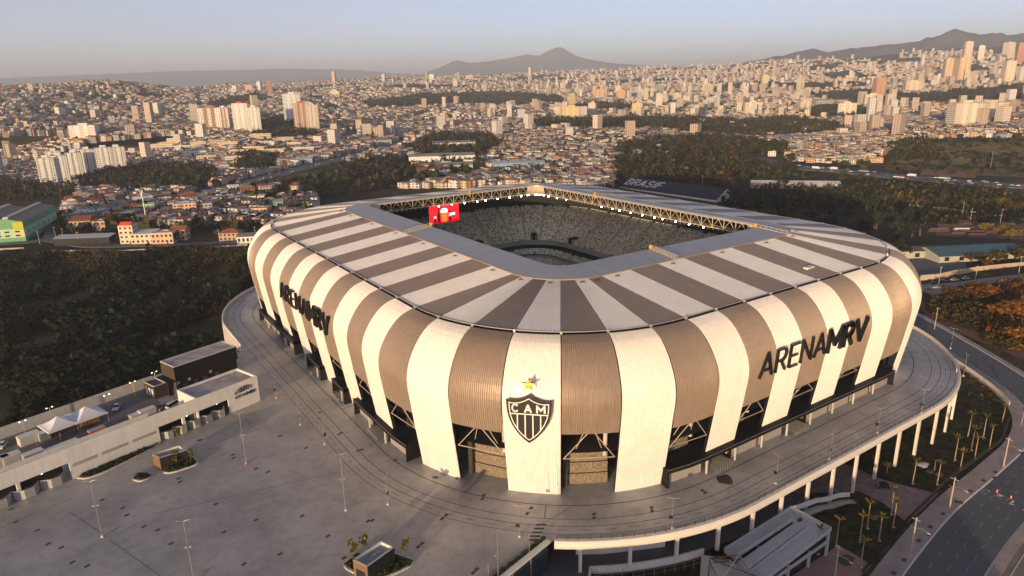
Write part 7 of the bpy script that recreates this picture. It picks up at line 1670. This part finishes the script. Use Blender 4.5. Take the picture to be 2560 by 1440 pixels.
# far woods and street trees
openg = inpolyv(px_, py_, WOODS[1]); few = rng.random(N) < .06
kw = np.nonzero((wood | (park & ~field)) & ~nearhw & (~openg | few) & ~inpolyv(px_, py_, [(1535,442),(1815,470),(1830,530),(1535,500)]) & ~inpolyv(px_, py_, [(1830,440),(2130,452),(2130,492),(1830,486)]) & (px_ > -40) & (px_ < 2600) & (py_ < 520) & (py_ > 135))[0]; kw = kw[rng.permutation(len(kw))[:11000]]; sc_ = np.clip(D_[kw]/1500, .9, 2.2)
Q = P3[kw]; o = mass('far_woods', Q, (2.6,8.5), (3,10), FARG+[(.07,.05,.02),(.045,.055,.02),(.09,.06,.025)], 'dark tree belts between the city quarters', cat='trees')
ks = rng.choice(N, 30000, replace=False); ks = ks[(px_[ks] > -40) & (px_[ks] < 2600) & ((py_[ks] < 450) | ((py_[ks] < 590) & (px_[ks] > 150) & (px_[ks] < 780))) & (py_[ks] > 165) & ~nearhw[ks]]; ks = ks[~field[ks] | (rng.random(len(ks)) < .12)]; ks = ks[(_hn(X_[ks]*1.7+9, Y_[ks]*1.7) > -.1) | (rng.random(len(ks)) < .35)]
mass('street_trees', P3[ks], (3,6), (3.5,6.5), FARG, 'small dark trees scattered among the city houses', units=UNIT_S, cat='trees')
# individual trees
def crown_mesh(seed, lobes, conif=False):
    g = np.random.default_rng(seed); parts = []
    for i in range(lobes):
        a = g.uniform(0, 6.28); rr = g.uniform(.2, .62); z = g.uniform(-.35, .5)
        if conif: parts.append(leafcloud(46, .12*math.cos(a), .12*math.sin(a), -.6+1.6*i/lobes, .55*(1-.75*i/lobes)+.08, .55*(1-.75*i/lobes)+.08, .22, .10, [(1,1,1),(.7,.7,.7)], .3, seed*31+i))
        else: parts.append(leafcloud(58, rr*math.cos(a), rr*math.sin(a), z*.8, .50, .50, .42, .115, [(1,1,1),(.72,.72,.72),(1.25,1.2,1.0)], .45, seed*31+i))
    V, F, C = merge(parts); o = npmesh('crown', V, F, M['leaf'], C); me = o.data; bpy.data.objects.remove(o); return me
CR = [crown_mesh(i, 7+i % 3) for i in range(8)]; CC = [crown_mesh(20+i, 8, True) for i in range(3)]
def trunk_mesh(seed):
    g = random.Random(seed); mb = MB(); mb.tube((0,0,0), (.03,.02,.55), .055, .04, n=7, caps=False); mb.tube((.03,.02,.55), (0,0,1.0), .04, .015, n=6, caps=False)
    for i in range(4): a = i*1.6+g.random(); z = .45+.1*i; mb.tube((.02,.01,z), (.28*math.cos(a), .28*math.sin(a), z+.3), .025, .01, n=5, caps=False)
    o = mb.build('trunk', M['trunk']); me = o.data; bpy.data.objects.remove(o); return me
TK = [trunk_mesh(i) for i in range(3)]
TS = {}
def tree(p, h, rw, col, kind, where, v=None, label=None):
    v = random.randrange(8) if v is None else v; r = thing('tree', (p[0], p[1], p[2]-.2), label, 'tree', 'trees around the stadium, nearest ones', random.uniform(0, 6.28))
    o = link('trunk', TK[v % 3], r); o.scale = (h*.9, h*.9, h*.72)
    o = link('crown', CC[v % 3] if kind == 'conifer' else CR[v], r, loc=(0,0,h*.62)); o.scale = (rw, rw, h*.42); o.color = (*col, 1)
    if label is None: TS.setdefault((kind, where), []).append((r, p))
G1, G2, G3, YL, OR_, DKG = (.045,.058,.022), (.065,.068,.026), (.032,.044,.019), (.26,.19,.03), (.18,.10,.03), (.024,.034,.016)
tz_ = [(WOODS[2], 62, (11,17), (5,8), [G1,G2,(.07,.055,.02),G3], 'in woods beyond stadium', 500, 1300, 0), ([(1815,492),(1960,470),(2330,560),(2340,640),(2200,650),(1900,540)], 70, (10,17), (4,6.5), [G3,DKG,G1,DKG], 'behind right stadium side', 430, 950, .45), (WOODS[0], 34, (9,14), (5,8), [G3,G1,DKG,(.05,.04,.018)], 'near white towers', 600, 1100, 0), (WOODS[5], 10, (9,13), (5,7), [G1,G3], 'beside left highway', 700, 1300, 0), ([(2330,585),(2420,580),(2560,560),(2560,600),(2480,600),(2380,600)], 5, (6,9), (4,5.5), [YL], 'at teal-roofed shed', 400, 800, 0), ([(2400,660),(2480,645),(2570,630),(2570,662),(2450,672)], 12, (6,9), (3.5,5), [(.09,.075,.02),G2,(.12,.08,.025)], 'on lot above tan wall', 350, 700, 0), ([(1000,372),(1080,340),(1240,350),(1260,372),(1180,402),(1240,425),(1140,432)], 26, (8,12), (4.5,7), [G1,G2,(.06,.05,.02)], 'around white factory', 700, 1600, 0), ([(480,470),(700,440),(760,500),(640,540),(500,520)], 16, (6,10), (3.5,5.5), [G3,G1], 'among hillside houses', 480, 900, 0), ([(30,500),(200,478),(480,500),(480,545),(180,545)], 22, (6,10), (3.5,5.5), [G3,G1,G2], 'among left street houses', 450, 850, 0)]
for P, n, hh, rw, cols, where, d0, d1, con in tz_:
    for q in samp(P, n, d0, d1): tree(q, random.uniform(*hh), random.uniform(*rw), random.choice(cols), 'conifer' if random.random() < con else 'broadleaf', where)
for (kind, where), L in TS.items(): rank_labels([l[0] for l in L], [l[1] for l in L], '%s tree %s' % ({'conifer':'dark pointed','broadleaf':'leafy'}[kind], where))
tree(hit(*c5(1130,500)), 13, 8, (.13,.085,.02), 'b', '', 2, 'large yellow-brown tree beside the tan house on the left street'); tree(hit(*c5(1240,470)), 11, 7, (.05,.045,.018), 'b', '', 3, 'dark round tree right of the yellow-brown tree'); tree(hit(*c5(1690,640)), 8, 5, G2, 'b', '', 4, 'small spreading street tree before the peach house'); tree(hit(*c5(2190,470)), 9, 7, (.20,.15,.02), 'b', '', 5, 'bright yellow-topped tree among dark trees left of the stadium')
for i, (x, y) in enumerate(((2050,470),(2330,470),(2480,450),(1500,360),(1640,380),(1960,480))): tree(hit(*c5(x, y)), 9.5, 7, G3, 'b', '', i, 'dark round tree in the clump left of the stadium, %s from left' % ordinal([3,4,6,1,2,5][i] if False else sorted((2050,2330,2480,1500,1640,1960)).index(x)+1))
tree(hit(2500,522), 11, 8, (.14,.13,.02), 'b', '', 6, 'yellow-green rounded tree near the right photo edge'); tree(hit(2535,530), 10, 7, (.13,.07,.025), 'b', '', 7, 'rust-tinted tree right of the yellow-green tree'); tree(hit(2135,612), 9, 7, (.07,.045,.025), 'b', '', 1, 'brownish rounded tree just behind the right stadium edge')
tree(hit(2448,760), 12, 8, (.20,.09,.02), 'b', '', 2, 'large rust-orange tree on the bank, upper one'); tree(hit(2520,800), 12, 9, (.22,.10,.02), 'b', '', 5, 'large rust-orange tree on the bank at the right edge'); tree(hit(2530,860), 9, 6, (.24,.12,.03), 'b', '', 3, 'lowest rust-orange tree on the bank above the road'); tree(hit(2425,735), 7, 4.5, (.24,.19,.03), 'b', '', 4, 'yellow-lit bush tree beside the side road'); tree(hit(2372,742), 7, 4.5, (.14,.09,.025), 'b', '', 0, 'orange-brown bush tree left of the yellow-lit one')
# street poles and tall light masts
def spole(b, h, label, grp, arm=False):
    p = hit(*b); r = thing('street_pole', p, label, 'pole', grp); mb = MB(); mb.tube((0,0,0), (0,0,h), .16, .09, n=6); mb.build('shaft', M['concrete'], r); mb = MB(); mb.box((0,0,h-.6), (1.8,.12,.12), face); mb.build('crossarm', M['concrete'], r); return r, p
L = [spole(b, 10, None, 'poles along the left street') for b in ((140,598),(160,602),(198,612),(550,606),(640,598),(100,610))]; rank_labels([l[0] for l in L], [l[1] for l in L], 'thin pole on the left street')
L = [spole(b, h, None, 'tall masts beside the far roads') for b, h in (((1075,318),32),(1175,316) and ((1175,316),30),((1103,330),28),((1196,322),30),((1283,318),30),((1384,312),36),((780,330),16),((90,300),26),((480,305),22),((2475,424),22),((660,395),18),((600,480),14),((1755,470),14))]; rank_labels([l[0] for l in L], [l[1] for l in L], 'tall thin mast beside a far road')
L = [spole(b, 12, None, 'lamp poles right of the stadium') for b in ((2345,718),(2435,716),(2545,690),(2270,545),(2500,560),(2405,540),(2425,556),(2335,828))]; rank_labels([l[0] for l in L], [l[1] for l in L], 'thin lamp pole right of the stadium')
# ================================================================== haze
hz = bpy.data.materials.new('haze'); hz.use_nodes = True; t = hz.node_tree; t.nodes.clear(); ou = t.nodes.new('ShaderNodeOutputMaterial'); pv = t.nodes.new('ShaderNodeVolumePrincipled'); pv.inputs['Color'].default_value = (.66,.77,.98,1); pv.inputs['Density'].default_value = HAZE; pv.inputs['Anisotropy'].default_value = 0.0; t.links.new(pv.outputs[0], ou.inputs['Volume'])
mb = MB(); mb.box((CAM[0], CAM[1], -80), (130000, 130000, 1240)); o = mb.build('haze', hz); tag(o, kind='stuff')
